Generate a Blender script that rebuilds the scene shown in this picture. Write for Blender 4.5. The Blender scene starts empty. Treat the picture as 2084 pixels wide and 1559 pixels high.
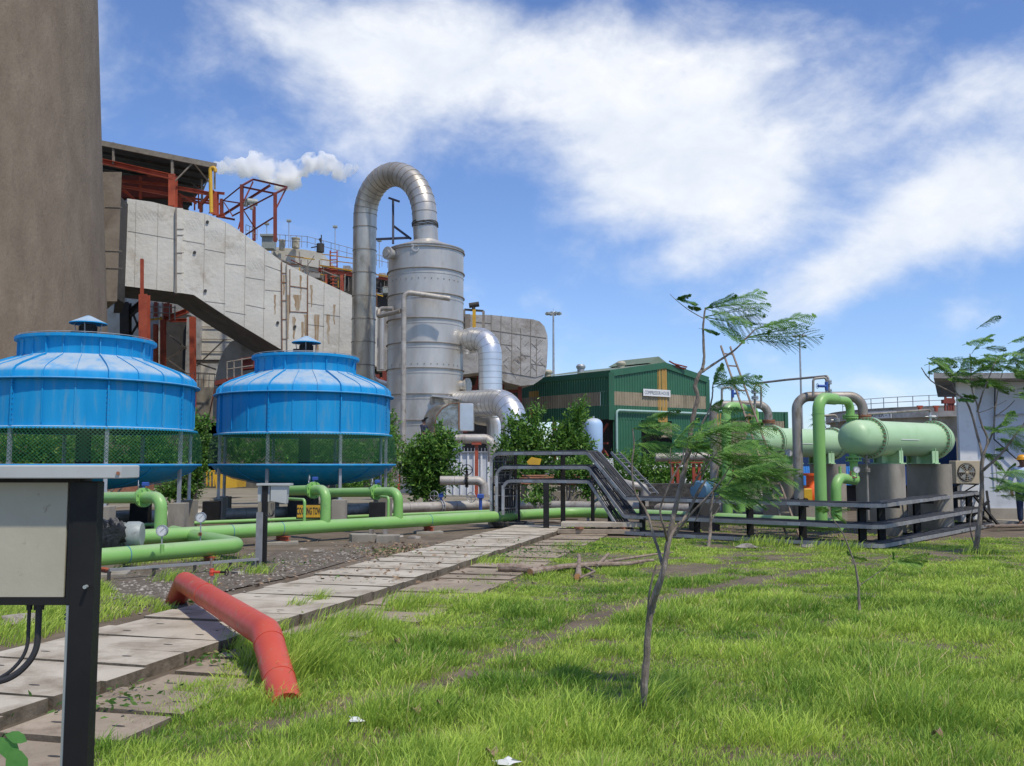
import bpy, math, random
import numpy as np
from mathutils import Vector as V, Matrix, noise
R=math.radians; random.seed(7); rng=np.random.default_rng(11)
scene=bpy.context.scene; COL=scene.collection
# ------------------------------------------------------------------ camera
F=1900.0; PITCH=math.atan(165.0/F); CAMZ=1.55
cd=bpy.data.cameras.new('camera'); cam=bpy.data.objects.new('camera',cd); COL.objects.link(cam)
cam.location=(0,0,CAMZ); cam.rotation_euler=(math.pi/2+PITCH,0,0)
cd.sensor_width=36; cd.lens=36*F/2084; cd.clip_start=0.05; cd.clip_end=3000
scene.camera=cam
SUN_EL=R(60); SUN_AZ=R(140)      # azimuth clockwise from +Y: behind the viewer, to the right
sun_dir=V((math.sin(SUN_AZ)*math.cos(SUN_EL), math.cos(SUN_AZ)*math.cos(SUN_EL), math.sin(SUN_EL)))
sd=bpy.data.lights.new('sun','SUN'); sd.energy=2.5; sd.angle=R(1.6); sd.color=(1,.93,.80)
so=bpy.data.objects.new('sun',sd); COL.objects.link(so); so.rotation_euler=sun_dir.to_track_quat('Z','Y').to_euler()
scene.view_settings.view_transform='Standard'; scene.view_settings.look='None'
scene.view_settings.exposure=0.50; scene.view_settings.gamma=1
def ray(px,py):
    u=(779.5-py)/F; r=(px-1042)/F
    return V((r, math.cos(PITCH)-u*math.sin(PITCH), math.sin(PITCH)+u*math.cos(PITCH)))
def P(px,py,d):                      # the point seen at (px,py) of the photograph, d metres ahead
    v=ray(px,py); return V((0,0,CAMZ))+v*(d/v.y)
def G(px,py,z=0.0):                  # the point of the level z seen at (px,py)
    v=ray(px,py); return V((0,0,CAMZ))+v*((z-CAMZ)/v.z)
def PL(px,py,p0,dr):                 # point on the vertical plane through p0 along dr
    n=V((-dr[1],dr[0],0)); v=ray(px,py); c=V((0,0,CAMZ))
    return c+v*((V(p0)-c).dot(n)/v.dot(n))
# ------------------------------------------------------------------ sky
w=bpy.data.worlds.new('World'); scene.world=w; w.use_nodes=True
nt=w.node_tree; nt.nodes.clear(); N=nt.nodes.new; L=nt.links.new
def mathn(op,a,b=None,c=None,clamp=False):
    n=N('ShaderNodeMath'); n.operation=op; n.use_clamp=clamp
    for i,x in enumerate((a,b,c)):
        if x is None: continue
        if isinstance(x,(int,float)): n.inputs[i].default_value=x
        else: L(x,n.inputs[i])
    return n.outputs[0]
sky=N('ShaderNodeTexSky'); sky.sky_type='NISHITA'; sky.sun_disc=False; sky.sun_elevation=SUN_EL; sky.sun_rotation=SUN_AZ
sky.air_density=1.0; sky.dust_density=0.25; sky.ozone_density=2.5
tc=N('ShaderNodeTexCoord')
def blob(px,py,a,b,ang,amp):
    c=ray(px,py).normalized(); m=N('ShaderNodeMapping'); m.vector_type='TEXTURE'
    m.inputs['Location'].default_value=c; m.inputs['Rotation'].default_value=(0,R(ang),0)
    m.inputs['Scale'].default_value=(a/F,max(a,b)/F,b/F); L(tc.outputs['Generated'],m.inputs['Vector'])
    ln=N('ShaderNodeVectorMath'); ln.operation='LENGTH'; L(m.outputs[0],ln.inputs[0])
    mr=N('ShaderNodeMapRange'); mr.interpolation_type='SMOOTHSTEP'; L(ln.outputs['Value'],mr.inputs['Value'])
    mr.inputs['From Min'].default_value=1.25; mr.inputs['From Max'].default_value=0.0
    mr.inputs['To Min'].default_value=0; mr.inputs['To Max'].default_value=amp
    return mr.outputs[0]
acc=None
for bl in [(930,80,420,170,5,.42),(1120,180,420,150,14,.5),(1400,340,330,130,8,.6),(1300,400,260,90,5,.3),(760,190,330,140,20,.32),(1560,250,230,150,-10,.38),(1150,330,260,110,10,.28),
           (2080,330,260,180,-30,.62),(1850,470,280,90,-38,.52),(1640,590,170,70,-22,.42),(1400,520,150,60,-15,.40),(1990,640,130,50,-8,.40),
           (2020,140,320,130,0,.34),(1700,30,440,100,0,.32),(480,250,330,120,10,.24),(330,120,260,90,0,.06),(600,300,300,110,0,.24),(1380,120,260,120,0,.30),(1900,200,260,90,-10,.24),(1100,450,260,60,0,.16),(1850,780,260,22,3,.16),(1900,860,240,40,0,.10),(1340,720,60,40,0,.12)]:
    o=blob(*bl); acc=o if acc is None else mathn('ADD',acc,o)
mp=N('ShaderNodeMapping'); mp.inputs['Scale'].default_value=(1.0,1.0,1.6); mp.inputs['Rotation'].default_value=(0,R(-24),0); L(tc.outputs['Generated'],mp.inputs['Vector'])
def nz(scale,detail,rough,dist,vec):
    n=N('ShaderNodeTexNoise'); n.inputs['Scale'].default_value=scale; n.inputs['Detail'].default_value=detail
    n.inputs['Roughness'].default_value=rough; n.inputs['Distortion'].default_value=dist; L(vec,n.inputs['Vector']); return n.outputs['Fac']
n1=nz(4.6,9,.55,.3,mp.outputs[0]); n2=nz(14,9,.62,.2,mp.outputs[0]); n3=nz(2.2,5,.55,.1,mp.outputs[0])
s=mathn('MULTIPLY_ADD',n1,1.9,mathn('MULTIPLY',acc,.92)); s=mathn('MULTIPLY_ADD',n2,.55,s)
mr=N('ShaderNodeMapRange'); mr.interpolation_type='SMOOTHSTEP'; L(s,mr.inputs['Value'])
mr.inputs['From Min'].default_value=1.22; mr.inputs['From Max'].default_value=2.02
veil=mathn('MULTIPLY',mr.outputs[0],.93)
# cloud brightness varies with its own thickness
cr=N('ShaderNodeValToRGB'); cr.color_ramp.elements[0].position=.32; cr.color_ramp.elements[0].color=(.46,.53,.64,1)
cr.color_ramp.elements[1].position=.66; cr.color_ramp.elements[1].color=(.76,.765,.775,1)
L(mathn('MULTIPLY_ADD',n3,.6,mathn('MULTIPLY',n2,.4)),cr.inputs[0])
bw=N('ShaderNodeVectorMath'); bw.operation='SCALE'; L(sky.outputs[0],bw.inputs[0]); bw.inputs['Scale'].default_value=.115
tint=N('ShaderNodeVectorMath'); tint.operation='MULTIPLY'; L(bw.outputs[0],tint.inputs[0]); tint.inputs[1].default_value=(.70,.79,1.0)
mx=N('ShaderNodeMix'); mx.data_type='RGBA'; L(veil,mx.inputs['Factor']); L(tint.outputs[0],mx.inputs['A']); L(cr.outputs[0],mx.inputs['B'])
inv=N('ShaderNodeVectorMath'); inv.operation='SCALE'; L(mx.outputs['Result'],inv.inputs[0]); inv.inputs['Scale'].default_value=1/.12
bg=N('ShaderNodeBackground'); L(inv.outputs[0],bg.inputs['Color']); bg.inputs['Strength'].default_value=.12
wo=N('ShaderNodeOutputWorld'); L(bg.outputs[0],wo.inputs['Surface'])
# ------------------------------------------------------------------ mesh builder
def frame(t):
    t=t.normalized(); a=V((0,0,1)) if abs(t.z)<.95 else V((1,0,0))
    x=a.cross(t).normalized(); return x,t.cross(x)
class MB:
    def __init__(s): s.v=[]; s.f=[]; s.sm=[]; s.mi=[]; s.cur=0
    def add(s,vs,fs,smooth=False):
        o=len(s.v); s.v+= [V(v) for v in vs]; s.f+=[tuple(i+o for i in f) for f in fs]; s.sm+=[smooth]*len(fs); s.mi+=[s.cur]*len(fs); return s
    def box(s,c,sz,rz=0,bev=0):
        x,y,z=[q/2 for q in sz]; m=Matrix.Rotation(rz,3,'Z'); c=V(c)
        if bev>0:
            b=bev; vs=[];
            for zz,sh in ((-z,b),(-z+b,0),(z-b,0),(z,b)):
                for sx,sy in ((-1,-1),(1,-1),(1,1),(-1,1)): vs.append(c+m@V((sx*(x-sh),sy*(y-sh),zz)))
            fs=[(3,2,1,0),(12,13,14,15)]
            for k in range(3):
                for i in range(4): fs.append((k*4+i,k*4+(i+1)%4,k*4+4+(i+1)%4,k*4+4+i))
            return s.add(vs,fs)
        vs=[c+m@V((sx*x,sy*y,sz_*z)) for sz_ in (-1,1) for sx,sy in ((-1,-1),(1,-1),(1,1),(-1,1))]
        return s.add(vs,[(3,2,1,0),(4,5,6,7),(0,1,5,4),(1,2,6,5),(2,3,7,6),(3,0,4,7)])
    def bar(s,p,q,w,h=None,up=(0,0,1)):
        h=h or w; p=V(p); q=V(q); t=(q-p).normalized(); u=V(up)
        if abs(t.dot(u))>.97: u=V((0,1,0))
        x=t.cross(u).normalized(); y=x.cross(t)
        vs=[a+x*(sx*w/2)+y*(sy*h/2) for a in (p,q) for sx,sy in ((-1,-1),(1,-1),(1,1),(-1,1))]
        return s.add(vs,[(0,1,2,3),(7,6,5,4),(4,5,1,0),(5,6,2,1),(6,7,3,2),(7,4,0,3)])
    def ibeam(s,p,q,w,h,up=(0,0,1)):
        p=V(p); q=V(q); t=(q-p).normalized(); u=V(up)
        if abs(t.dot(u))>.97: u=V((0,1,0))
        x=t.cross(u).normalized(); y=x.cross(t); th=max(w*.1,.012)
        s.bar(p+y*(h/2-th/2),q+y*(h/2-th/2),w,th,up=u); s.bar(p-y*(h/2-th/2),q-y*(h/2-th/2),w,th,up=u)
        return s.bar(p,q,th,h-2*th-.004,up=u)
    def tube(s,path,r,seg=16,cap=True,rough=0):
        path=[V(p) for p in path]; n=len(path); rs=r if isinstance(r,(list,tuple)) else [r]*n
        t0=(path[1]-path[0]); x,y=frame(t0); vs=[]; pt=t0.normalized()
        for i,p in enumerate(path):
            t=(path[min(i+1,n-1)]-path[max(i-1,0)])
            if 0<i<n-1:
                a=(path[i]-path[i-1]).normalized(); b=(path[i+1]-path[i]).normalized(); t=a+b; k=1/max(.5,math.cos(a.angle(b,0)/2))
            else: k=1
            t=t.normalized(); q=pt.rotation_difference(t); x=q@x; y=q@y; pt=t
            for j in range(seg):
                a=2*math.pi*j/seg; rr=rs[i]*(1+(random.uniform(-rough,rough) if rough else 0)); vs.append(p+x*math.cos(a)*rr+y*math.sin(a)*rr)
        fs=[(i*seg+j,i*seg+(j+1)%seg,(i+1)*seg+(j+1)%seg,(i+1)*seg+j) for i in range(n-1) for j in range(seg)]
        s.add(vs,fs,True)
        if cap:
            o=len(s.v); s.v+=[v.copy() for v in vs[:seg]]+[v.copy() for v in vs[-seg:]]
            s.f+=[tuple(o+j for j in reversed(range(seg))),tuple(o+seg+j for j in range(seg))]; s.sm+=[False,False]; s.mi+=[s.cur]*2
        return s
    def cyl(s,p,q,r,r2=None,seg=16): return s.tube([p,q],[r,r if r2 is None else r2],seg)
    def ring(s,c,axis,r_in,r_out,th,seg=24):
        c=V(c); a=V(axis).normalized(); x,y=frame(a); pr=[(r_in,-th/2),(r_out,-th/2),(r_out,th/2),(r_in,th/2)]
        vs=[c+a*h+(x*math.cos(2*math.pi*j/seg)+y*math.sin(2*math.pi*j/seg))*r for j in range(seg) for r,h in pr]
        fs=[(j*4+k,((j+1)%seg)*4+k,((j+1)%seg)*4+(k+1)%4,j*4+(k+1)%4) for j in range(seg) for k in range(4)]
        return s.add(vs,fs)
    def lathe(s,c,prof,seg=48,axis=(0,0,1),smooth=True,a0=0,a1=2*math.pi):
        c=V(c); a=V(axis).normalized(); x,y=frame(a)
        if abs(a.z)>.95: x,y=V((1,0,0)),V((0,1,0))
        full=abs(a1-a0-2*math.pi)<1e-6; m=seg if full else seg+1; n=len(prof)
        vs=[c+a*h+(x*math.cos(a0+(a1-a0)*j/seg)+y*math.sin(a0+(a1-a0)*j/seg))*r for j in range(m) for r,h in prof]
        fs=[(j*n+k,((j+1)%m)*n+k,((j+1)%m)*n+k+1,j*n+k+1) for j in range(seg) for k in range(n-1)]
        return s.add(vs,fs,smooth)
    def prism(s,poly,vec):
        poly=[V(p) for p in poly]; n=len(poly); vec=V(vec)
        nr=V((0,0,0))
        for i in range(n): nr+=poly[i].cross(poly[(i+1)%n])
        if nr.dot(vec)>0: poly=poly[::-1]
        return s.add(poly+[p+vec for p in poly],[tuple(range(n)),tuple(range(2*n-1,n-1,-1))]+[(i,i+n,(i+1)%n+n,(i+1)%n) for i in range(n)])
    def sphere(s,c,r,seg=12,sq=(1,1,1),jit=0):
        c=V(c); vs=[];n=seg//2
        for i in range(n+1):
            for j in range(seg):
                t=math.pi*i/n; a=2*math.pi*j/seg; k=1+(noise.noise(V((math.sin(t)*math.cos(a)*2,math.sin(t)*math.sin(a)*2,math.cos(t)*2))+c*3)*jit if jit else 0)
                vs.append(c+V((r*sq[0]*math.sin(t)*math.cos(a)*k,r*sq[1]*math.sin(t)*math.sin(a)*k,r*sq[2]*math.cos(t)*k)))
        return s.add(vs,[(i*seg+j,(i+1)*seg+j,(i+1)*seg+(j+1)%seg,i*seg+(j+1)%seg) for i in range(n) for j in range(seg)],jit==0)
def fillet(path,rad,n=7):
    path=[V(p) for p in path]; out=[path[0]]
    for i in range(1,len(path)-1):
        p=path[i]; a=path[i-1]-p; b=path[i+1]-p; r=rad[i-1] if isinstance(rad,(list,tuple)) else rad
        la,lb=a.length,b.length; a=a.normalized(); b=b.normalized(); ang=a.angle(b)
        if ang>math.pi-.02: out.append(p); continue
        k=min(r/math.tan(ang/2),la*.49 if i>1 else la*.98,lb*.49 if i<len(path)-2 else lb*.98); p0=p+a*k; p1=p+b*k
        rr=k*math.tan(ang/2); c=p+(a+b).normalized()*(rr/math.sin(ang/2)); u=(p0-c); v=(p1-c); tot=u.angle(v)
        for j in range(n+1):
            q=j/n; out.append(c+(u*math.sin((1-q)*tot)+v*math.sin(q*tot))/math.sin(tot))
    out.append(path[-1]); return out
ORG={}
def T(name,label,cat,loc=(0,0,0),group=None):
    o=bpy.data.objects.new(name,None); COL.objects.link(o); o.location=loc; o.empty_display_size=.1; o['label']=label; o['category']=cat
    if group: o['group']=group
    ORG[o.name]=V(loc); return o
def part(name,mb,mat,parent=None,label=None):
    org=ORG[parent.name] if parent else V((0,0,0))
    me=bpy.data.meshes.new(name); me.from_pydata([v-org for v in mb.v],[],mb.f)
    me.polygons.foreach_set('use_smooth',mb.sm)
    for m in (mat if isinstance(mat,(list,tuple)) else [mat]): me.materials.append(m)
    if any(mb.mi): me.polygons.foreach_set('material_index',mb.mi)
    me.update(); me.set_sharp_from_angle(angle=R(38)); o=bpy.data.objects.new(name,me); COL.objects.link(o)
    if parent: o.parent=parent
    ORG[o.name]=org
    if label: o['label']=label
    return o
def thing(name,mb,mat,label,cat,group=None):     # a thing of one mesh, origin at its base
    vs=np.array([tuple(v) for v in mb.v]); c=(vs.min(0)+vs.max(0))/2; b=V((c[0],c[1],vs[:,2].min()))
    me=bpy.data.meshes.new(name); me.from_pydata([v-b for v in mb.v],[],mb.f); me.polygons.foreach_set('use_smooth',mb.sm)
    me.materials.append(mat); me.set_sharp_from_angle(angle=R(38)); o=bpy.data.objects.new(name,me); COL.objects.link(o); o.location=b; ORG[o.name]=b
    o['label']=label; o['category']=cat
    if group: o['group']=group
    return o
def struct(name,mb,mat):
    o=part(name,mb,mat); o['kind']='structure'; return o
def dup(root,loc,label=None):
    r=root.copy(); COL.objects.link(r); r.location=loc; ORG[r.name]=V(loc)
    if label: r['label']=label
    for ch in list(root.children):
        c=ch.copy(); COL.objects.link(c); c.parent=r
        for g in list(ch.children):
            d=g.copy(); COL.objects.link(d); d.parent=c
    return r
# ------------------------------------------------------------------ materials
def mk(name,c1,c2=None,scale=2.0,rough=.6,metal=0.0,bump=0.0,bscale=25,stretch=(1,1,1),dirt=None,lo=.35,hi=.65,spec=.5,tone=None,trans=0,dust=None,rvar=0,attr=False,coat=0,detail=6):
    m=bpy.data.materials.new(name); m.use_nodes=True; nt=m.node_tree; b=nt.nodes['Principled BSDF']; N=nt.nodes.new; L=nt.links.new
    geo=N('ShaderNodeNewGeometry'); mp=N('ShaderNodeMapping'); L(geo.outputs['Position'],mp.inputs['Vector']); mp.inputs['Scale'].default_value=stretch
    def nz(sc,dt=detail,rg=.6,ds=0):
        n=N('ShaderNodeTexNoise'); n.inputs['Scale'].default_value=sc; n.inputs['Detail'].default_value=dt; n.inputs['Roughness'].default_value=rg
        n.inputs['Distortion'].default_value=ds; L(mp.outputs[0],n.inputs['Vector']); return n.outputs['Fac']
    def mix(f,a,bb):
        x=N('ShaderNodeMix'); x.data_type='RGBA'
        for k,q in (('Factor',f),('A',a),('B',bb)):
            if isinstance(q,(int,float)): x.inputs[k].default_value=q
            elif isinstance(q,tuple): x.inputs[k].default_value=(*q,1)
            else: L(q,x.inputs[k])
        return x.outputs['Result']
    def ramp(f,lo,hi):
        x=N('ShaderNodeMapRange'); x.inputs['From Min'].default_value=lo; x.inputs['From Max'].default_value=hi; L(f,x.inputs['Value']); return x.outputs[0]
    if c2 is None: c2=tuple(q*.8 for q in c1)
    if attr:
        at=N('ShaderNodeAttribute'); at.attribute_name='tone'; col=mix(at.outputs['Fac'],c1,c2)
        if tone: col=mix(ramp(at.outputs['Fac'],.86,.95),col,tone)
    else: col=mix(ramp(nz(scale),lo,hi),c1,c2)
    if dirt: # (colour, scale, lo, hi)
        col=mix(ramp(nz(dirt[1],8,.65,.3),dirt[2],dirt[3]),col,dirt[0])
    if dust: # settled dust on upward faces: (colour, amount)
        sp=N('ShaderNodeSeparateXYZ'); L(geo.outputs['Normal'],sp.inputs[0]); q=ramp(sp.outputs['Z'],.35,.85)
        mm=N('ShaderNodeMath'); mm.operation='MULTIPLY'; L(q,mm.inputs[0]); L(ramp(nz(1.6,6),.15,.75),mm.inputs[1])
        m2=N('ShaderNodeMath'); m2.operation='MULTIPLY'; L(mm.outputs[0],m2.inputs[0]); m2.inputs[1].default_value=dust[1]*1.6; m2.use_clamp=True
        col=mix(m2.outputs[0],col,dust[0])
    L(col,b.inputs['Base Color']); b.inputs['Roughness'].default_value=rough; b.inputs['Metallic'].default_value=metal
    b.inputs['Specular IOR Level'].default_value=spec; b.inputs['Coat Weight'].default_value=coat
    if rvar:
        x=N('ShaderNodeMapRange'); x.inputs['To Min'].default_value=rough-rvar; x.inputs['To Max'].default_value=rough+rvar; x.inputs['From Min'].default_value=.3; x.inputs['From Max'].default_value=.7
        L(nz(scale*3),x.inputs['Value']); L(x.outputs[0],b.inputs['Roughness'])
    if bump:
        bp=N('ShaderNodeBump'); bp.inputs['Strength'].default_value=1; bp.inputs['Distance'].default_value=bump; L(nz(bscale,8,.65),bp.inputs['Height']); L(bp.outputs[0],b.inputs['Normal'])
    if trans:
        tr=N('ShaderNodeBsdfTranslucent'); L(col,tr.inputs['Color']); ms=N('ShaderNodeMixShader'); ms.inputs[0].default_value=trans
        L(b.outputs[0],ms.inputs[1]); L(tr.outputs[0],ms.inputs[2]); L(ms.outputs[0],nt.nodes['Material Output'].inputs['Surface'])
    return m
M={}
M['ground']=mk('soil',(.11,.082,.052),(.19,.145,.10),1.3,.95,bump=.02,bscale=14,dirt=((.09,.075,.05),3,.5,.7))
M['far']=mk('far_ground',(.24,.21,.16),(.13,.16,.07),.25,.95)
M['gravel']=mk('gravel',(.12,.095,.065),(.23,.19,.14),45,.9,bump=.03,bscale=40)
M['slab']=mk('slab_concrete',(.41,.355,.27),(.55,.49,.39),1.1,.9,bump=.006,bscale=60,dirt=((.21,.165,.11),2.3,.46,.74),lo=.3,hi=.7)
M['slab2']=mk('weathered_slab',(.27,.215,.15),(.40,.32,.23),1.5,.9,bump=.006,bscale=60,dirt=((.15,.11,.075),3,.5,.75))
M['concrete']=mk('pier_concrete',(.22,.195,.15),(.34,.305,.25),1.7,.88,bump=.006,bscale=30,stretch=(1,1,.5),dirt=((.10,.09,.075),1.5,.55,.8))
M['chimney']=mk('chimney_concrete',(.155,.118,.083),(.24,.19,.138),.8,.92,bump=.04,bscale=7,stretch=(1.5,1.5,.6),dirt=((.125,.097,.07),1.6,.5,.8),lo=.3,hi=.7)
M['green']=mk('green_paint',(.20,.43,.095),(.235,.46,.13),1.2,.42,bump=.0012,bscale=30,dirt=((.12,.24,.07),2.5,.58,.8),dust=((.36,.45,.26),.55),rvar=.08)
M['pale']=mk('pale_green_paint',(.36,.55,.30),(.41,.60,.35),2,.46,bump=.0008,bscale=40,dust=((.55,.66,.46),.4),dirt=((.24,.40,.18),3,.62,.85))
M['blue']=mk('tower_blue',(.004,.26,.56),(.015,.30,.61),1.8,.62,bump=.005,bscale=3.5,spec=.22,stretch=(2.2,2.2,.30),dust=((.36,.45,.52),1.0),dirt=((.10,.30,.46),2.6,.52,.74),rvar=.07)
M['red']=mk('red_paint',(.52,.045,.02),(.58,.07,.035),2,.48,bump=.0015,bscale=30,dust=((.50,.14,.085),.3),dirt=((.36,.20,.14),6,.58,.70),rvar=.1)
M['orange']=mk('oxide_orange',(.40,.085,.04),(.30,.05,.025),1.2,.6,dirt=((.13,.04,.025),2,.55,.75))
M['oxide']=mk('red_oxide',(.24,.045,.028),(.14,.03,.022),.8,.7)
M['brightorange']=mk('pump_orange',(.80,.10,.015),(.75,.13,.02),3,.4)
M['yellow']=mk('yellow_paint',(.70,.42,.02),(.55,.31,.03),2,.5,dirt=((.25,.15,.05),5,.6,.75))
M['black']=mk('black_paint',(.010,.010,.010),(.018,.017,.016),4,.55,spec=.3,dirt=((.07,.06,.05),9,.67,.75),rvar=.12)
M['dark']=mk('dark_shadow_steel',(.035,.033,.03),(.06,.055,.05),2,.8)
M['galv']=mk('galvanised',(.34,.35,.36),(.46,.47,.48),3,.5,.55,dirt=((.22,.20,.18),5,.58,.8),rvar=.1)
M['tray']=mk('tray_steel',(.23,.23,.225),(.34,.335,.33),4,.55,.25,dirt=((.12,.11,.10),8,.58,.78))
M['cable']=mk('cable_black',(.02,.02,.022),(.045,.045,.047),3,.6)
M['insul']=mk('insulated_pipe',(.36,.325,.28),(.48,.45,.40),2.2,.55,.25,bump=.004,bscale=18,dirt=((.20,.155,.115),3,.52,.75))
M['rustpipe']=mk('weathered_pipe',(.27,.235,.195),(.38,.35,.31),3,.55,.35,bump=.003,bscale=30,dirt=((.16,.12,.085),5,.5,.68),stretch=(1,1,.4))
M['ss']=mk('brushed_steel',(.44,.42,.385),(.55,.53,.49),1.0,.46,.5,bump=.006,bscale=1.8,dirt=((.27,.24,.20),.9,.55,.8),stretch=(1,1,.35),rvar=.08)
M['ssd']=mk('gooseneck_steel',(.44,.405,.35),(.57,.54,.48),1.0,.40,.6,bump=.008,bscale=2.5,dirt=((.27,.225,.17),1.2,.5,.75),stretch=(1,1,.5),rvar=.08)
M['silver']=mk('bright_cladding',(.66,.65,.63),(.78,.77,.74),1.2,.36,.8,bump=.008,bscale=1.5,dirt=((.45,.41,.36),1.5,.62,.85),rvar=.06)
M['clad']=mk('aluminium_sheets',(.52,.485,.415),(.64,.61,.535),.3,.55,.2,bump=.035,bscale=2.6,dirt=((.36,.29,.21),.55,.56,.76),rvar=.08)
M['clad2']=mk('old_cladding',(.33,.31,.28),(.46,.44,.41),.6,.6,.35,bump=.05,bscale=2.0,dirt=((.22,.18,.14),.9,.5,.72))
M['seam']=mk('seam',(.21,.18,.15),(.30,.265,.22),3,.7,.2)
M['rustseam']=mk('rusty_seam',(.17,.08,.04),(.25,.13,.07),3,.8)
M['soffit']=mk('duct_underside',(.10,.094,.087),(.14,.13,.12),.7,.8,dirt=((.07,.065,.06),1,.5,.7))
M['greensheet']=mk('green_sheet',(.033,.135,.07),(.026,.108,.055),.5,.5,dirt=((.05,.13,.07),1.2,.55,.8))
M['yellowsheet']=mk('yellow_sheet',(.46,.27,.06),(.38,.22,.05),1,.5)
M['brownsheet']=mk('weathered_sheet',(.34,.28,.185),(.24,.20,.13),1.2,.7,stretch=(1,1,.3),dirt=((.12,.10,.065),2,.5,.8))
M['white']=mk('white_paint',(.74,.74,.73),(.66,.66,.65),2,.6,dirt=((.5,.48,.44),3,.6,.8))
M['wall']=mk('whitewash',(.50,.53,.57),(.58,.61,.65),.9,.8,bump=.003,bscale=20,dirt=((.38,.40,.42),1.5,.55,.8))
M['cream']=mk('panel_cream',(.40,.365,.26),(.48,.44,.33),2.2,.6,dirt=((.22,.14,.07),11,.62,.70),bump=.001)
M['greybox']=mk('grey_box',(.50,.51,.48),(.44,.45,.42),3,.55,dirt=((.35,.30,.22),4,.62,.8))
M['deepblue']=mk('deep_blue',(.012,.04,.12),(.018,.05,.14),1,.5)
M['lightblue']=mk('light_blue_sheet',(.07,.32,.75),(.05,.26,.66),2,.55,dirt=((.2,.35,.6),4,.5,.9))
M['tankblue']=mk('tank_pale_blue',(.36,.52,.72),(.40,.56,.75),1,.5,dust=((.55,.55,.5),.8))
M['valveblue']=mk('valve_blue',(.03,.08,.32),(.04,.10,.38),5,.45)
M['motorblue']=mk('motor_blue',(.07,.16,.24),(.09,.19,.28),5,.45)
M['motorgrey']=mk('motor_grey',(.26,.29,.27),(.32,.35,.33),5,.5,dirt=((.15,.14,.12),6,.55,.75))
M['plastic']=mk('black_plastic_sheet',(.012,.012,.013),(.03,.03,.03),8,.3,bump=.02,bscale=18)
M['bark']=mk('bark',(.15,.115,.088),(.32,.27,.22),14,.9,bump=.02,bscale=45,stretch=(1,1,.35),dirt=((.38,.36,.32),16,.58,.70))
M['barkred']=mk('dead_wood',(.18,.12,.085),(.33,.26,.20),12,.9,bump=.008,bscale=40)
M['cut']=mk('cut_wood',(.55,.27,.10),(.45,.22,.09),20,.8)
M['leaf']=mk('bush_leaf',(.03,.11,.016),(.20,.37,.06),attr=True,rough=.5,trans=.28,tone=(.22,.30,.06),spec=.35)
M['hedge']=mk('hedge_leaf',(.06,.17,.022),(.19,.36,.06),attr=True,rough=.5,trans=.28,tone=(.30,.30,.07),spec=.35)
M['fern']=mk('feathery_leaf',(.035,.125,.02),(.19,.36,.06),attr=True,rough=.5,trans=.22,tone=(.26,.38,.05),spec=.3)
M['grass']=mk('grass_blade',(.095,.245,.025),(.64,.79,.135),attr=True,rough=.55,trans=.35,tone=(.72,.60,.28),spec=.25)
M['weed']=mk('weed_leaf',(.05,.14,.02),(.14,.27,.04),attr=True,rough=.6,trans=.3,tone=(.35,.3,.12))
M['slabedge']=mk('slab_edge',(.115,.09,.058),(.21,.17,.12),6,.95,bump=.008,bscale=30,dirt=((.06,.05,.03),5,.5,.7))
M['rock']=mk('rock',(.22,.19,.155),(.40,.36,.31),8,.9,bump=.01,bscale=25)
M['litter']=mk('dry_leaf',(.20,.12,.065),(.36,.26,.17),14,.85)
M['rustiron']=mk('rusty_iron',(.20,.085,.045),(.30,.13,.07),5,.8)
M['skin']=mk('skin',(.16,.075,.045),(.18,.085,.05),5,.5)
M['shirt']=mk('pale_shirt',(.50,.58,.72),(.44,.52,.66),6,.8,bump=.004,bscale=12)
M['denim']=mk('navy_denim',(.02,.035,.075),(.03,.045,.09),8,.85,bump=.004,bscale=14)
M['navy']=mk('navy_workwear',(.016,.022,.045),(.022,.03,.055),8,.85,bump=.004,bscale=14)
M['helmet']=mk('helmet_yellow',(.80,.36,.01),(.75,.33,.01),5,.35)
M['text']=mk('black_lettering',(.02,.02,.022),(.03,.03,.03),5,.6)
M['bluetext']=mk('grey_blue_lettering',(.05,.09,.13),(.05,.09,.13),5,.6)
M['glassface']=mk('gauge_face',(.72,.72,.70),(.70,.70,.68),5,.25)
M['rope']=mk('blue_strap',(.06,.22,.33),(.05,.2,.3),5,.7)
M['acbeige']=mk('ac_beige',(.50,.41,.27),(.46,.38,.25),4,.6,dirt=((.33,.26,.17),6,.6,.8))
M['bamboo']=mk('ladder_wood',(.20,.14,.10),(.30,.23,.18),6,.8)
def net_mat(name,color,cell,wire):         # woven netting: square open cells cut by the texture
    m=bpy.data.materials.new(name); m.use_nodes=True; nt=m.node_tree; b=nt.nodes['Principled BSDF']; N=nt.nodes.new; L=nt.links.new
    b.inputs['Base Color'].default_value=(*color,1); b.inputs['Roughness'].default_value=.6
    tc=N('ShaderNodeUVMap'); sp=N('ShaderNodeSeparateXYZ'); L(tc.outputs[0],sp.inputs[0]); outs=[]
    def mm(op,a,b_):
        n=N('ShaderNodeMath'); n.operation=op
        for i,x in enumerate((a,b_)):
            if x is None: continue
            if isinstance(x,(int,float)): n.inputs[i].default_value=x
            else: L(x,n.inputs[i])
        return n.outputs[0]
    for op in ('ADD','SUBTRACT'):
        q=mm(op,sp.outputs['X'],sp.outputs['Y']); q=mm('FRACT',mm('DIVIDE',q,cell),None); outs.append(mm('LESS_THAN',q,wire))
    mask=mm('MAXIMUM',outs[0],outs[1]); tr=N('ShaderNodeBsdfTransparent'); ms=N('ShaderNodeMixShader')
    L(mask,ms.inputs[0]); L(tr.outputs[0],ms.inputs[1]); L(b.outputs[0],ms.inputs[2]); L(ms.outputs[0],nt.nodes['Material Output'].inputs['Surface'])
    return m
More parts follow.
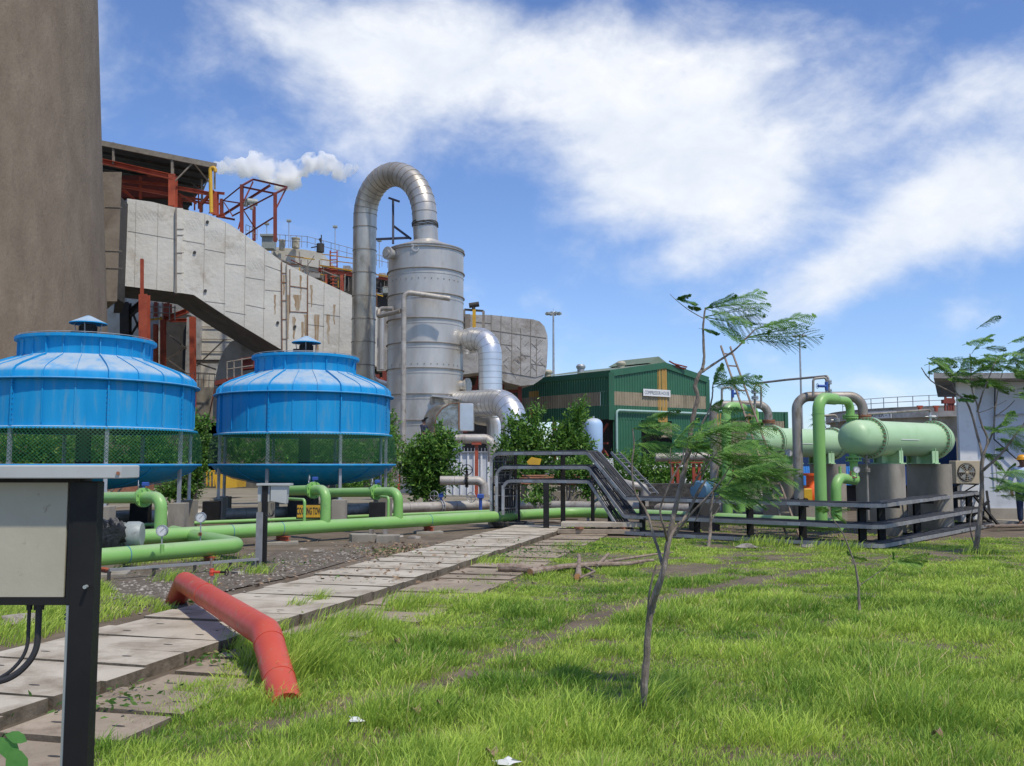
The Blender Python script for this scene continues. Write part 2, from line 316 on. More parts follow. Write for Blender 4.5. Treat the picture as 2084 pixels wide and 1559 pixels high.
M['net']=net_mat('green_netting',(.006,.095,.03),.085,.17)
M['wiremesh']=net_mat('wire_netting',(.20,.24,.22),.06,.20)
# ------------------------------------------------------------------ text
def text(s,c,xdir,updir,size,mat,parent,name='lettering',fit=None,thick=.004,bold=.0):
    cu=bpy.data.curves.new('t','FONT'); cu.body=s; cu.size=1; cu.align_x='CENTER'; cu.align_y='CENTER'; cu.offset=bold; cu.resolution_u=2
    to=bpy.data.objects.new('t',cu); COL.objects.link(to); bpy.context.view_layer.update()
    me=bpy.data.meshes.new_from_object(to.evaluated_get(bpy.context.evaluated_depsgraph_get())); COL.objects.unlink(to); bpy.data.objects.remove(to)
    vs=[v.co.copy() for v in me.vertices]; w0=max(v.x for v in vs)-min(v.x for v in vs); h0=max(v.y for v in vs)-min(v.y for v in vs)
    mx=(max(v.x for v in vs)+min(v.x for v in vs))/2; my=(max(v.y for v in vs)+min(v.y for v in vs))/2
    sy=size/h0; sx=(fit/w0) if fit else sy; X=V(xdir).normalized(); U=V(updir).normalized(); n=X.cross(U)
    mb=MB(); mb.add([V(c)+X*((v.x-mx)*sx)+U*((v.y-my)*sy)+n*thick for v in vs],[tuple(p.vertices) for p in me.polygons])
    return part(name,mb,mat,parent)
# ------------------------------------------------------------------ ground
mb=MB(); S=900
mb.add([(-S,-60,-.004),(S,-60,-.004),(S,1500,-.004),(-S,1500,-.004)],[(0,1,2,3)]); struct('ground',mb,M['far'])
def gpoly(px,z=0): return [G(x,y,z) for x,y in px]
def vn(x,y,sc,seed=0):               # smooth value noise, numpy
    r=np.random.default_rng(seed); g=r.random((256,256)); X=x*sc+1000; Y=y*sc+1000; xi=np.floor(X).astype(int); yi=np.floor(Y).astype(int)
    fx=X-xi; fy=Y-yi; fx=fx*fx*(3-2*fx); fy=fy*fy*(3-2*fy); a=g[xi%256,yi%256]; b=g[(xi+1)%256,yi%256]; c=g[xi%256,(yi+1)%256]; d=g[(xi+1)%256,(yi+1)%256]
    return (a*(1-fx)+b*fx)*(1-fy)+(c*(1-fx)+d*fx)*fy
def inpoly(x,y,poly):
    ins=np.zeros(x.shape,bool); n=len(poly)
    for i in range(n):
        x1,y1=poly[i][0],poly[i][1]; x2,y2=poly[(i+1)%n][0],poly[(i+1)%n][1]
        c=((y1>y)!=(y2>y))&(x<(x2-x1)*(y-y1)/(y2-y1+1e-12)+x1); ins^=c
    return ins
# near yard: bare soil sheet with gentle lumps
nx,ny=150,130; xs=np.linspace(-14,22,nx); ys=np.linspace(1.0,34,ny); XX,YY=np.meshgrid(xs,ys)
ZZ=.004+.016*vn(XX,YY,1.3,3)+.006*vn(XX,YY,5,4)
mb=MB(); mb.add([(a,b,c) for a,b,c in zip(XX.ravel(),YY.ravel(),ZZ.ravel())],[(j*nx+i,j*nx+i+1,(j+1)*nx+i+1,(j+1)*nx+i) for j in range(ny-1) for i in range(nx-1)],True)
struct('soil',mb,M['ground'])
# gravel patch beside the path
mb=MB(); gp=gpoly([(215,1190),(300,1150),(420,1140),(560,1125),(640,1130),(760,1112),(742,1136),(600,1177),(462,1206),(380,1245),(330,1240),(250,1235)])
mb.add([p+V((0,0,.03)) for p in gp],[tuple(range(len(gp)))]); struct('gravel_ground',mb,mk('stony_soil',(.10,.075,.05),(.19,.155,.115),9,.95,bump=.03,bscale=35,dirt=((.28,.245,.2),22,.58,.66)))
# concrete yard further back
mb=MB(); mb.add([(-40,24,.012),(1.5,24,.012),(9,34,.012),(60,34,.012),(60,120,.012),(-60,120,.012)],[(0,1,2,3,4,5)])
struct('yard',mb,mk('yard_concrete',(.27,.235,.18),(.19,.17,.115),.4,.9,dirt=((.17,.15,.11),.8,.5,.75)))
# ------------------------------------------------------------------ concrete slab path
U=V((.255,.967,0)).normalized(); NL=V((-.967,.255,0)).normalized(); O0=V((-2.58,7.0,0))
mb=MB()
def slab(c0,w0,w1,ln,z,th,tilt=0,rot=0,holes=True):
    # c0: right edge start; w0..w1 extent to the left; ln along the path
    m=Matrix.Rotation(rot,3,'Z'); cc=c0+U*ln/2+NL*(w0+w1)/2
    def q(a,b,zz): v=c0+U*a+NL*b; v=cc+m@(v-cc); return V((v.x,v.y,zz+tilt*(b-(w0+w1)/2)))
    nseg=6; e=.008; top=[];bot=[]
    for a,sgn in ((0,1),(ln,-1)):
        r=[q(a+random.uniform(0,e)*sgn,w0+(w1-w0)*k/nseg,z) for k in range(nseg+1)]; r=r if sgn>0 else r[::-1]; top+=r
    n=len(top); mb.cur=0; mb.add(top,[tuple(range(n))]); low=[V((v.x,v.y,z-th)) for v in top]
    mb.cur=2; mb.add(top+low,[(i,(i+1)%n,(i+1)%n+n,i+n) for i in range(n)]); mb.cur=0
    if holes:
        mb.cur=1
        for f in (.24,.76):
            c=q(ln*.5,w0+(w1-w0)*f,z+.002); mb.add([c+NL*math.cos(k*.785)*.045+U*math.sin(k*.785)*.014 for k in range(8)],[tuple(range(8))])
        mb.cur=0
t=-4.6; 
while t<15.5:
    ln=random.choice([.40,.42,.46,.5]); wd=1.38
    j=random.uniform(-.02,.02); slab(O0+U*t+NL*j,0,wd+random.uniform(-.02,.03),ln-random.choice([.012,.02,.032]),.105+random.uniform(-.009,.009),.095,random.uniform(-.006,.006),random.uniform(-.008,.008)); t+=ln
p_=struct('path',mb,[M['slab'],M['dark'],M['slabedge']])
mb=MB(); t=-4.6
while t<14.5:
    ln=random.choice([.44,.5,.55]); wd=.78 if t<2 else 1.0
    slab(O0+U*(t+random.uniform(-.03,.03))-NL*(wd+.10),0,wd,ln-random.choice([.01,.02,.05]),.035+random.uniform(-.012,.02),.06,random.uniform(-.01,.01),random.uniform(-.025,.025)); t+=ln
struct('lower_path',mb,[M['slab2'],M['dark'],M['slabedge']])
# ------------------------------------------------------------------ grass
edge=[(60,1700),(165,1559),(250,1490),(330,1430),(425,1385),(470,1345),(570,1318),(650,1292),(735,1266),(850,1228),(940,1193),(1025,1160),(1090,1136),(1145,1106),(1160,1092),(1300,1092),(1330,1080),(1500,1090),(1700,1108),(1850,1110),(2000,1085),(2084,1092),(2300,1110),(2300,1900),(300,1900)]
lawn=gpoly(edge); left=gpoly([(-120,1345),(45,1318),(150,1282),(250,1262),(330,1243),(320,1228),(290,1222),(240,1215),(200,1190),(100,1175),(-120,1170)]); left2=gpoly([(225,1180),(250,1160),(330,1150),(430,1150),(440,1200),(400,1210),(470,1165),(520,1150),(520,1135),(420,1135),(300,1140),(225,1150)])
under=gpoly([(1310,1092),(1500,1092),(1700,1110),(1850,1112),(2020,1080),(2000,1068),(1800,1075),(1500,1066),(1320,1066)])
def blades(x,y,h,wd,tone,name,z0=0.004,lean=(.35,.12),mat='grass',kindlab=None,out=None):
    n=len(x); a=rng.random(n)*2*np.pi; cx,cy=np.cos(a)*wd/2,np.sin(a)*wd/2
    th=rng.random(n)*2*np.pi; k=rng.random(n)**.8*.6*h; lx=np.cos(th)*k+lean[0]*h*(.5+rng.random(n)); ly=np.sin(th)*k+lean[1]*h
    if out is not None: lx=lx+out[0]*h*.30; ly=ly+out[1]*h*.30
    v=np.zeros((n,7,3)); 
    for i,(f,hh) in enumerate(((0,0),(.30,.52),(.72,.86))):
        ww=(1,.9,.6)[i]; v[:,2*i,0]=x+lx*f-cx*ww; v[:,2*i,1]=y+ly*f-cy*ww; v[:,2*i,2]=z0+h*hh
        v[:,2*i+1,0]=x+lx*f+cx*ww; v[:,2*i+1,1]=y+ly*f+cy*ww; v[:,2*i+1,2]=z0+h*hh
    v[:,6,0]=x+lx*1.15; v[:,6,1]=y+ly*1.15; v[:,6,2]=z0+h*np.where(k>.5*h,.86,1.0)
    b=np.arange(n)*7; q=np.stack([b,b+1,b+3,b+2,b+2,b+3,b+5,b+4],1).reshape(-1,4); t3=np.stack([b+4,b+5,b+6],1)
    me=bpy.data.meshes.new(name); me.vertices.add(n*7); me.vertices.foreach_set('co',v.reshape(-1))
    nl=q.size+t3.size; me.loops.add(nl); me.loops.foreach_set('vertex_index',np.concatenate([q.ravel(),t3.ravel()]).astype(np.int32))
    ls=np.concatenate([np.arange(len(q))*4,q.size+np.arange(len(t3))*3]).astype(np.int32)
    me.polygons.add(len(ls)); me.polygons.foreach_set('loop_start',ls); me.update(calc_edges=True)
    at=me.attributes.new('tone','FLOAT','POINT'); at.data.foreach_set('value',np.repeat(tone,7).astype(np.float32))
    me.materials.append(M[mat]); o=bpy.data.objects.new(name,me); COL.objects.link(o); o['kind']='stuff'
    if kindlab: o['label']=kindlab
    o['category']='grass'
    return o
def sample(n,d0,d1,half=.66,pw=0.0):
    d=d0+(d1-d0)*rng.random(n)**(1+pw); x=(rng.random(n)*2-1)*half*d; return x,d
def bare(x,y):    # 0..1 wear: a trodden track through the lawn
    a=G(560,1490); b=G(900,1395); c=G(1260,1245); d=G(1560,1180); e=G(1700,1160); m=np.full(x.shape,9.0)
    for p,q,wd in ((a,b,.17),(b,c,.19),(c,d,.22),(d,e,.25)):
        vx,vy=q.x-p.x,q.y-p.y; t=np.clip(((x-p.x)*vx+(y-p.y)*vy)/(vx*vx+vy*vy),0,1); m=np.minimum(m,np.hypot(x-p.x-t*vx,y-p.y-t*vy)/wd)
    return np.clip((1.35-m)*(.75+.9*vn(x,y,2.2,31)),0,1)
def tufts(nt,per,d0,d1,half,ok_fn,name,hs,lab,wmul=1.0,lean=(.14,.05)):
    cx,cy=sample(nt,d0,d1,half); keep=ok_fn(cx,cy); cx,cy=cx[keep],cy[keep]; n=len(cx)
    big=vn(cx,cy,.8,6); mid=vn(cx,cy,2.6,5); br=bare(cx,cy); far=np.clip((cy-6)/9,0,1)
    th=(.045+.17*np.clip(mid*1.6-.45,0,1)**1.2+.05*big)*(1-.66*far)*(1-.62*br)*(.38+.6*rng.random(n))*hs
    tt=np.clip(.02+.55*vn(cx,cy,1.3,9)+.38*vn(cx,cy,4.5,10)+.45*(rng.random(n)-.5)+.12*br,0,.8); td=rng.random(n)<(.015+.30*br+.09*(vn(cx,cy,3,12)>.75))
    i=np.repeat(np.arange(n),per); m=len(i); sg=(.022+.002*cy[i])*(.7+.6*rng.random(n))[i]; ox=rng.normal(size=m)*sg; oy=rng.normal(size=m)*sg
    x=cx[i]+ox; y=cy[i]+oy; h=th[i]*(.45+.75*rng.random(m)); wd=(.0042+.00065*(y-4))*(.7+.6*rng.random(m))*wmul
    tone=np.clip(tt[i]+.22*(rng.random(m)-.5),0,.83); tone=np.where(td[i]&(rng.random(m)<.6),.98,np.where(rng.random(m)<.02,.98,tone))
    blades(x,y,h,wd,tone,name,lean=lean,kindlab=lab,out=(ox/sg,oy/sg))
def okl(x,y):
    fine=vn(x,y,7,8); br=bare(x,y); jx=.10*(vn(x,y,9,21)-.5)+.3*(vn(x,y,2,22)-.5)
    ok=inpoly(x+jx,y+jx*.5,lawn)&(rng.random(len(x))>br*.90*np.clip(1.9*fine,0.2,1)); ok&=rng.random(len(x))<np.clip(.62+.8*fine,0,1)
    return ok&~(inpoly(x,y,under)&(rng.random(len(x))<.55))
tufts(64000,15,4.2,19.5,.66,okl,'grass',1.0,'lush green lawn with yellowish tips covering the right foreground')
backp=gpoly([(1320,1062),(1500,1058),(1700,1064),(1850,1070),(1960,1062),(2010,1075),(1800,1108),(1500,1088),(1310,1090)])
tufts(2600,14,16.0,26,.62,lambda x,y: inpoly(x,y,backp)&(rng.random(len(x))<.25+.8*vn(x,y,1.5,41)),'tray_grass',1.3,'dark weedy grass growing beneath the cable trays',1.3)
x,y=sample(90000,8.0,16.5,.62); x2=-np.abs(x); ok=(inpoly(x2,y,left)|(inpoly(x2,y,left2)&(rng.random(len(x))<.45)))&(rng.random(len(x))<.2+1.1*vn(x2,y,2,14)); x,y=x2[ok],y[ok]
blades(x,y,(.05+.09*vn(x,y,2,15))*(.6+.6*rng.random(len(x))),.008*(.8+.5*rng.random(len(x))),np.clip(.3+.6*rng.random(len(x)),0,.99),'verge_grass',kindlab='patchy grass beside the slab path on the left')
# broad tufts that overhang the slab edges and round the red pipe
x=[];y=[];h=[]
for px,py,n,s,hh in [(620,1380,700,.22,.30),(560,1400,500,.16,.26),(500,1330,250,.15,.16),(470,1320,200,.12,.13),(640,1330,500,.25,.26),(700,1290,500,.3,.24),(830,1240,400,.35,.2),(560,1290,120,.12,.14),(600,1250,120,.12,.18),(640,1238,120,.10,.22),(330,1250,150,.1,.12),(1175,1085,260,.3,.2),(1290,1080,200,.25,.2),(1310,1466,260,.10,.26),(1750,1250,120,.12,.14),(1990,1130,200,.25,.18),(1000,1150,300,.4,.16),(520,1170,180,.25,.16),(350,1185,200,.25,.18),(1560,1110,300,.5,.2),(1700,1120,300,.5,.2)]:
    g=G(px,py); x.append(rng.normal(g.x,s*.5,n)); y.append(rng.normal(g.y,s*.5,n)); h.append(hh*(.4+.7*rng.random(n)))
x,y,h=map(np.concatenate,(x,y,h)); blades(x,y,h,.0045+.0005*(y-4),np.clip(.15+.75*rng.random(len(x)),0,.99),'tall_grass',lean=(.45,.1),kindlab='taller grass tufts around the red pipe and slab edges')
# broad-leaved weeds, litter of cut leaves and stones
def leafmesh(cs,size,name,mat,label,flat=.5,asp=.42,seed=3,cat='plant litter'):
    r=np.random.default_rng(seed); n=len(cs); c=np.array(cs); u=r.normal(size=(n,3)); u[:,2]*=flat; u/=np.linalg.norm(u,axis=1)[:,None]
    w_=r.normal(size=(n,3)); w_=np.cross(u,w_); w_/=np.linalg.norm(w_,axis=1)[:,None]; sz=size*(.6+.8*r.random(n))[:,None]
    v=np.stack([c,c+u*sz*.5+w_*sz*asp*.5,c+u*sz,c+u*sz*.5-w_*sz*asp*.5],1); q=(np.arange(n)[:,None]*4+np.arange(4)).astype(np.int32)
    me=bpy.data.meshes.new(name); me.vertices.add(n*4); me.vertices.foreach_set('co',v.reshape(-1)); me.loops.add(n*4); me.loops.foreach_set('vertex_index',q.ravel())
    me.polygons.add(n); me.polygons.foreach_set('loop_start',np.arange(n,dtype=np.int32)*4); me.update(calc_edges=True)
    at=me.attributes.new('tone','FLOAT','POINT'); at.data.foreach_set('value',np.repeat(r.random(n),4).astype(np.float32)); me.materials.append(M[mat]); return me
def link(me,name,label=None,kind=None,cat=None,parent=None,loc=None,group=None):
    o=bpy.data.objects.new(name,me); COL.objects.link(o)
    if label: o['label']=label
    if kind: o['kind']=kind
    if cat: o['category']=cat
    if parent: o.parent=parent
    if group: o['group']=group
    if loc: o.location=loc
    ORG[o.name]=ORG[parent.name] if parent else V(loc or (0,0,0)); return o
cs=[]
for px,py,n,s in [(560,1270,90,.16),(395,1228,120,.12),(940,1122,120,.4),(1040,1110,140,.4),(780,1125,140,.35),(860,1138,140,.4),(1000,1135,120,.3),(1100,1128,160,.4),(1150,1120,120,.3),(1250,1120,150,.3),(1190,1135,80,.2),(560,1150,80,.3),(440,1345,90,.15),(480,1300,80,.15),(700,1190,60,.2),(230,1425,80,.2),(640,1225,60,.1),(200,1440,60,.2),(1480,1075,160,.8),(1600,1080,160,.8),(1700,1085,120,.6),(1900,1080,100,.5),(430,1160,90,.4)]:
    g=G(px,py,.03); cs+=[(random.gauss(g.x,s),random.gauss(g.y,s),g.z+random.uniform(0,.07)) for _ in range(n)]
link(leafmesh(cs,.05,'weeds','weed',None),'weeds','scattered green weeds and cut leaves on the slabs','stuff','weeds')
cs=[]
for _ in range(420):
    g=G(random.uniform(420,1120),random.uniform(1098,1200),.02); t=(g-O0).dot(U); b=(g-O0).dot(NL)
    cs.append((g.x,g.y,.118 if 0<b<1.4 else .04))
cs+=[tuple(G(random.gauss(830,50),random.gauss(1120,8),.05)) for _ in range(650)]
link(leafmesh(cs,.07,'litter','litter',None,flat=.25),'leaf_litter','dry brown leaves and debris scattered beside the slabs','stuff','leaf litter')
mb=MB()
for _ in range(700):
    px=random.uniform(225,760); t=(px-225)/535; py=random.gauss(1215-95*t,20-9*t); g=G(px,py,.03); b=(g-O0).dot(NL)
    if py<1100 or -.05<b<1.34: continue
    mb.sphere((g.x,g.y,.03),random.uniform(.008,.026),5,(1,1,.6),.6)
o=part('rubble',mb,M['rock']); o['kind']='stuff'; o['label']='small grey stones strewn between the green pipe and the path'; o['category']='gravel'
for px,py,r_,lb in [(40,1275,.14,'white rock lying in the grass under the control panel'),(650,1125,.08,'rock in the dirt just right of the pale pipe footing'),(700,1130,.06,'brownish lump beside the slab path on the rubble'),(845,1098,.10,'rock beside the small orange pipe stand'),(810,1095,.09,'rock at the foot of the main green pipe'),(620,1120,.06,'small stone near the pale footing'),(485,1172,.09,'pale stone among the grass behind the red pipe'),(1520,1118,.13,'flat pale stone on the lawn left of the thin sapling'),(1645,1116,.10,'whitish brick lying on the grass under the cable trays')]:
    mb=MB(); g=G(px,py); mb.sphere((g.x,g.y,r_*.3),r_,9,(1.3,1,.5),.9); thing('rock',mb,M['rock'],lb,'rock')
def plane_box(mb,px0,py0,px1,py1,d,dep,bev=0):
    a=P(px0,py0,d); b=P(px1,py1,d); mb.box(((a.x+b.x)/2,d+dep/2,(a.z+b.z)/2),(abs(b.x-a.x),dep,abs(a.z-b.z)),bev=bev); return mb
# ------------------------------------------------------------------ control panel in the left foreground
D=3.0; t=T('control_panel','cream control panel in a black frame under a pale cap at the left edge','control panel',(-1.7,3.05,0))
mb=MB(); a=P(171,980,D); mb.box((a.x,D+.038,a.z/2),(.076,.05,a.z),bev=.003); part('post',mb,M['black'],t)
mb=MB(); mb.box((a.x-.044,D+.04,a.z/2),(.010,.045,a.z-.01)); mb.cyl(P(172,1195,D-.0)+V((0,.02,0)),P(172,1195,D-.012),.006,seg=8); part('flange',mb,M['motorgrey'],t)
a=P(248,947,D-.05); b=P(248,974,D-.05); mb=MB(); mb.box(((a.x-2.3)/2-.0,D+.02,(a.z+b.z)/2),(2.3+a.x+.0,.14,a.z-b.z),bev=.003)
cap=part('cap',mb,M['greybox'],t); mb=MB(); mb.cyl(P(240,963,D-.050),P(240,963,D-.058),.006,seg=8); part('rivet',mb,M['rustiron'],cap)
pz0=P(0,1207,D).z; pz1=P(0,992,D).z; xr=P(150,1100,D).x
mb=MB(); z0,z1=pz0-.04,pz1+.04; xl=-2.4
mb.box((xr-.010,D+.06,(z0+z1)/2),(.03,.09,z1-z0),bev=.003); mb.box(((xl+xr)/2,D+.06,z0+.012),(xr-xl-.002,.086,.024)); mb.box(((xl+xr)/2,D+.06,z1),(xr-xl-.002,.086,.05)); part('frame',mb,M['black'],t)
mb=MB(); mb.box(((xl+xr)/2-.02,D+.055,(pz0+pz1)/2),(xr-xl-.03,.07,pz1-pz0+.03)); part('enclosure',mb,M['cream'],t)
for px,r_,ex in ((38,.006,-75),(58,.0105,-60)):
    mb=MB(); s=P(px,1215,D)+V((0,.07,0)); mb.tube(fillet([s,s+V((0,0,-.19)),s+V((-.06,-.02,-.26)),s+V((-.28,-.05,-.31))],.12),r_,8); mb.cyl(s+V((0,0,.012)),s+V((0,0,-.05)),r_*1.6,seg=8); part('cable',mb,M['cable'],t)
mb=MB(); c=P(142,1212,D)+V((-.004,.03,0)); pts=[c+V((-.02*(1-abs(k/20-1)) +.006*math.cos(k*1.6),.006*math.sin(k*1.6),-.0035*k)) for k in range(40)]; mb.tube(pts,.0022,6); part('coil',mb,mk('dark_green_wire',(.015,.06,.035),(.015,.06,.035)),t)
# broad leaf in the bottom left corner
t=T('leafy_twig','green twig with rounded leaves poking into the bottom left corner','plant',(-1.4,3.3,0))
mb=MB(); b0=V((-1.75,3.0,.25)); tip=P(10,1492,2.6); mb.tube([b0,b0.lerp(tip,.5)+V((0,0,.12)),tip],[.005,.004,.002],6); part('stem',mb,M['weed'],t)
for cx,cy,ang,s in ((0,1500,-60,.085),(22,1520,-75,.10),(10,1495,-20,.06),(-20,1530,-110,.09)):
    c=P(cx,cy,2.6); mb=MB(); ca,sa=math.cos(R(ang)),math.sin(R(ang)); X=V((ca,.15,sa)); Yv=V((-sa,.5,ca)).normalized()
    out=[c+X*(s*k)+Yv*(s*.30*w_) for k,w_ in ((0,0),(.2,.7),(.45,1),(.75,.75),(1,0))]+[c+X*(s*k)-Yv*(s*.30*w_)+V((0,.01,0)) for k,w_ in ((.75,.75),(.45,1),(.2,.7))]
    mb.add(out,[tuple(range(8))]); o=part('leaf',mb,mk('round_leaf',(.10,.30,.06),(.14,.36,.08),30,trans=.3),t)
# ------------------------------------------------------------------ red pipe
A=G(353,1243,-.1); A1=V((A.x,9.95,.315)); A1.x=P(376,1180,9.95).x; B1=P(542,1288,6.95); B2=P(583,1440,6.15); rp=.108
t=T('red_pipe','faded red pipe bent down to the ground at both ends across the slabs','pipe',(B2.x,B2.y,0))
pth=[V((A.x,A.y,-.05)),A1,B1,B2]; mb=MB(); mb.tube(fillet(pth,[.17,.22],6),rp,32); o=part('pipe',mb,M['red'],t); 
mb=MB(); dr=(B1-A1).normalized(); c=A1+dr*1.15; mb.ring(c,dr,rp-.004,rp+.004,.02,32); e=(B2-B1).normalized(); 
for k in (.16,.62): mb.ring(B1+e*k,e,rp-.004,rp+.0035,.012,32)
part('weld_seam',mb,M['red'],t)
v=T('hydrant_valve','small red valve with black handwheel on a riser behind the red pipe','valve',G(432,1203,.05))
p0=P(432,1205,9.3); mb=MB(); mb.cyl(p0,P(430,1160,9.3),.011,seg=8); mb.cyl(P(430,1160,9.3),P(430,1136,9.3),.012,seg=8); part('riser',mb,M['rustpipe'],v)
c=P(431,1164,9.3); mb=MB(); mb.sphere(c,.028,10); mb.cyl(c+V((0,0,-.035)),c+V((0,0,.035)),.022,seg=10); mb.cyl(c,c+V((.09,-.02,0)),.014,seg=8); part('body',mb,M['red'],v)
mb=MB(); mb.cyl(c+V((.05,-.01,0)),c+V((.15,-.03,0)),.011,seg=8); mb.ring(c+V((.155,-.03,0)),(1,-.2,0),.028,.036,.008,16); part('handwheel',mb,M['black'],v)
t=T('tin_can','white can with a blue lid lying on the slabs behind the red pipe','can',G(505,1240,.13)); c=P(500,1232,8.9); c.z=.165
mb=MB(); mb.cyl(c+V((-.12,.02,0)),c+V((.03,0,0)),.035,seg=18); part('body',mb,M['white'],t); mb=MB(); mb.cyl(c+V((.03,0,0)),c+V((.045,0,0)),.037,seg=18); part('lid',mb,M['valveblue'],t)
for px,py,lb,m,s in [(845,1452,'dark curled dead leaf on the bare track in the lawn','litter',.05),(808,1310,'pale dry leaf standing in the grass right of the red pipe','litter',.04),(895,1437,'pale dry leaf just below the bare track','litter',.03),(1910,1432,'brown curled leaf in the grass at lower right','litter',.045),(1908,1500,'brown leaf near the bottom right edge of the lawn','litter',.045),(1000,1540,'brown dry leaf beside the white scrap at bottom centre','litter',.05)]:
    g=G(px,py,.07); mb=MB(); q=[g+V((math.cos(a)*s*.7,math.sin(a)*s*.5,.025*math.sin(2*a)+.02+random.uniform(0,.01))) for a in [k*.785 for k in range(8)]]; mb.add(q+[g+V((0,0,.03))],[(i,(i+1)%8,8) for i in range(8)]); thing('dead_leaf',mb,M[m],lb,'leaf')
for px,py,lb,s in [(730,1465,'crumpled white paper scrap in the grass left of centre',.035),(1030,1550,'white torn plastic scrap at the bottom edge',.045),(960,1128,'small white plastic litter at the slab edge',.05)]:
    g=G(px,py,.06); mb=MB(); mb.sphere(g,s,9,(1.3,.8,.35),1.6); thing('paper_scrap',mb,M['white'],lb,'litter')
# ------------------------------------------------------------------ green pipework
def flange(mb,c,ax,r,n=8,th=.03,gap=.012):
    ax=V(ax).normalized(); c=V(c)
    for s in (-1,1): mb.cyl(c+ax*(s*gap/2),c+ax*(s*(gap/2+th)),r,seg=28)
    x,y=frame(ax)
    for k in range(n):
        a=2*math.pi*(k+.5)/n; q=c+(x*math.cos(a)+y*math.sin(a))*r*.84; mb.cyl(q-ax*(th+.03),q+ax*(th+.03),r*.07,seg=6)
def handwheel(mb,c,ax,r,spokes=4):
    ax=V(ax).normalized(); x,y=frame(ax); c=V(c); mb.tube([c+(x*math.cos(k*math.pi/10)+y*math.sin(k*math.pi/10))*r for k in range(21)],r*.08,6,False)
    for k in range(spokes): a=k*math.pi*2/spokes; mb.cyl(c,c+(x*math.cos(a)+y*math.sin(a))*r,r*.06,seg=5)
    mb.cyl(c-ax*r*.15,c+ax*r*.15,r*.16,seg=8)
zc=.30; rm=.13
m0=G(60,1106,zc); m1=G(1165,1042,zc); m2=G(1300,1047,zc); m3=G(1712,1068,zc)
t=T('green_header_pipe','long light green header pipe running past both cooling towers to the exchangers','pipe',(m1.x,m1.y,0))
mb=MB(); mb.tube(fillet([m0,m1,m2,m3],[.8,1.2],8),rm,28); hp=part('pipe',mb,M['green'],t)
n0=G(-60,1156,.25); n1=G(500,1106,.25); n1.y-=.35; n2=G(352,1083,.28)
mb=MB(); mb.tube(fillet([n0,n1,n2],[.30],12),.123,28); part('return_loop',mb,M['green'],t)
def onmain(px):
    a,b=m0,m1; dx,dy=b.x-a.x,b.y-a.y; s=(px-1042)/F*math.cos(PITCH)*1.0; k=(s*1.0)
    # intersect the view column px with the pipe line on the ground plan
    r=(px-1042)/F; lo,hi=0,1
    for _ in range(40):
        md=(lo+hi)/2; x=a.x+dx*md; y=a.y+dy*md
        tz=(zc-CAMZ); depth=y*math.cos(PITCH)+tz*math.sin(PITCH)
        if x/depth<r: lo=md
        else: hi=md
    return V((a.x+dx*lo,a.y+dy*lo,zc))
for px,ptop,pfl,pend,r_ in ((326,1012,298,150,.105),(662,997,636,560,.105),(810,1001,757,660,.105)):
    b=onmain(px); d=b.y; top=P(px,ptop,d); top.x=b.x; fl=P(pfl,ptop+2,d+.35); en=P(pend,ptop+2,d+1.6)
    mb=MB(); mb.tube(fillet([b,V((b.x,b.y,top.z)),en],.20,8),r_,22); part('riser',mb,M['green'],t)
    mb=MB(); ax=(fl-V((b.x,b.y,top.z))).normalized(); ax=(en-V((b.x,b.y,top.z))).normalized(); c=V((b.x,b.y,top.z))+ax*(fl-V((b.x,b.y,top.z))).length; flange(mb,c,ax,r_*1.65,8); f=part('flange',mb,M['green'],t)
    mb=MB(); q=c+V((0,0,r_*1.5)); mb.cyl(q,q+V((0,0,.06)),.025,seg=8); mb.box(q+V((.03,0,.08)),(.11,.07,.07),bev=.01); part('gearbox',mb,M['valveblue'],f)
    mb=MB(); handwheel(mb,q+V((-.09,-.02,.06)),(1,.4,0),.085); part('handwheel',mb,M['galv'],f)
for px,pt,pe in ((619,1017,585),(790,1012,770)):
    b=onmain(px); top=P(px,pt,b.y); mb=MB(); mb.tube(fillet([b,V((b.x,b.y,top.z)),P(pe,pt-2,b.y+.6)],.07),.03,12); part('branch_pipe',mb,M['green'],t)
def gauge(px,py,pyb,d,parent,r_=.075,cock=True,face=(0,-1,0)):
    c=P(px,py,d); fx=V(face).normalized(); b=P(px,pyb,d); b.x=c.x
    mb=MB(); mb.cyl(c+fx*-.03,c+fx*.02,r_,seg=28); mb.ring(c+fx*.022,fx,r_*.86,r_,.01,28); mb.cyl(V((c.x,c.y,c.z-r_)),b,.011,seg=8); g=part('gauge',mb,M['galv'],parent)
    mb=MB(); mb.cyl(c+fx*.021,c+fx*.023,r_*.87,seg=28); part('dial',mb,M['glassface'],g)
    mb=MB(); x=V((-fx.y,fx.x,0)); 
    for k in range(11):
        a=R(225-k*27); u=(x*math.cos(a)+V((0,0,1))*math.sin(a)); mb.bar(c+fx*.026+u*r_*.66,c+fx*.026+u*r_*.8,.0035,.001,up=fx)
    mb.bar(c+fx*.027-(x*.6+V((0,0,.6)))*r_*.4,c+fx*.027+(x*.6+V((0,0,.6)))*r_*.7,.004,.001,up=fx); part('needle',mb,M['text'],g)
    if cock:
        q=b.lerp(c,.38); mb=MB(); mb.box(q,(.035,.035,.06),bev=.008); mb.ring(q+V((0,-.03,0)),(0,1,0),.022,.032,.012,14); part('cock',mb,M['rustiron'],g)
    return g
gauge(330,1080,1112,13.6,t,.082,False); mb=MB(); c=P(330,1112,13.6); mb.cyl(c+V((0,0,.03)),c+V((0,0,-.10)),.03,seg=12); part('nozzle',mb,M['green'],t)
gauge(409,1053,1108,15.4,t,.083,True)
for px in (470,572,873,1010,1150):
    b=onmain(px) if px<1160 else m1; mb=MB(); mb.ring(b,(m1-m0),rm,rm+.004,.012,28); part('strap',mb,M['rope'],t)
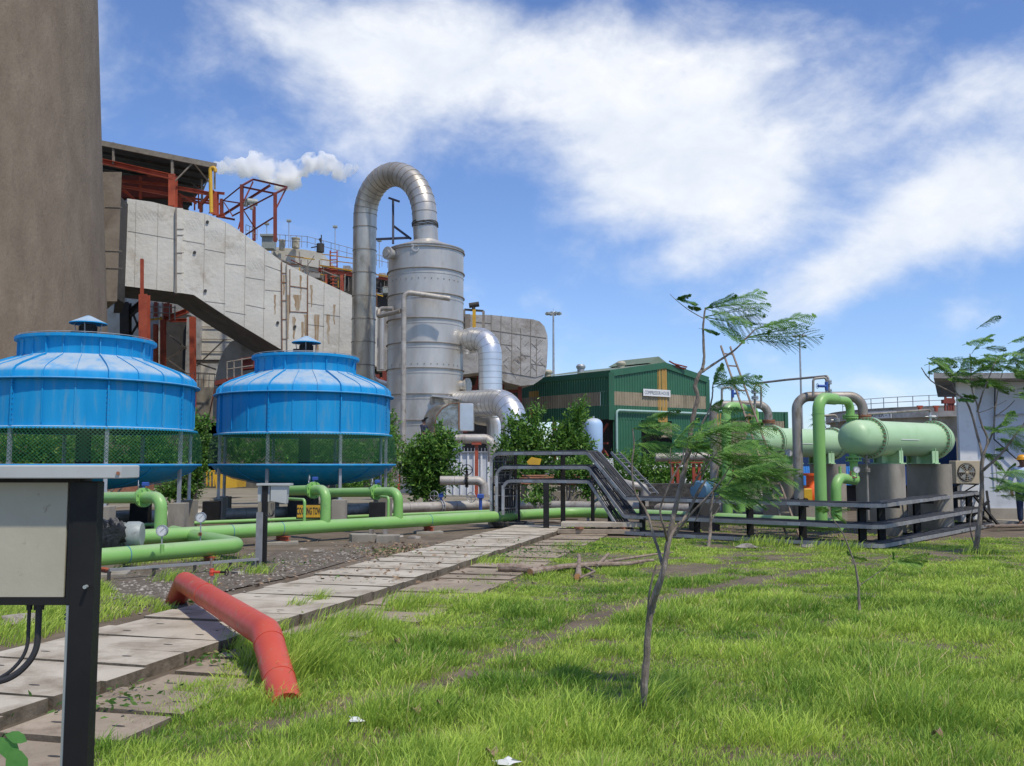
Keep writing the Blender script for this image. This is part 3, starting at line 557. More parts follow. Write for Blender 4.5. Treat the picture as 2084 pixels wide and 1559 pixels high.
b=n0.lerp(n1,.52); mb=MB(); mb.ring(b,(n1-n0),.123,.127,.012,28); part('strap',mb,M['rope'],t)
# stands below the pipe
def stand(px,w_,label,pad=True,z=None,pos=None,mat='orange',padm='concrete'):
    b=pos or onmain(px); st=T('pipe_stand',label,'pipe support',(b.x,b.y,0),'stands under the green pipes'); dr=(m1-m0).normalized(); nx=V((dr.y,-dr.x,0))
    zt=(b.z-rm-.006) if pos is None else pos.z-.13; mb=MB(); mb.ibeam(V((b.x,b.y,zt-.04))-nx*w_/2,V((b.x,b.y,zt-.04))+nx*w_/2,.10,.08); part('crossbeam',mb,M[mat],st)
    for s in (-1,1):
        q=V((b.x,b.y,0))+nx*(s*w_*.33); mb=MB(); mb.box((q.x,q.y,(zt-.08)/2+.02),(.06,.06,zt-.082-.0),bev=.004); part('leg',mb,M[mat],st)
    if pad:
        g=MB(); g.box((b.x,b.y,.03),(.60,.46,.075),rz=.25,bev=.012); thing('concrete_pad',g,M[padm],'concrete pad under the '+label,'concrete pad','pads under the pipe stands')
stand(575,.42,'wide orange pipe stand right of the junction box post'); stand(395,.35,'orange pipe stand just right of the near gauge loop',False)
stand(872,.3,'small orange pipe stand beside the slab path'); stand(1050,.35,'pipe stand where the green pipe crosses the slab path',False); 
q=G(215,1137,.25); stand(0,.3,'rusty orange stand beside the black panel post',True,pos=V((q.x,q.y,.25))); q=G(425,1115,.25); stand(0,.3,'orange stand under the green pipe loop',False,pos=V((q.x,q.y,.25)))
# block footing below the pipe between the stands
t=T('concrete_footing','square concrete footing with two stub posts under the green pipe','footing',G(765,1100)); g=G(760,1104); mb=MB(); mb.box((g.x-.22,g.y+.1,.08),(.5,.4,.17),rz=.3,bev=.01); mb.box((g.x+.3,g.y-.05,.075),(.45,.4,.16),rz=.1,bev=.01); part('block',mb,M['concrete'],t)
for s in (-.05,.22): mb=MB(); mb.box((g.x+s,g.y+.1,.2),(.09,.09,.1)); part('stub_post',mb,M['rustpipe'],t)
# electric motor beside the panel post
c=P(222,1088,13.9); t=T('electric_motor','grey finned electric motor wrapped in black plastic beside the green pipe','motor',(c.x,c.y,0)); ax=V((1,.12,0)).normalized()
mb=MB(); mb.cyl(c-ax*.55,c+ax*.28,.155,seg=28); 
for k in range(26):
    a=2*math.pi*k/26; x_,y_=frame(ax); u=x_*math.cos(a)+y_*math.sin(a); mb.bar(c-ax*.5+u*.165,c+ax*.22+u*.165,.008,.03,up=u)
part('body',mb,M['motorgrey'],t); mb=MB(); mb.lathe(c+ax*.22,[(.185,.04),(.19,.06),(.19,.20),(.17,.25),(0,.255)],28,ax); part('fan_cowl',mb,M['motorgrey'],t)
mb=MB(); 
for k in range(3): mb.sphere(c+V((-.03+.10*k,-.15,.0+.015*k)),.155,14,(1,.5,1.0),.9)
part('plastic_wrap',mb,M['plastic'],t); mb=MB(); mb.box((c.x-.1,c.y,c.z/2-.05),(.6,.34,c.z-.14),rz=.12); part('base',mb,M['concrete'],t)
# ------------------------------------------------------------------ junction box on its post
D=14.2; t=T('junction_box_post','cream junction boxes on a black channel post before the right cooling tower','junction box',G(533,1152))
a=P(540,985,D); mb=MB(); mb.box((a.x,D,a.z/2),(.085,.05,a.z),bev=.003); part('post',mb,M['black'],t)
a=P(529,1045,D); mb=MB(); mb.ibeam((a.x+.01,D-.01,0),(a.x+.01,D-.01,a.z+.02),.10,.09,up=(0,1,0)); part('channel',mb,M['tray'],t)
mb=MB(); plane_box(mb,525,986,549,1022,D-.0,.10,.008); part('junction_box',mb,M['greybox'],t); 
a=P(553,986,D-.02); mb=MB(); x0,x1=P(552,1000,D).x,P(586,1000,D).x; z1=P(552,984,D).z; z0=P(552,1022,D).z; mb.prism([(x0,D-.03,z1),(x1,D-.03,z1+.004),(x1-.02,D-.03,z0-.02),(x0,D-.03,z0+.02)],(0,.14,0)); part('junction_box',mb,M['greybox'],t)
mb=MB(); plane_box(mb,522,984,590,988,D-.06,.22); part('rain_hood',mb,M['greybox'],t)
for k in range(3):
    s=P(552+4*k,1024,D-.02); mb=MB(); mb.tube(fillet([s,s+V((.0,0,-.08)),s+V((.05-.03*k,-.02,-.16)),s+V((-.06,.0,-.22)),s+V((-.09,0,-.14))],.05),.006,6); part('cable',mb,M['cable'],t)
# conduit rail near the ground
a=G(222,1160,.16); b=G(525,1138,.16); t=T('conduit_rail','thin grey conduit rail running low behind the red pipe to the junction box post','rail',(a.x,a.y,0)); mb=MB(); mb.bar(a,b,.05,.035); part('rail',mb,M['tray'],t)
for k in (0,.28,.55,.8,1): c=a.lerp(b,k); mb=MB(); mb.box((c.x,c.y,c.z/2-.01),(.035,.035,c.z-.02)); part('leg',mb,M['dark'],t)
# ------------------------------------------------------------------ insulated pipes behind
def pipe_thing(name,label,pts,r_,mat,rad=.3,bands=0,cat='pipe',seg=20,group=None,bm='seam'):
    pts=[V(p) for p in pts]; zb=min(p.z for p in pts)-r_; t=T(name,label,cat,(pts[0].x,pts[0].y,max(0,zb)),group); mb=MB(); f=fillet(pts,rad,7); mb.tube(f,r_,seg); part('pipe',mb,M[mat],t)
    if bands:
        L_=[0]; 
        for i in range(len(f)-1): L_.append(L_[-1]+(f[i+1]-f[i]).length)
        s=bands*.5; mb=MB()
        while s<L_[-1]:
            i=max(k for k in range(len(L_)) if L_[k]<=s); i=min(i,len(f)-2); q=(s-L_[i])/(L_[i+1]-L_[i]); mb.ring(f[i].lerp(f[i+1],q),f[i+1]-f[i],r_*.99,r_*1.03,r_*.09,seg); s+=bands
        part('band',mb,M[bm],t)
    return t
a=G(150,1057,.22); b=G(1000,1027,.25); c=G(1230,1030,.27); e=G(1650,1043,.27)
t=pipe_thing('insulated_pipe','long grey insulated pipe lying behind the light green header pipe',[a,b],.15,'insul',.4,1.7)
mb=MB(); q=a.lerp(b,.845); flange(mb,q,b-a,.2,10,.03,.05); part('flange',mb,M['galv'],t); mb=MB(); mb.cyl(q+V((0,0,.19)),q+V((0,0,.30)),.03,seg=8); mb.box(q+V((0,0,.33)),(.16,.12,.12),bev=.02); part('gearbox',mb,M['valveblue'],t)
mb=MB(); handwheel(mb,q+V((-.2,-.1,.33)),(.5,1,0),.15); part('handwheel',mb,M['galv'],t)
pipe_thing('insulated_pipe','grey insulated pipe running behind the cable trays towards the heat exchangers',[b+V((.2,.1,0)),c,e],.14,'insul',.6,2.3)
pipe_thing('thin_green_pipe','thin light green pipe between the header pipe and the insulated pipe',[G(200,1072,.16),G(1010,1040,.16)],.045,'green',.3)
pipe_thing('insulated_pipe','short insulated pipe with a handwheel bending down behind the green bush',[P(896,978,29),P(985,978,29),P(985,1012,29)],.14,'insul',.25,.9)
q=P(950,978,29); v=T('gate_valve','black gate valve with a large handwheel on the short insulated pipe','valve',q); mb=MB(); flange(mb,q,(1,0,0),.22,8); mb.cyl(q,q+V((0,0,.3)),.04,seg=8); part('body',mb,M['black'],v); mb=MB(); handwheel(mb,q+V((0,-.05,.33)),(0,1,.4),.17); part('handwheel',mb,M['black'],v)
q=P(978,1010,28.5); v=T('butterfly_valve','blue valve gearbox with small wheel at the foot of the short insulated pipe','valve',(q.x,q.y,0)); mb=MB(); mb.box(q,(.2,.16,.14),bev=.02); mb.cyl((q.x,q.y,0),q,.05,seg=8); part('body',mb,M['valveblue'],v); mb=MB(); handwheel(mb,q+V((-.28,-.05,-.03)),(.5,1,0),.15); part('handwheel',mb,M['galv'],v)
# ------------------------------------------------------------------ cooling towers
def uvlathe(c,prof,seg,a0=0):
    me=bpy.data.meshes.new('net'); vs=[];uv=[];n=len(prof)
    for j in range(seg+1):
        a=2*math.pi*j/seg+a0
        for r_,h in prof: vs.append((c[0]+r_*math.cos(a),c[1]+r_*math.sin(a),c[2]+h)); uv.append((a*2.45,h))
    fs=[(j*n+k,(j+1)*n+k,(j+1)*n+k+1,j*n+k+1) for j in range(seg) for k in range(n-1)]
    me.from_pydata(vs,[],fs); ul=me.uv_layers.new(name='UVMap')
    for lp in me.loops: ul.data[lp.index].uv=uv[lp.vertex_index]
    for p in me.polygons: p.use_smooth=True
    return me
def tower(cx,cy,label):
    t=T('cooling_tower',label,'cooling tower',(cx,cy,.62),'blue cooling towers'); o=V((cx,cy,0)); a8=[R(-90-10+45*k) for k in range(8)]; a24=[R(-100+15*k) for k in range(24)]
    mb=MB(); mb.lathe(o,[(1.40,4.56),(1.475,4.56),(1.475,4.49),(1.39,4.47),(1.37,4.42),(1.37,4.10),(1.42,4.05),(1.52,4.02),(2.10,3.78),(2.28,3.68),(2.34,3.60),(2.355,3.46)],72)
    for i,a in enumerate(a24):
        u=V((math.cos(a),math.sin(a),0)); w_=.035 if i%3==0 else .028; h=.05 if i%3==0 else .022
        pr=[(1.37,4.46),(1.37,4.10),(1.43,4.05),(1.52,4.02),(2.10,3.78),(2.28,3.68),(2.345,3.60),(2.36,3.46)]
        tn=V((-u.y,u.x,0)); vs=[]
        for k,(r_,z) in enumerate(pr):
            nn=V((0,0,0)); p_=pr[max(k-1,0)]; q_=pr[min(k+1,len(pr)-1)]; dr_,dz=q_[0]-p_[0],q_[1]-p_[1]; l=math.hypot(dr_,dz); nr,nzz=-dz/l,dr_/l
            b=o+u*r_+V((0,0,z)); e=b+u*(nr*h)+V((0,0,nzz*h)); vs+=[b-tn*w_/2-u*.004,e-tn*w_/3,e+tn*w_/3,b+tn*w_/2-u*.004]
        mb.add(vs,[(4*k+j,4*k+j+1,4*k+j+5,4*k+j+4) for k in range(len(pr)-1) for j in range(3)])
    part('fan_stack',mb,M['blue'],t)
    mb=MB(); mb.lathe(o,[(2.345,3.46),(2.45,3.455),(2.46,3.435),(2.45,3.415),(2.345,3.41)],72); part('waist_flange',mb,M['blue'],t)
    mb=MB(); mb.lathe(o,[(2.335,3.41),(2.335,2.39),(2.37,2.38),(2.42,2.37),(2.43,2.33),(2.33,2.325),(2.30,2.34)],72)
    for i,a in enumerate(a24):
        u=V((math.cos(a),math.sin(a),0)); h=.055 if i%3==0 else .02; mb.bar(o+u*(2.335+h/2-.003)+V((0,0,3.405)),o+u*(2.335+h/2-.003)+V((0,0,2.40 if i%3==0 else 2.45)),.03,h,up=u)
        if i%3==0:
            tn=V((-u.y,u.x,0))
            for k in range(8):
                q=o+u*2.375+V((0,0,3.32-.115*k)); mb.cur=1; mb.cyl(q-tn*.028,q+tn*.028,.010,seg=6); mb.cur=0
    part('casing',mb,[M['blue'],M['deepblue']],t)
    mb=MB(); mb.lathe(o,[(2.29,2.66),(.1,2.66)],48); mb.lathe(o,[(2.29,2.66),(2.29,2.34)],48)
    for k in range(-11,12):
        w_=math.sqrt(max(0,2.25**2-(k*.2)**2)); mb.box((cx,cy+k*.2,2.52),(2*w_,.02,.20))
    part('fill',mb,M['dark'],t)
    me=uvlathe((0,0,-.62),[(2.44,2.36),(2.50,2.2),(2.54,1.9),(2.55,1.60)],72); me.materials.append(M['net']); n_=link(me,'netting',parent=t)
    mb=MB(); mb.lathe(o,[(2.36,1.56),(2.53,1.555),(2.54,1.53),(2.53,1.50),(2.44,1.49),(2.40,1.44),(2.30,1.36),(1.9,1.18),(1.2,1.02),(.5,.93),(0.38,.90),(.38,.80),(0,.80)],72)
    mb.lathe(o,[(2.36,1.56),(2.28,1.40),(1.6,1.25),(0,1.2)],48)
    for a in a8:
        u=V((math.cos(a+.39),math.sin(a+.39),0)); 
        for (r0,z0),(r1,z1) in zip([(2.44,1.47),(2.30,1.34),(1.9,1.16)],[(2.30,1.34),(1.9,1.16),(1.2,1.0)]): mb.bar(o+u*r0+V((0,0,z0)),o+u*r1+V((0,0,z1)),.03,.02)
    part('basin',mb,M['blue'],t)
    for a in a8:
        u=V((math.cos(a),math.sin(a),0)); mb=MB(); mb.bar(o+u*2.36+V((0,0,.64)),o+u*2.36+V((0,0,2.33)),.075,.06,up=u); mb.box(o+u*2.36+V((0,0,.635)),(.17,.17,.014),rz=a); mb.bar(o+u*2.2+V((0,0,1.48)),o+u*2.42+V((0,0,1.48)),.12,.02); part('leg',mb,M['galv'],t)
    mb=MB(); mb.cyl(o+V((0,0,1.1)),o+V((0,0,2.6)),.16,seg=16); part('riser_pipe',mb,M['dark'],t)
    mb=MB()
    for k in range(5): mb.tube([o+V((math.cos(j*math.pi/24)*(.3+.28*k),math.sin(j*math.pi/24)*(.3+.28*k),4.60)) for j in range(49)],.008,4,False)
    for k in range(16): a=k*math.pi/8; mb.cyl(o+V((.3*math.cos(a),.3*math.sin(a),4.59)),o+V((1.45*math.cos(a),1.45*math.sin(a),4.575)),.009,seg=4)
    part('fan_guard',mb,M['galv'],t)
    mb=MB(); mb.cyl(o+V((0,0,4.45)),o+V((0,0,4.97)),.17,seg=20)
    for k in range(20): a=k*math.pi/10; mb.bar(o+V((.18*math.cos(a),.18*math.sin(a),4.55)),o+V((.18*math.cos(a),.18*math.sin(a),4.92)),.01,.03,up=(math.cos(a),math.sin(a),0))
    mb.box(o+V((-.26,-.02,4.72)),(.18,.16,.2),bev=.02); mo=part('fan_motor',mb,M['dark'],t)
    mb=MB(); mb.lathe(o,[(0,5.20),(.05,5.19),(.40,5.01),(.405,4.985),(.38,4.99),(0,5.15)],32); cp=part('motor_hood',mb,M['blue'],t); mb=MB()
    for a in (R(-80),R(-170),R(10),R(100)): mb.cyl(o+V((.22*math.cos(a),.22*math.sin(a),4.56)),o+V((.3*math.cos(a),.3*math.sin(a),5.04)),.012,seg=6)
    part('bracket',mb,M['galv'],t)
    for a in a8:
        u=V((math.cos(a),math.sin(a),0)); mb=MB(); hp_=.705 if cx<-7 else .645; mb.box(o+u*2.36+V((0,0,hp_/2)),(.34,.34,hp_),bev=.012); q=o+u*2.36
        side='near' if u.y<-.3 else ('far' if u.y>.3 else ('left' if u.x<0 else 'right'))
        which='left' if cx<-7 else 'right'
        thing('pedestal',mb,M['concrete'],'concrete pedestal on the %s side under the %s blue cooling tower'%(side,which),'pedestal','pedestals under the %s cooling tower, %s side'%(which,side))
    mb=MB(); mb.box(o+V((0,0,.40)),(.7,.7,.80)); thing('sump_plinth',mb,M['dark'],'dark central plinth under the %s cooling tower basin'%('left' if cx<-7 else 'right'),'plinth')
    return t
T1=tower(-9.62,21.0,'left and nearer blue cooling tower, partly hidden by the control panel')
T2=tower(-5.77,26.0,'right and farther blue cooling tower in front of the insulated duct')
T1.scale=(1,1,.922); T1.location.z=1.53-.922*(1.53-.62); T2.scale=(1,1,.983); T2.location.z=1.53-.983*(1.53-.62)
# cooling tower sign
for px,y0,d,lb in ((287,1024,22.6,'black painted concrete block behind the near green riser'),(432,1020,24.4,'black painted concrete block under the left edge of the right tower'),(690,1030,24.5,'black block right of the yellow sign'),(768,1022,24.8,'black block behind the rightmost green riser')):
    p=P(px,y0,d); mb=MB(); mb.box((p.x,d,p.z/2),(.42,.34,p.z),rz=.1,bev=.01); thing('black_block',mb,M['black'],lb,'concrete block')
D=21.6; t=T('cooling_tower_sign','yellow COOLING TOWER sign board behind the green risers','sign',P(638,1055,D)); mb=MB(); plane_box(mb,603,1026,671,1056,D,.04); part('board',mb,M['black'],t); mb=MB(); plane_box(mb,605,1028,669,1053,D-.004,.004); part('face',mb,M['yellow'],t)
text('COOLING TOWER - 4',P(637,1040,D-.006),(1,0,0),(0,0,1),.17,M['text'],t,fit=.74,bold=.02)
# ------------------------------------------------------------------ three-tier cable tray rack
ends=[(1997,.78,25.0),(2003,.42,23.9),(2012,.08,22.9)]
SL=[  # top point of the slope px,py ; left corner px,py ; descending foot
 dict(z=.80,zt=1.80,bend=(1272,20.4),tl=(1195,21.2),lc=(1000,22.6)),
 dict(z=.42,zt=1.47,bend=(1268,20.3),tl=(1196,21.2),lc=(1011,22.5)),
 dict(z=.08,zt=1.15,bend=(1262,20.3),tl=(1197,21.2),lc=(1024,22.4))]
names=['topmost','middle','lowest']; TW=.52
def hpt(px,d,z): return V(((px-1042)/F*d,d,z))
for i,s in enumerate(SL):
    z=s['z']; zt=s['zt']; A=hpt(ends[i][0],ends[i][2]-.0,z); A.y=ends[i][2]; C=hpt(1785,16.9,z); B=hpt(*s['bend'],z); Tp=hpt(*s['tl'],zt); Lc=hpt(*s['lc'],zt); Ft=V((Lc.x,Lc.y,.35)) 
    pts=[A,C,B,Tp,Lc,Ft]; W=[V((-.62,.78,0)),V((.10,1,0)),V((.62,.78,0)),V((.62,.78,0)),V((.6,.8,0)),V((.6,.8,0))]
    t=T('cable_tray','%s cable tray of the three-tier rack crossing over the path'%names[i],'cable tray',(B.x,B.y,0),'cable trays of the rack')
    # refine ends
    front=fillet(pts,[.25,.15,.15,.22],4)
    def offs(pt):
        best=None
        for k in range(len(pts)-1):
            a,b=pts[k],pts[k+1]; u=max(0,min(1,(pt-a).dot(b-a)/(b-a).length_squared)); dd=(pt-a.lerp(b,u)).length
            if best is None or dd<best[0]: best=(dd,W[k].lerp(W[k+1],u))
        return best[1].normalized()*TW
    back=[p+offs(p) for p in front]
    for nm,ln in (('side_rail',front),('side_rail',back)):
        mb=MB()
        for a,b in zip(ln[:-1],ln[1:]):
            dr=(b-a).normalized(); up=V((0,0,1)) if abs(dr.z)<.9 else V((1,0,0))
            mb.bar(a-dr*.004,b+dr*.004,.02,.072,up=up)
        part(nm,mb,M['tray'],t)
    mb=MB()
    for a,b,c,d in zip(front[:-1],front[1:],back[:-1],back[1:]):
        n=max(1,int((b-a).length/.28))
        for k in range(n): q=a.lerp(b,(k+.5)/n); w_=c.lerp(d,(k+.5)/n); mb.bar(q,w_,.03,.02)
    part('rungs',mb,M['tray'],t)
    for k,(a,b) in enumerate(zip(pts[:-1],pts[1:])):
        for f in (.3,.7):
            q=a.lerp(b,f); dr=(b-a).normalized(); nrm=W[k].normalized(); mb=MB(); mb.bar(q-dr*.13-nrm*.014,q+dr*.13-nrm*.014,.005,.055,up=V((0,0,1)) if abs(dr.z)<.9 else V((1,0,0))); part('splice_plate',mb,M['galv'],t)
    nc=9 if i<2 else 6
    for c in range(nc):
        f=(c+.7)/(nc+.4); r_=random.choice([.012,.016,.02,.024]); ph=random.random()*6
        path=[]
        for p_,q_ in zip(front,back): path.append(p_.lerp(q_,f)+V((0,0,.03 if True else 0)))
        # subdivide with wander
        out=[]; 
        for a,b in zip(path[:-1],path[1:]):
            n=max(1,int((b-a).length/.45))
            for k in range(n):
                q=a.lerp(b,k/n); off=offs(q-V((0,0,0))).normalized(); out.append(q+off*(.03*math.sin(ph+len(out)*.8))+V((0,0,random.uniform(0,.02))))
        out.append(path[-1]); mb=MB(); mb.tube(out,r_,6)
        thing('cable',mb,M['cable'],'black cable lying among others in the %s cable tray'%names[i],'cable','cables in the %s tray'%names[i])
# narrow ladder tray beside the slope
t=T('ladder_tray','narrow open ladder tray climbing beside the cable-laden slope','cable tray',hpt(1330,21.5,0)); a=hpt(1322,21.6,.85); b=hpt(1243,22.4,1.83); mb=MB(); 
for o_ in (V((0,0,0)),V((.22,.28,0))): 
    m_=MB(); m_.bar(a+o_,b+o_,.02,.06); part('side_rail',m_,M['tray'],t)
for k in range(10): q=a.lerp(b,(k+.5)/10); mb.bar(q,q+V((.22,.28,0)),.025,.015)
part('rungs',mb,M['tray'],t)
# black posts of the rack
def post(px,d,top,w_,label,off=.26,arm=True,dirx=None):
    p=hpt(px,d,0); t=T('rack_post',label,'post',p,'black posts carrying the cable trays'); mb=MB(); mb.ibeam(p,p+V((0,0,top)),w_,w_,up=(0,1,0)); part('column',mb,M['black'],t)
    if arm:
        for z in [q for q in ((.05,.39,.75) if top<1 else (1.12,1.44,1.77)) if q<top+.05]:
            dv=(dirx or V((0,1,0))).normalized(); mb=MB(); mb.ibeam(p+V((0,0,z))-dv*.38,p+V((0,0,z))+dv*.38,.05,.06); part('arm',mb,M['black'],t)
    return t
for px,d,lb in ((1305,20.3,'black post at the foot of the tray slope'),(1415,19.9,'black post behind the multi-stemmed sapling'),(1522,19.2,'second black post right of the sapling'),(1628,18.5,'black post left of the tall green riser'),(1748,17.5,'black post just left of the tray corner')):
    post(px,d,.74,.12,lb)
dv=V((-.8,.55,0))
for k,(f,lb) in enumerate(((.14,'black post just right of the tray corner'),(.42,'black post between the two concrete pier pairs'),(.74,'black post before the far concrete pier'),(.96,'last black post at the right end of the trays'))):
    A=hpt(1785,16.9,0).lerp(hpt(2003,23.9,0),f)+V((-.25,.3,0)); p=A; t=T('rack_post',lb,'post',p,'black posts carrying the cable trays'); mb=MB(); mb.ibeam(p,p+V((0,0,.74)),.12,.12,up=(0,1,0)); part('column',mb,M['black'],t)
    for z in (.05,.38,.74): mb=MB(); mb.ibeam(p+V((0,0,z))-dv*.36,p+V((0,0,z))+dv*.36,.05,.06); part('arm',mb,M['black'],t)
post(1111,21.5,1.12,.13,'black post carrying the lowest tray above the path',arm=False); post(1145,22.6,1.79,.11,'tall black post behind the tray overpass',dirx=V((.5,.8,0)))
post(1056,22.8,1.10,.06,'thin dark post left under the tray overpass',arm=False); post(1240,21.3,.62,.10,'black post where the green pipe passes the trays',arm=False); post(1205,21.9,1.5,.08,'dark post behind the top of the tray slope',arm=False)
p=hpt(1015,22.9,0); t=T('tray_end_frame','black cabling frame where the trays drop to the ground','frame',p)
for dx in (-.05,.42): mb=MB(); mb.box((p.x+dx,p.y+.3,.9),(.06,.06,1.8)); part('upright',mb,M['black'],t)
for z in (.5,.9,1.3,1.6): mb=MB(); mb.box((p.x+.18,p.y+.3,z),(.41,.05,.05)); part('crossbar',mb,M['black'],t)
mb=MB()
for k in range(9):
    x=p.x+.02+.045*k; mb.tube([V((x,p.y+.36,1.78)),V((x+.01,p.y+.34,1)),V((x,p.y+.3,.35)),V((x+.1*math.sin(k),p.y-.2,.05)),V((x+.4,p.y-.9+.1*k,.05))],.02,6)
part('drop_cables',mb,M['cable'],t)
# coil of cables on the ground beneath
g=G(1035,1072,.05); mb=MB(); 
for k in range(5): mb.tube([g+V((.34*(1+.08*k)*math.cos(a*.3),.2*math.sin(a*.3)*(1+.08*k),.03*k)) for a in range(22)],.012,6)
thing('cable_coil',mb,M['cable'],'loops of black cable lying on the ground under the left end of the trays','cable coil')
# collapsed end brackets at the right
t=T('bent_tray_frame','tangle of bent black frames at the right end of the trays','frame',hpt(2010,23.0,0))
for a,b in (((1975,1000,24),(2035,1072,23)),((2000,1005,24),(2000,1060,24)),((1982,1038,23.6),(2020,1066,23)),((2008,1000,24.3),(2018,1075,23)),((1968,1060,23),(2012,1020,23.5))):
    mb=MB(); mb.bar(P(*a),P(*b),.06,.05); part('strut',mb,M['black'],t)
# stacked spare slabs
g=G(1222,1092); ga='pair of spare concrete slabs by the trays'
for z,dx,dy,ln,lb in ((.10,-.02,0,1.76,'weathered concrete slab lying lowest in the small stack'),(.245,.05,.03,1.74,'clean concrete slab on top of the small stack')):
    mb=MB(); c=g+V((dx,.25+dy,z-(.0 if z<.2 else -.0))); mb.box((c.x,c.y,z),(ln,.42,.10),rz=R(-6),bev=.008); thing('spare_slab',mb,M['slab2'] if z<.2 else M['slab'],lb,'concrete slab')
for dx in (-.45,.5): mb=MB(); mb.box((g.x+dx,g.y+.1,.172),(.13,.16,.042),rz=.7); thing('brick',mb,M['rustiron'],'broken brick spacer at the %s between the two spare slabs'%('left' if dx<0 else 'right'),'brick')
for px,py,rz,z,ln in ((1040,1075,.1,.15,1.1),(1095,1065,.3,.2,1.2),(1130,1058,-.1,.15,1.3)):
    g=G(px,py); mb=MB(); mb.box((g.x,g.y,z-.05),(ln,.4,.09),rz=rz,bev=.008); thing('loose_slab',mb,M['slab2'],'loose grey slab under the tray overpass, '+{1040:'leftmost',1095:'middle one',1130:'rightmost'}[px],'concrete slab')
# dead branches
def branch(name,label,chain,mat='barkred',cat='branch',subs=()):
    pts=[G(x,y,z)+V((0,0,.035)) for x,y,z,_ in chain]; t=T(name,label,cat,pts[0]); 
    mb=MB(); out=[];rr=[]
    for k in range(len(pts)-1):
        for j in range(4):
            q=pts[k].lerp(pts[k+1],j/4); out.append(q+V((random.uniform(-1,1),random.uniform(-1,1),random.uniform(0,1)))*.012); rr.append((chain[k][3]*(1-j/4)+chain[k+1][3]*j/4)*random.uniform(.9,1.12))
    out.append(pts[-1]); rr.append(chain[-1][3]); mb.tube(out,rr,9); part('limb',mb,M[mat],t)
    mb=MB(); d0=(out[0]-out[1]).normalized(); mb.cyl(out[0]-d0*.002,out[0]+d0*.003,rr[0]*.9,seg=9); part('cut_end',mb,M['cut'],t)
    for s in subs:
        ps=[G(x,y,z)+V((0,0,.035)) for x,y,z,_ in s]; mb=MB(); mb.tube(ps,[q[3] for q in s],8); part('twig',mb,M[mat],t)
branch('fallen_branch','long dead forked branch lying on the lawn beyond the path',[(1079,1171,.05,.05),(1140,1160,.06,.045),(1200,1155,.06,.038),(1280,1152,.05,.028),(1330,1145,.05,.02)],subs=([(1190,1156,.06,.03),(1230,1148,.07,.024),(1330,1133,.08,.018),(1370,1128,.06,.01)],[(1215,1156,.06,.026),(1238,1132,.16,.022)],[(1190,1158,.06,.02),(1210,1168,.06,.018),(1180,1182,.05,.012)]))
branch('fallen_branch','short thick rough log at the left of the dead branches',[(1014,1162,.06,.055),(1045,1161,.07,.062),(1082,1166,.05,.05)])
branch('fallen_branch','short upright-pointing dead limb crossing the long branch',[(1177,1180,.05,.045),(1178,1155,.08,.03),(1178,1135,.14,.028)])
# ------------------------------------------------------------------ heat exchangers
AX=V((.798,.602,0)).normalized(); AC=V((.602,-.798,0)).normalized(); E0=V((7.83,20.5,2.12)); DUPV=V((-.99,4.1,0))
def bolts(mb,c,ax,r,n,L_,br):
    x,y=frame(ax)
    for k in range(n): a=2*math.pi*k/n; q=c+(x*math.cos(a)+y*math.sin(a))*r; mb.cyl(q-ax*L_/2,q+ax*L_/2,br,seg=6)
t=T('heat_exchanger','nearer right-hand pale green shell heat exchanger on two concrete piers','heat exchanger',(E0.x,E0.y,1.55),'pale green heat exchangers'); X1=t
mb=MB(); mb.lathe(E0,[(.385,.02),(.385,2.62),(.40,2.62)],56,AX); part('shell',mb,M['pale'],t)
mb=MB(); mb.lathe(E0,[(0,-.80),(.10,-.792),(.20,-.765),(.29,-.71),(.35,-.64),(.385,-.55),(.385,-.05)],56,AX); part('channel_head',mb,M['pale'],t)
mb=MB(); mb.lathe(E0,[(.385,2.70),(.385,2.85),(.36,2.98),(.30,3.07),(.18,3.13),(0,3.15)],56,AX); part('rear_head',mb,M['pale'],t)
for s in (0,2.66):
    mb=MB(); 
    for a,b in ((-.055,-.012),(.012,.055)): mb.cyl(E0+AX*(s+a),E0+AX*(s+b),.455,seg=56)
    f=part('flange',mb,M['pale'],t); mb=MB(); bolts(mb,E0+AX*s,AX,.425,32,.19,.013); part('bolts',mb,M['rustiron'],f)
for s,w_ in ((.72,.34),(2.15,.6)):
    mb=MB(); c=E0+AX*s; b=.0
    n=14; prof=[]
    for k in range(n+1): a=math.pi*(1.18+.64*k/n); prof.append(c+AC*math.cos(a)*.39+V((0,0,math.sin(a)*.39)))
    poly=[c+AC*-.33+V((0,0,-(E0.z-1.55)+.02))]+prof+[c+AC*.33+V((0,0,-(E0.z-1.55)+.02))]
    mb.prism([p-AX*.01 for p in poly],AX*.02); mb.bar(c+AX*(.0)+V((0,0,-.38)),c+V((0,0,1.56-E0.z)),.5,.02,up=AC)
    for q in (-.31,.31): mb.bar(c+AC*q+V((0,0,-.27)),c+AC*q+V((0,0,1.56-E0.z)),.02,w_*.45,up=AX)
    q=c+V((0,0,1.565-E0.z)); mb.bar(q-AC*.37,q+AC*.37,.22,.025); part('saddle',mb,M['pale'],t)
mb=MB(); mb.bar(E0+AX*.62-AX.cross(V((0,0,1)))*-.387+V((0,0,-.03)),E0+AX*1.35+AC*.387+V((0,0,-.03)),.01,.014); part('name_strip',mb,M['white'],t)
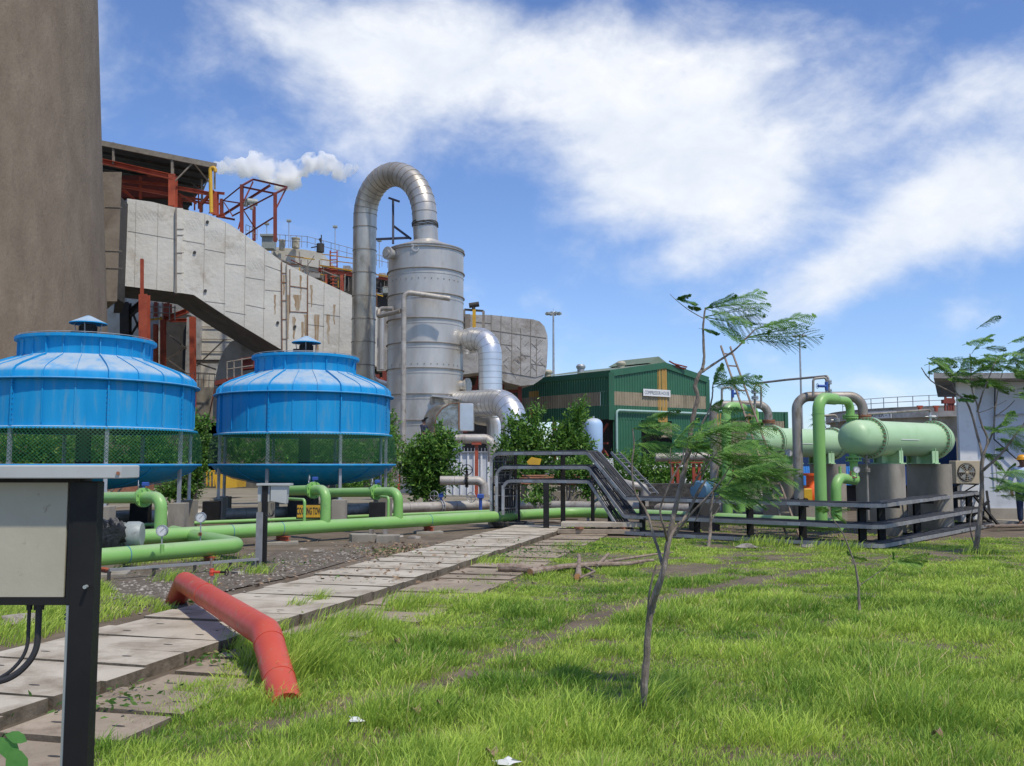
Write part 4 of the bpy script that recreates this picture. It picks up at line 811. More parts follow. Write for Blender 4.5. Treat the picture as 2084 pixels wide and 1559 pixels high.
# piers: long blocks with rounded ends
def pier(c,al,ac,label):
    mb=MB(); r_=.16; pl=[]
    for sa,sb,a0 in ((1,1,0),(1,-1,1),(-1,-1,2),(-1,1,3)):
        for k in range(5): a=math.pi/2*(a0+k/4)*1.0; pl.append(c+AC*(sa*(ac/2-r_)+math.cos(a)*r_*1.0)*1.0+AX*((al/2-r_)*(1 if a0 in (0,1) else -1)+math.sin(a)*r_)) if a0 in (0,2) else pl.append(c+AC*((ac/2-r_)*(-1 if a0==1 else 1)+math.cos(a)*r_)+AX*((al/2-r_)*(1 if a0==1 else -1)+math.sin(a)*r_))
    mb.prism([V((p.x,p.y,0)) for p in pl],V((0,0,1.55))); return thing('concrete_pier',mb,M['concrete'],label,'pier','concrete piers under the exchangers')
p1=pier(E0+AX*.38,.54,1.02,'rounded concrete pier under the channel end of the nearer heat exchanger'); p2=pier(E0+AX*2.42,.54,.95,'rounded concrete pier under the rear of the nearer heat exchanger')
# arches
def arch(name,label,pts,r_,mat,rad,extra=None,rr=None):
    t=T(name,label,'pipe',(pts[0].x,pts[0].y,0),'pipe arches over the exchangers'); mb=MB(); f=fillet(pts,rad,8); mb.tube(f,r_,24); part('pipe',mb,M[mat],t); return t
gx=V((6.39,19.45,0)); topz=2.93; nz_=E0+AX*-.30; nz_=V((nz_.x,nz_.y,0)); nz_=V(((1731-1042)/F*20.25,20.25,0))
mid=gx.lerp(nz_,.52)
a1=T('green_arch_pipe','light green pipe arch feeding the nearer heat exchanger','pipe',gx,'green pipe arches')
mb=MB(); mb.tube(fillet([gx+V((0,0,.25)),gx+V((0,0,topz)),mid+V((0,0,topz))],.27,9)+[mid.lerp(nz_,.2)+V((0,0,topz-.01))],[.122]*11+[.122,.095],26) if False else mb.tube(fillet([gx+V((0,0,.25)),gx+V((0,0,topz)),mid+V((0,0,topz))],.27,9),.122,26)
dr=(nz_-mid).normalized(); mb.tube([mid+V((0,0,topz)),mid+dr*.10+V((0,0,topz-.015))],[.122,.094],26,False); mb.tube(fillet([mid+dr*.10+V((0,0,topz-.015)),nz_+V((0,0,topz-.015)),nz_+V((0,0,2.45))],.20,8),.09,24)
for z in (1.2,2.55): pass
mb.ring(gx+V((0,0,2.60)),(0,0,1),.12,.126,.012,26); part('pipe',mb,M['green'],a1); mb=MB(); flange(mb,nz_+V((0,0,2.57)),(0,0,1),.165,8); f=part('flange',mb,M['green'],a1)
g0=V(((1622-1042)/F*20.9,20.9,0)); g1=V(((1757-1042)/F*20.85,20.85,0)); 
a2=T('grey_arch_pipe','bare grey metal pipe arch behind the green one over the nearer heat exchanger','pipe',g0,'grey pipe arches')
mb=MB(); mb.tube(fillet([g0+V((0,0,.72)),g0+V((0,0,3.06)),g1+V((0,0,3.06)),g1+V((0,0,2.45))],.30,9),.108,26); part('pipe',mb,M['rustpipe'],a2)
mb=MB(); flange(mb,g1+V((0,0,2.60)),(0,0,1),.175,8); part('flange',mb,M['rustiron'],a2); mb=MB(); flange(mb,g0+V((0,0,.74)),(0,0,1),.2,8); part('base_flange',mb,M['black'],a2)
# lower outlet
l0=V(((1735-1042)/F*20.2,20.2,0)); l1=V(((1697-1042)/F*19.6,19.6,0)); a3=T('outlet_pipe','light green S-bend outlet pipe under the nearer heat exchanger head','pipe',l1,'outlet pipes')
mb=MB(); mb.tube(fillet([l0+V((0,0,1.85)),l0+V((0,0,1.22))],.1),.085,20); mb.tube(fillet([l0+V((0,0,1.26)),l0+V((.02,0,1.20)),l1+V((0,0,1.28)),l1+V((0,0,.28))],[.05,.26],8),.108,22); mb.cyl(l1.lerp(l0,.25)+V((0,0,1.36)),l1.lerp(l0,.25)+V((0,0,1.50)),.03,seg=10); part('pipe',mb,M['green'],a3)
mb=MB(); flange(mb,l0+V((0,0,1.66)),(0,0,1),.17,8,.025,.05); flange(mb,l1+V((0,0,.70)),(0,0,1),.17,8,.02,.01); part('flange',mb,M['green'],a3)
gauge(1743,956,972,19.9,a3,.07,False); mb=MB(); c=P(1731,972,19.9); mb.cyl(c+V((0,0,-.05)),c+V((0,0,.12)),.02,seg=8); mb.cyl(c+V((-.04,0,.0)),c+V((.14,0,0)),.014,seg=8); handwheel(mb,c+V((0,0,.13)),(0,0,1),.05); part('drain_cock',mb,M['rustiron'],a3)
mb=MB(); d0=V(((1761-1042)/F*20.3,20.3,0)); mb.cyl(d0+V((0,0,.35)),d0+V((0,0,1.75)),.028,seg=10); flange(mb,d0+V((0,0,1.62)),(0,0,1),.07,4); flange(mb,d0+V((0,0,1.42)),(0,0,1),.07,4); thing('drain_pipe',mb,M['rustpipe'],'thin grey drain pipe with flanges standing before the nearer pier','pipe')
# thin vent piping
def thin(name,label,pts,r_=.022,mat='rustpipe'):
    t=T(name,label,'pipe',(pts[0].x,pts[0].y,pts[0].z)); mb=MB(); mb.tube(fillet(pts,.06,4),r_,10); part('pipe',mb,M[mat],t); return t
D=20.0; v=thin('vent_pipe','thin upside-down U pipe with a blue valve above the nearer green arch',[P(1655,806,D),P(1655,771,D),P(1682,768,D),P(1682,806,D)],.026)
mb=MB(); c=P(1682,786,D); mb.cyl(c+V((0,0,-.09)),c+V((0,0,.09)),.035,seg=10); mb.cyl(c,c+V((-.20,-.05,0)),.03,seg=10); handwheel(mb,c+V((-.21,-.05,0)),(1,.2,0),.055); part('valve',mb,M['valveblue'],v)
v=thin('overhead_thin_pipe','long thin pipe sloping up above both exchangers to the nearer green arch',[P(1532,781,22.5),P(1600,773,21.4),P(1685,765,20.3),P(1688,806,20.3)],.026)
mb=MB(); c=P(1687,778,20.3); flange(mb,c,(0,0,1),.06,4); flange(mb,c-V((0,0,.2)),(0,0,1),.06,4); part('coupling',mb,M['galv'],v)
v=thin('rear_vent_pipe','thin pipe with a hand valve rising from the rear of the nearer exchanger',[P(1735,845,20.8),P(1893,834,22.3),P(1893,868,22.3)],.026); mb=MB(); c=P(1893,848,22.3); mb.sphere(c,.05,8); mb.cyl(c+V((0,0,-.1)),c+V((0,0,.1)),.03,seg=8); mb.cyl(c,c+V((-.16,0,0)),.012,seg=6); mb.cyl(c,c+V((.13,0,0)),.035,seg=8); handwheel(mb,c+V((.15,0,0)),(1,0,0),.06); part('valve',mb,M['galv'],v)
v=thin('rear_vent_pipe','thin pipe with stacked valves just left of the nearer exchanger head',[P(1675,846,21.4),P(1703,845,21.4),P(1703,866,21.4)],.026); mb=MB(); c=P(1703,855,21.4); flange(mb,c,(0,0,1),.07,4); mb.cyl(c,c+V((-.13,0,0)),.014,seg=6); part('valve',mb,M['galv'],v)
D=23.9; v=thin('vent_pipe','thin upside-down U pipe with blue valve above the farther green arch',[P(1469,828,D),P(1469,790,D),P(1490,788,D),P(1490,822,D)],.028); mb=MB(); c=P(1491,801,D); mb.cyl(c+V((0,0,-.1)),c+V((0,0,.1)),.04,seg=10); mb.cyl(c,c+V((.14,-.05,0)),.03,seg=10); handwheel(mb,c+V((.15,-.05,0)),(1,.2,0),.06); part('valve',mb,M['valveblue'],v)
v=thin('vent_pipe','thin grey bent pipe with two valves behind the ladder',[P(1536,840,D),P(1536,784,D),P(1549,785,D),P(1549,830,D)],.028,'rustpipe'); mb=MB(); c=P(1536,797,D); flange(mb,c,(0,0,1),.09,4); flange(mb,c-V((0,0,.16)),(0,0,1),.09,4); part('valve',mb,M['galv'],v)
# second set: copies of the whole group
b1=dup(X1,V(X1.location)+DUPV,'farther left-hand pale green heat exchanger half hidden by the ladder and foliage')
for p_,lb in ((p1,'rounded concrete pier under the channel end of the farther heat exchanger'),(p2,'rounded concrete pier under the rear of the farther heat exchanger')):
    c=p_.copy(); COL.objects.link(c); c.location=V(p_.location)+DUPV; c['label']=lb
for a_,lb in ((a1,'light green pipe arch feeding the farther heat exchanger behind the ladder'),(a2,'bare grey metal pipe arch over the farther heat exchanger'),(a3,'light green S-bend outlet pipe under the farther heat exchanger')):
    dup(a_,V(a_.location)+DUPV+V((0,0,.08)),lb)
# big gauge on the farther exchanger
t=T('pressure_gauge','round pressure gauge on a bent stem at the farther exchanger','gauge',P(1604,945,21)); gauge(1605,922,950,21.2,t,.085,False)
# ladder
t=T('ladder','long wooden ladder leaning against the farther exchanger pipes','ladder',G(1612,1090)); f0=G(1601,1090); f1=f0+V((.28,.03,0)); h0=P(1467,704,23.0); h1=h0+V((.24,.03,-.02))
for a,b in ((f0,h0),(f1,h1)): mb=MB(); mb.bar(a,b,.035,.06,up=(0,1,0)); part('rail',mb,M['bamboo'],t)
for k in range(14):
    q=(k+.55)/14.2; a=f0.lerp(h0,q); b=f1.lerp(h1,q); mb=MB(); mb.bar(a,b,.03,.035); part('rung',mb,M['bamboo'],t)
# pump sets
def pump(name,label,c,mat,box=True,sc=1):
    t=T(name,label,'pump',(c.x,c.y,0)); ax=V((.6,-.8,0)); mb=MB(); mb.cyl(c-ax*.25*sc,c+ax*.12*sc,.24*sc,seg=24); mb.lathe(c+ax*.12*sc,[(.33*sc,0),(.33*sc,.05*sc),(.22*sc,.12*sc),(.12*sc,.16*sc),(0,.17*sc)],28,ax); part('casing',mb,M[mat],t)
    mb=MB(); mb.cyl(c+V((0,0,.2*sc)),c+V((0,0,.55*sc)),.13*sc,seg=16); mb.cyl(c+V((0,0,.50*sc)),c+V((0,0,.56*sc)),.2*sc,seg=20); part('outlet',mb,M[mat],t)
    if box: mb=MB(); mb.box(c+V((-.20*sc,-.28*sc,-.02)),(.2*sc,.15*sc,.4*sc),bev=.02); part('coupling_guard',mb,M['yellow'],t)
    mb=MB(); mb.box((c.x,c.y,(c.z-.2*sc)/2),(.7*sc,.7*sc,max(.1,c.z-.2*sc))); part('plinth',mb,M['concrete'],t); return t
pump('orange_pump','bright orange pump with a yellow guard between the grey pipe and green riser',P(1652,1008,24),'brightorange')
pump('orange_pump','orange pump casing among the foliage left of the ladder',P(1492,990,26),'orange',False,.8)
c=P(1432,998,22.0); t=T('blue_motor','pale blue electric motor behind the sapling stems','motor',(c.x,c.y,0)); ax=V((-.6,-.8,0)); mb=MB(); mb.cyl(c-ax*.5,c+ax*.1,.20,seg=26)
for k in range(22):
    a=2*math.pi*k/22; x_,y_=frame(ax); u=x_*math.cos(a)+y_*math.sin(a); mb.bar(c-ax*.45+u*.21,c+ax*.08+u*.21,.01,.03,up=u)
mb.lathe(c+ax*.08,[(.235,0),(.235,.16),(.2,.2),(0,.21)],28,ax); part('body',mb,M['motorblue'],t); mb=MB(); mb.box((c.x,c.y,c.z/2-.1),(.6,.6,c.z-.2)); part('plinth',mb,M['dark'],t)
# orange-legged insulated pipe
D=30; t=pipe_thing('insulated_pipe','stub of grey insulated pipe resting on bright orange posts',[P(1334,931,D),P(1452,929,D)],.135,'insul',.2,.8)
for px,lb in ((1374,'left pair of orange posts carrying the insulated pipe stub'),(1418,'right pair of orange posts carrying the insulated pipe stub')):
    p=P(px,1000,D); t=T('pipe_trestle',lb,'trestle',(p.x,p.y,0),'orange trestles')
    for dx in (-.09,.09): mb=MB(); mb.ibeam((p.x+dx,D,0),(p.x+dx,D,1.56),.09,.09,up=(0,1,0)); part('leg',mb,M['orange'],t)
    mb=MB(); mb.box((p.x,D,1.60),(.4,.2,.05)); mb.box((p.x,D,1.2),(.16,.04,.08)); part('top_plate',mb,M['orange'],t)
pipe_thing('insulated_pipe','small grey pipe ending in a bend beside the tray slope',[P(1205,965,27),P(1288,988,26),P(1312,990,26),P(1312,1030,26)],.11,'insul',.15,.8)
pipe_thing('teal_hose','thick teal hose leaning up from the ground by the tray slope',[G(1195,1032),P(1222,1012,23)],.035,'rope',.1)
# ------------------------------------------------------------------ office building, AC unit
t=T('pump_office','whitewashed flat-roofed building at the right edge','building',(16,27,0))
x0=(1948-1042)/F*24.6; mb=MB(); mb.prism([(x0,24.6,0),(22,24.6,0),(24.6,30.2,0),(x0+2.9,30.2,0)],V((0,0,3.72))); part('wall',mb,M['wall'],t)
mb=MB(); mb.box((x0+.24,24.58,1.85),(.46,.10,3.70)); part('pilaster',mb,M['white'],t)
mb=MB(); mb.prism([(10.75,23.7,3.73),(22,23.7,3.73),(25,30.4,3.73),(13.9,30.4,3.73)],V((0,0,.14))); part('roof_slab',mb,mk('roof_slab_concrete',(.36,.35,.33),(.24,.23,.21),2,.9,dirt=((.12,.11,.10),3,.5,.7)),t)
mb=MB(); mb.box(((x0+.5+22)/2,24.55,.20),(22-x0-.5,.16,.4)); part('plinth',mb,M['concrete'],t)
mb=MB(); y=24.52; mb.tube(fillet([V((P(2200,838,y).x,y,P(2084,838,y).z)),V((P(2022,845,y).x,y,P(2022,845,y).z)),V((P(2024,905,y).x,y,P(2024,905,y).z)),V((P(2030,985,y).x,y,P(2030,985,y).z))],.08,4),.018,8); part('conduit',mb,M['galv'],t)
mb=MB(); mb.tube([V((x0+1.0,24.52,3.6)),V((x0+.9,24.5,2.2)),V((x0+2.2,24.48,1.0))],.02,8); part('cable',mb,M['cable'],t)
c=P(1972,961,23.7); t=T('air_conditioner','beige outdoor air conditioner unit with a round fan on the white wall','air conditioner',(c.x,c.y+.2,c.z-.3))
mb=MB(); mb.box(c+V((0,.19,0)),(.64,.36,.58),bev=.012); part('cabinet',mb,M['acbeige'],t)
fc=c+V((-.06,.0,.0)); mb=MB(); mb.cyl(fc+V((0,.004,0)),fc+V((0,-.004,0)),.232,seg=36); fd=part('fan_opening',mb,M['dark'],t)
mb=MB()
for k in range(5):
    a=k*2*math.pi/5; u=V((math.cos(a),0,math.sin(a))); v_=V((math.cos(a+.6),0,math.sin(a+.6))); mb.add([fc+u*.05+V((0,-.008,0)),fc+u*.2+V((0,-.008,0)),fc+v_*.2+V((0,-.03,0)),fc+v_*.05+V((0,-.02,0))],[(0,1,2,3)])
part('fan_blades',mb,M['motorgrey'],fd); mb=MB()
for r_ in (.06,.11,.16,.21): mb.tube([fc+V((r_*math.cos(j*math.pi/16),-.034,r_*math.sin(j*math.pi/16))) for j in range(33)],.0035,4,False)
for k in range(4): a=k*math.pi/4; mb.cyl(fc+V((.22*math.cos(a),-.034,.22*math.sin(a))),fc-V((.22*math.cos(a),.034,.22*math.sin(a))),.004,seg=4)
mb.cyl(fc+V((0,-.03,0)),fc+V((0,-.042,0)),.035,seg=14); part('grille',mb,M['acbeige'],fd)
for s in (-.22,.22): mb=MB(); mb.bar(c+V((s,.0,-.31)),c+V((s,.86,-.31)),.03,.03); mb.bar(c+V((s,.1,-.315)),c+V((s,.86,-.55)),.025,.025); part('bracket',mb,M['dark'],t)
# ------------------------------------------------------------------ clarifier tank
cx,cy,r_=29.0,60.0,8.2; t=T('clarifier_tank','white concrete clarifier tank with a railing behind the exchangers','tank',(cx,cy,0)); zt=4.86
mb=MB(); mb.lathe((cx,cy,0),[(r_-.1,0),(r_-.1,zt-.62)],64); part('shell',mb,M['concrete'],t)
mb=MB(); mb.lathe((cx,cy,0),[(r_-.3,zt-.62),(r_+.18,zt-.62),(r_+.18,zt-.14),(r_-.2,zt-.14)],64); part('launder_band',mb,mk('peeling_render',(.50,.48,.45),(.36,.34,.31),1.5,.9,dirt=((.25,.23,.20),1.2,.55,.75)),t); mb=MB(); mb.lathe((cx,cy,0),[(r_-.2,zt-.14),(r_+.0,zt-.14),(r_+.0,zt+.02),(0,zt+.02)],64); part('rim',mb,M['concrete'],t)
for a0,n in ((R(188),9),(R(238),5)):
    mb=MB()
    for k in range(n):
        a=a0+k*.11; u=V((math.cos(a),math.sin(a),0))*r_+V((cx,cy,zt)); mb.cyl(u,u+V((0,0,.62)),.025,seg=6)
        if k<n-1:
            u2=V((math.cos(a+.11),math.sin(a+.11),0))*r_+V((cx,cy,zt))
            for h in (.32,.62): mb.cyl(u+V((0,0,h)),u2+V((0,0,h)),.02,seg=6)
    part('railing',mb,M['galv'],t)
k_=(1784-1042)/F; lo_,hi_=[q_ for q_ in (0,0)] if False else (40,60)
for _ in range(50):
    md_=(lo_+hi_)/2
    if math.hypot(k_*md_-cx,md_-cy)>r_+.22: lo_=md_
    else: hi_=md_
s=V((k_*lo_,lo_,0)); ang=math.atan2(s.y-cy,s.x-cx); n_=V((math.cos(ang),math.sin(ang),0)); sc=V((cx,cy,0))+n_*(r_+.22)+V((0,0,zt-.40)); xd=V((-n_.y,n_.x,0)); 
mb=MB(); mb.bar(sc-xd*1.05,sc+xd*1.05,.04,.42); sg=part('sign_board',mb,M['white'],t); text('CLARIFIER - 1',sc+n_*.025,xd,(0,0,1),.24,M['text'],sg,fit=1.9,bold=.0)
t=T('gate_hoist','rust red gate hoist frame on the clarifier beside the office roof','hoist',P(1930,836,52)); D=52
for a,b in (((1924,836),(1924,796)),((1940,836),(1940,796)),((1922,796),(1942,796)),((1918,818),(1944,818)),((1926,812),(1938,812)),((1930,836),(1930,814)),((1935,836),(1935,814))): mb=MB(); mb.bar(P(*a,D),P(*b,D),.10,.10); part('frame_bar',mb,M['oxide'],t)
mb=MB(); plane_box(mb,1920,813,1944,821,D-.1,.3); part('gearbox',mb,M['oxide'],t)
for px in (1872,1905): mb=MB(); p=P(px,832,52); mb.cyl(p-V((0,0,.15)),p+V((0,0,.1)),.10,seg=12); mb.box(p+V((0,0,.13)),(.3,.15,.1)); thing('small_gearbox',mb,M['orange'],'small orange gearbox behind the clarifier railing, '+('left one' if px<1880 else 'right one'),'gearbox')
# blue shed
D=31.0; t=T('blue_shed','dark blue shed with bright blue corrugated skirt between the piers','shed',((1790-1042)/F*D,D,0)); mb=MB(); a=P(1625,898,D); b=P(1948,950,D); mb.box(((a.x+b.x)/2,D+1.5,(a.z+b.z)/2),(b.x-a.x,3,a.z-b.z)); part('upper_wall',mb,M['deepblue'],t)
mb=MB(); n=220; z1=P(1700,949,D).z; z0=P(1700,987,D).z
vs=[];
for k in range(n+1): x=a.x+(b.x-a.x)*k/n; vs+=[V((x,D-.10+.02*math.cos(k*2),z1)),V((x,D-.22+.02*math.cos(k*2),z0))]
mb.add(vs,[(2*k,2*k+2,2*k+3,2*k+1) for k in range(n)]); part('corrugated_skirt',mb,M['lightblue'],t)
mb=MB(); mb.box(((a.x+b.x)/2,D+1.5,z0/2),(b.x-a.x,2.9,z0)); part('base_wall',mb,M['dark'],t)
# ------------------------------------------------------------------ masts, palm, pylon
def mast(px,ytop,d,rb,label,n=10):
    p=hpt(px,d,0); zt=P(px,ytop,d).z; t=T('high_mast',label,'lamp mast',p,'high masts'); mb=MB(); mb.tube([p,p+V((0,0,zt))],[rb,rb*.45],14); part('pole',mb,M['galv'],t)
    mb=MB(); mb.tube([p+V((.55*math.cos(k*math.pi/12),.55*math.sin(k*math.pi/12),zt-.1)) for k in range(25)],.05,6,False)
    for k in range(4): a=k*math.pi/2; mb.cyl(p+V((0,0,zt+.1)),p+V((.55*math.cos(a),.55*math.sin(a),zt-.1)),.03,seg=6)
    mb.cyl(p+V((0,0,zt-.1)),p+V((0,0,zt+.45)),.02,seg=6); part('lamp_ring',mb,M['galv'],t)
    for k in range(n): a=k*2*math.pi/n; mb=MB(); mb.box(p+V((.72*math.cos(a),.72*math.sin(a),zt-.12)),(.34,.2,.22),rz=a,bev=.02); part('floodlight',mb,M['motorgrey'],t)
mast(1127,636,100,.20,'high floodlight mast rising beside the rounded duct end'); mast(1632,682,118,.20,'distant high mast behind the ladder and sapling top')
# ------------------------------------------------------------------ corrugated sheets on vertical planes
def corr(mb,p0,dr,s0,s1,z0,z1,pitch=.24,amp=.035,off=0):
    dr=V(dr).normalized(); n=V((dr.y,-dr.x,0)); k=max(2,int((s1-s0)/pitch)); vs=[]
    for i in range(k):
        for f,o in ((0,0),(.38,0),(.5,amp),(.88,amp)):
            s=s0+(s1-s0)*(i+f)/k; b=V(p0)+dr*s+n*(off+o); zt=z1(s) if callable(z1) else z1; zb=z0(s) if callable(z0) else z0; vs+=[V((b.x,b.y,zb)),V((b.x,b.y,zt))]
    b=V(p0)+dr*s1+n*off; vs+=[V((b.x,b.y,z0(s1) if callable(z0) else z0)),V((b.x,b.y,z1(s1) if callable(z1) else z1))]
    mb.add(vs,[(2*i,2*i+2,2*i+3,2*i+1) for i in range(len(vs)//2-1)]); return mb
CC=hpt(1242,65,0); LD=V((-6.16,6.9,0)).normalized(); RD=V((7.7,5.0,0)).normalized(); LL=9.4; RL=9.5
def sz(px,py,dr): q=PL(px,py,CC,dr); return (V((q.x,q.y,0))-CC).dot(dr),q.z
ZE=sz(1242,757,LD)[1]; sA,zA=sz(1352,741,RD); t=T('compressor_house','dark green corrugated compressor house with brown translucent bands and yellow strips','building',CC); ch=t
RL=sz(1439,770,RD)[0]; LL=sz(1060,776,LD)[0]; gz=lambda s: ZE+(zA-ZE)*(s/sA if s<sA else max(0,(RL-s)/(RL-sA)))
b0=sz(1242,796,LD)[1]; b1=sz(1242,824,LD)[1]; c0=sz(1242,853,LD)[1]
nL=V((LD.y,-LD.x,0))
# left (eave) wall: LD runs away; its outward normal is to the left-front
mb=MB(); R0=CC+LD*LL; DL=-LD
corr(mb,R0,DL,0,LL,c0,b1,.24,.035); corr(mb,R0,DL,0,LL,b0,ZE-.3,.24,.035); corr(mb,R0,DL,LL-.9,LL,b1,b0); 
corr(mb,CC,RD,0,RL,b0,lambda s:gz(s)-.3); corr(mb,CC,RD,0,RL,c0,b1); corr(mb,CC,RD,.25,sz(1305,880,RD)[0],1.55,c0); corr(mb,CC,RD,sz(1368,880,RD)[0],RL,1.55,c0)
part('green_cladding',mb,M['greensheet'],t)
mb=MB(); corr(mb,R0,DL,0,LL-.9,b1,b0,.24,.03,.01); corr(mb,CC,RD,.2,RL-.1,b1,b0,.24,.03,.01); part('brown_band',mb,M['brownsheet'],t)
s0=sz(1338,800,RD)[0]; s1=sz(1357,800,RD)[0]; mb=MB(); corr(mb,CC,RD,s0,s1,c0-.1,lambda s:gz(s)-.32,.24,.03,.035); part('yellow_strip',mb,M['yellowsheet'],t); mb=MB(); w0=LL-sz(1077,800,LD)[0]; w1=LL-sz(1097,800,LD)[0]; corr(mb,R0,DL,w0,w1,b0,ZE-.9,.24,.03,.035); part('yellow_strip',mb,M['yellowsheet'],t); mb=MB(); corr(mb,R0,DL,w0,w1,c0,b1,.24,.03,.035); part('yellow_strip',mb,M['yellowsheet'],t)
mb=MB(); nR=V((RD.y,-RD.x,0)); nD=V((DL.y,-DL.x,0))
mb.prism([CC+nR*.05+V((0,0,ZE-.32)),CC+RD*sA+nR*.05+V((0,0,zA-.32)),CC+RD*RL+nR*.05+V((0,0,ZE-.32)),CC+RD*(RL+.1)+nR*.05+V((0,0,ZE+.12)),CC+RD*sA+nR*.05+V((0,0,zA+.12)),CC-RD*.1+nR*.05+V((0,0,ZE+.12))],nR*.08)
mb.bar(R0+nD*.07+V((0,0,ZE-.12)),CC+nD*.07+V((0,0,ZE-.12)),.08,.42); mb.box((CC.x+.1,CC.y+.05,(c0+ZE)/2-.05),(.38,.38,ZE-c0)); mb.box(tuple((CC+RD*RL)[:2])+((1.5+ZE)/2-.1,),(.3,.3,ZE-1.5)); part('trim',mb,M['greensheet'],t)
rm_=mk('roof_sheet',(.14,.20,.13),(.20,.23,.17),1,.6); mb=MB(); 
for sa,sb in ((0,sA),(RL,sA)):
    p=CC+RD*sa+V((0,0,ZE+.13)); q=CC+RD*sb+V((0,0,zA+.13)); mb.add([p,q,q+LD*LL,p+LD*LL],[(0,1,2,3)])
part('roof',mb,rm_,t)
mb=MB(); q=CC+RD*(sA+.3)+LD*.8+V((0,0,zA+.15)); mb.prism([q-RD*1.1+V((0,0,-.05)),q+V((0,0,.5)),q+RD*1.5+V((0,0,-.3))],LD*(LL*.42)); part('ridge_vent',mb,rm_,t)
mb=MB(); 
for a,b in (((1355,743),(1396,750)),((1362,735),(1392,752)),((1370,740),(1398,747))): mb.bar(P(*a,68),P(*b,68.5),.09,.09)
part('ridge_frame',mb,M['oxide'],t)
for k,(px,py) in enumerate(((1182,752),(1264,746),(1115,763))):
    p=P(px,py,68+2*(k!=1)); m_=MB(); m_.cyl(p+V((0,0,-.5)),p+V((0,0,.1)),.27,seg=18); m_.lathe(p,[(.30,.05),(.36,.15),(.36,.25),(.25,.38),(0,.42)],18); part('roof_ventilator',m_,M['galv'] if k==0 else M['cream'],t)
# base walls and interior darkness
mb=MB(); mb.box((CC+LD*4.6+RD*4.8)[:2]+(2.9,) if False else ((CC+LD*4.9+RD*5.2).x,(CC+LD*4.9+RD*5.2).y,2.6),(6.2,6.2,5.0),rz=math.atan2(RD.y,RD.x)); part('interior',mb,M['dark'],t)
mb=MB(); mb.bar(CC+V((0,0,.78))+RD*.1,CC+RD*RL+V((0,0,.78)),.2,1.54); part('base_wall',mb,M['white'],t); mb=MB(); mb.bar(CC+LD*.9+V((0,0,.9)),CC+LD*LL+V((0,0,.9)),.2,1.8); mb.bar(CC+LD*1.6+V((0,0,(c0+1.8)/2+.7)),CC+LD*2.6+V((0,0,(c0+1.8)/2+.7)),.16,c0-3.0); part('base_wall',mb,M['white'],t)
mb=MB(); q=sz(1350,870,RD)[0]; corr(mb,CC,RD,sz(1345,870,RD)[0],sz(1367,870,RD)[0],sz(1350,890,RD)[1],c0-.15,.3,.03,.02); part('shutter',mb,M['brownsheet'],t)
for f in (.10,.35,.6,.85):
    m_=MB(); b=CC+LD*LL*f; m_.ibeam(b+V((0,0,0)),b+V((0,0,c0)),.22,.22,up=LD); part('column',m_,M['oxide'],t)
m_=MB(); b=CC+LD*.25; m_.bar(b+V((0,0,c0-.3)),b+LD*1.9+V((0,0,c0-1.6-1.0)),.12,.12); m_.bar(b+LD*1.8+V((0,0,c0-.3)),b+V((0,0,c0-2.6)),.12,.12); m_.bar(b+V((0,0,3)),b+LD*1.9+V((0,0,3)),.12,.12); part('bracing',m_,M['oxide'],t)
mb=MB(); a=sz(1251,835,RD); yq=sz(1449,841,RD); q0=CC+RD*a[0]+nR*.2; mb.tube(fillet([V((q0.x,q0.y,.3)),V((q0.x,q0.y,a[1])),CC+RD*yq[0]+nR*.2+V((0,0,a[1]))],.25,5),.085,12); part('downpipe',mb,mk('teal_grey_pipe',(.28,.42,.38),(.33,.46,.42)),t)
# sign
a=sz(1306,798,RD); b=sz(1361,801,RD); sc=CC+RD*((a[0]+b[0])/2)+nR*.16+V((0,0,sz(1333,800,RD)[1])); st=T('compressor_house_sign','white COMPRESSOR HOUSE sign on the green gable','sign',sc); hw=(b[0]-a[0])/2
mb=MB(); mb.bar(sc-RD*hw,sc+RD*hw,.05,.50); part('board',mb,M['white'],st); text('COMPRESSOR HOUSE',sc+nR*.03,RD,(0,0,1),.27,M['bluetext'],st,fit=hw*1.82,bold=.0)
# annex
D=82; t=T('annex_building','low green and brown corrugated building right of the compressor house','building',hpt(1540,D,0)); p0=hpt(1400,D,0); p1=hpt(1600,D+2,0); dd=(p1-p0).normalized(); LLn=(p1-p0).length; z2=P(1560,836,D).z; z1_=P(1560,855,D).z
mb=MB(); corr(mb,p0,dd,0,LLn,z1_,z2,.3); part('green_cladding',mb,M['greensheet'],t); mb=MB(); corr(mb,p0,dd,0,LLn-.2,1.5,z1_,.3,.03,.01); part('brown_band',mb,M['brownsheet'],t)
mb=MB(); mb.box((((p0+p1)/2).x,((p0+p1)/2).y+2,z2/2),(LLn-.3,3.4,z2-.1),rz=math.atan2(dd.y,dd.x)); mb.box((p1.x,p1.y,(z2+1.5)/2),(.3,.3,z2-1.5)); part('trim',mb,M['greensheet'],t)
for px in (1459,1532): mb=MB(); s=(hpt(px,D,0)-p0).dot(dd); corr(mb,p0,dd,s,s+.8,z1_-.6,z2-.2,.3,.03,.03); part('yellow_strip',mb,M['yellowsheet'],t)
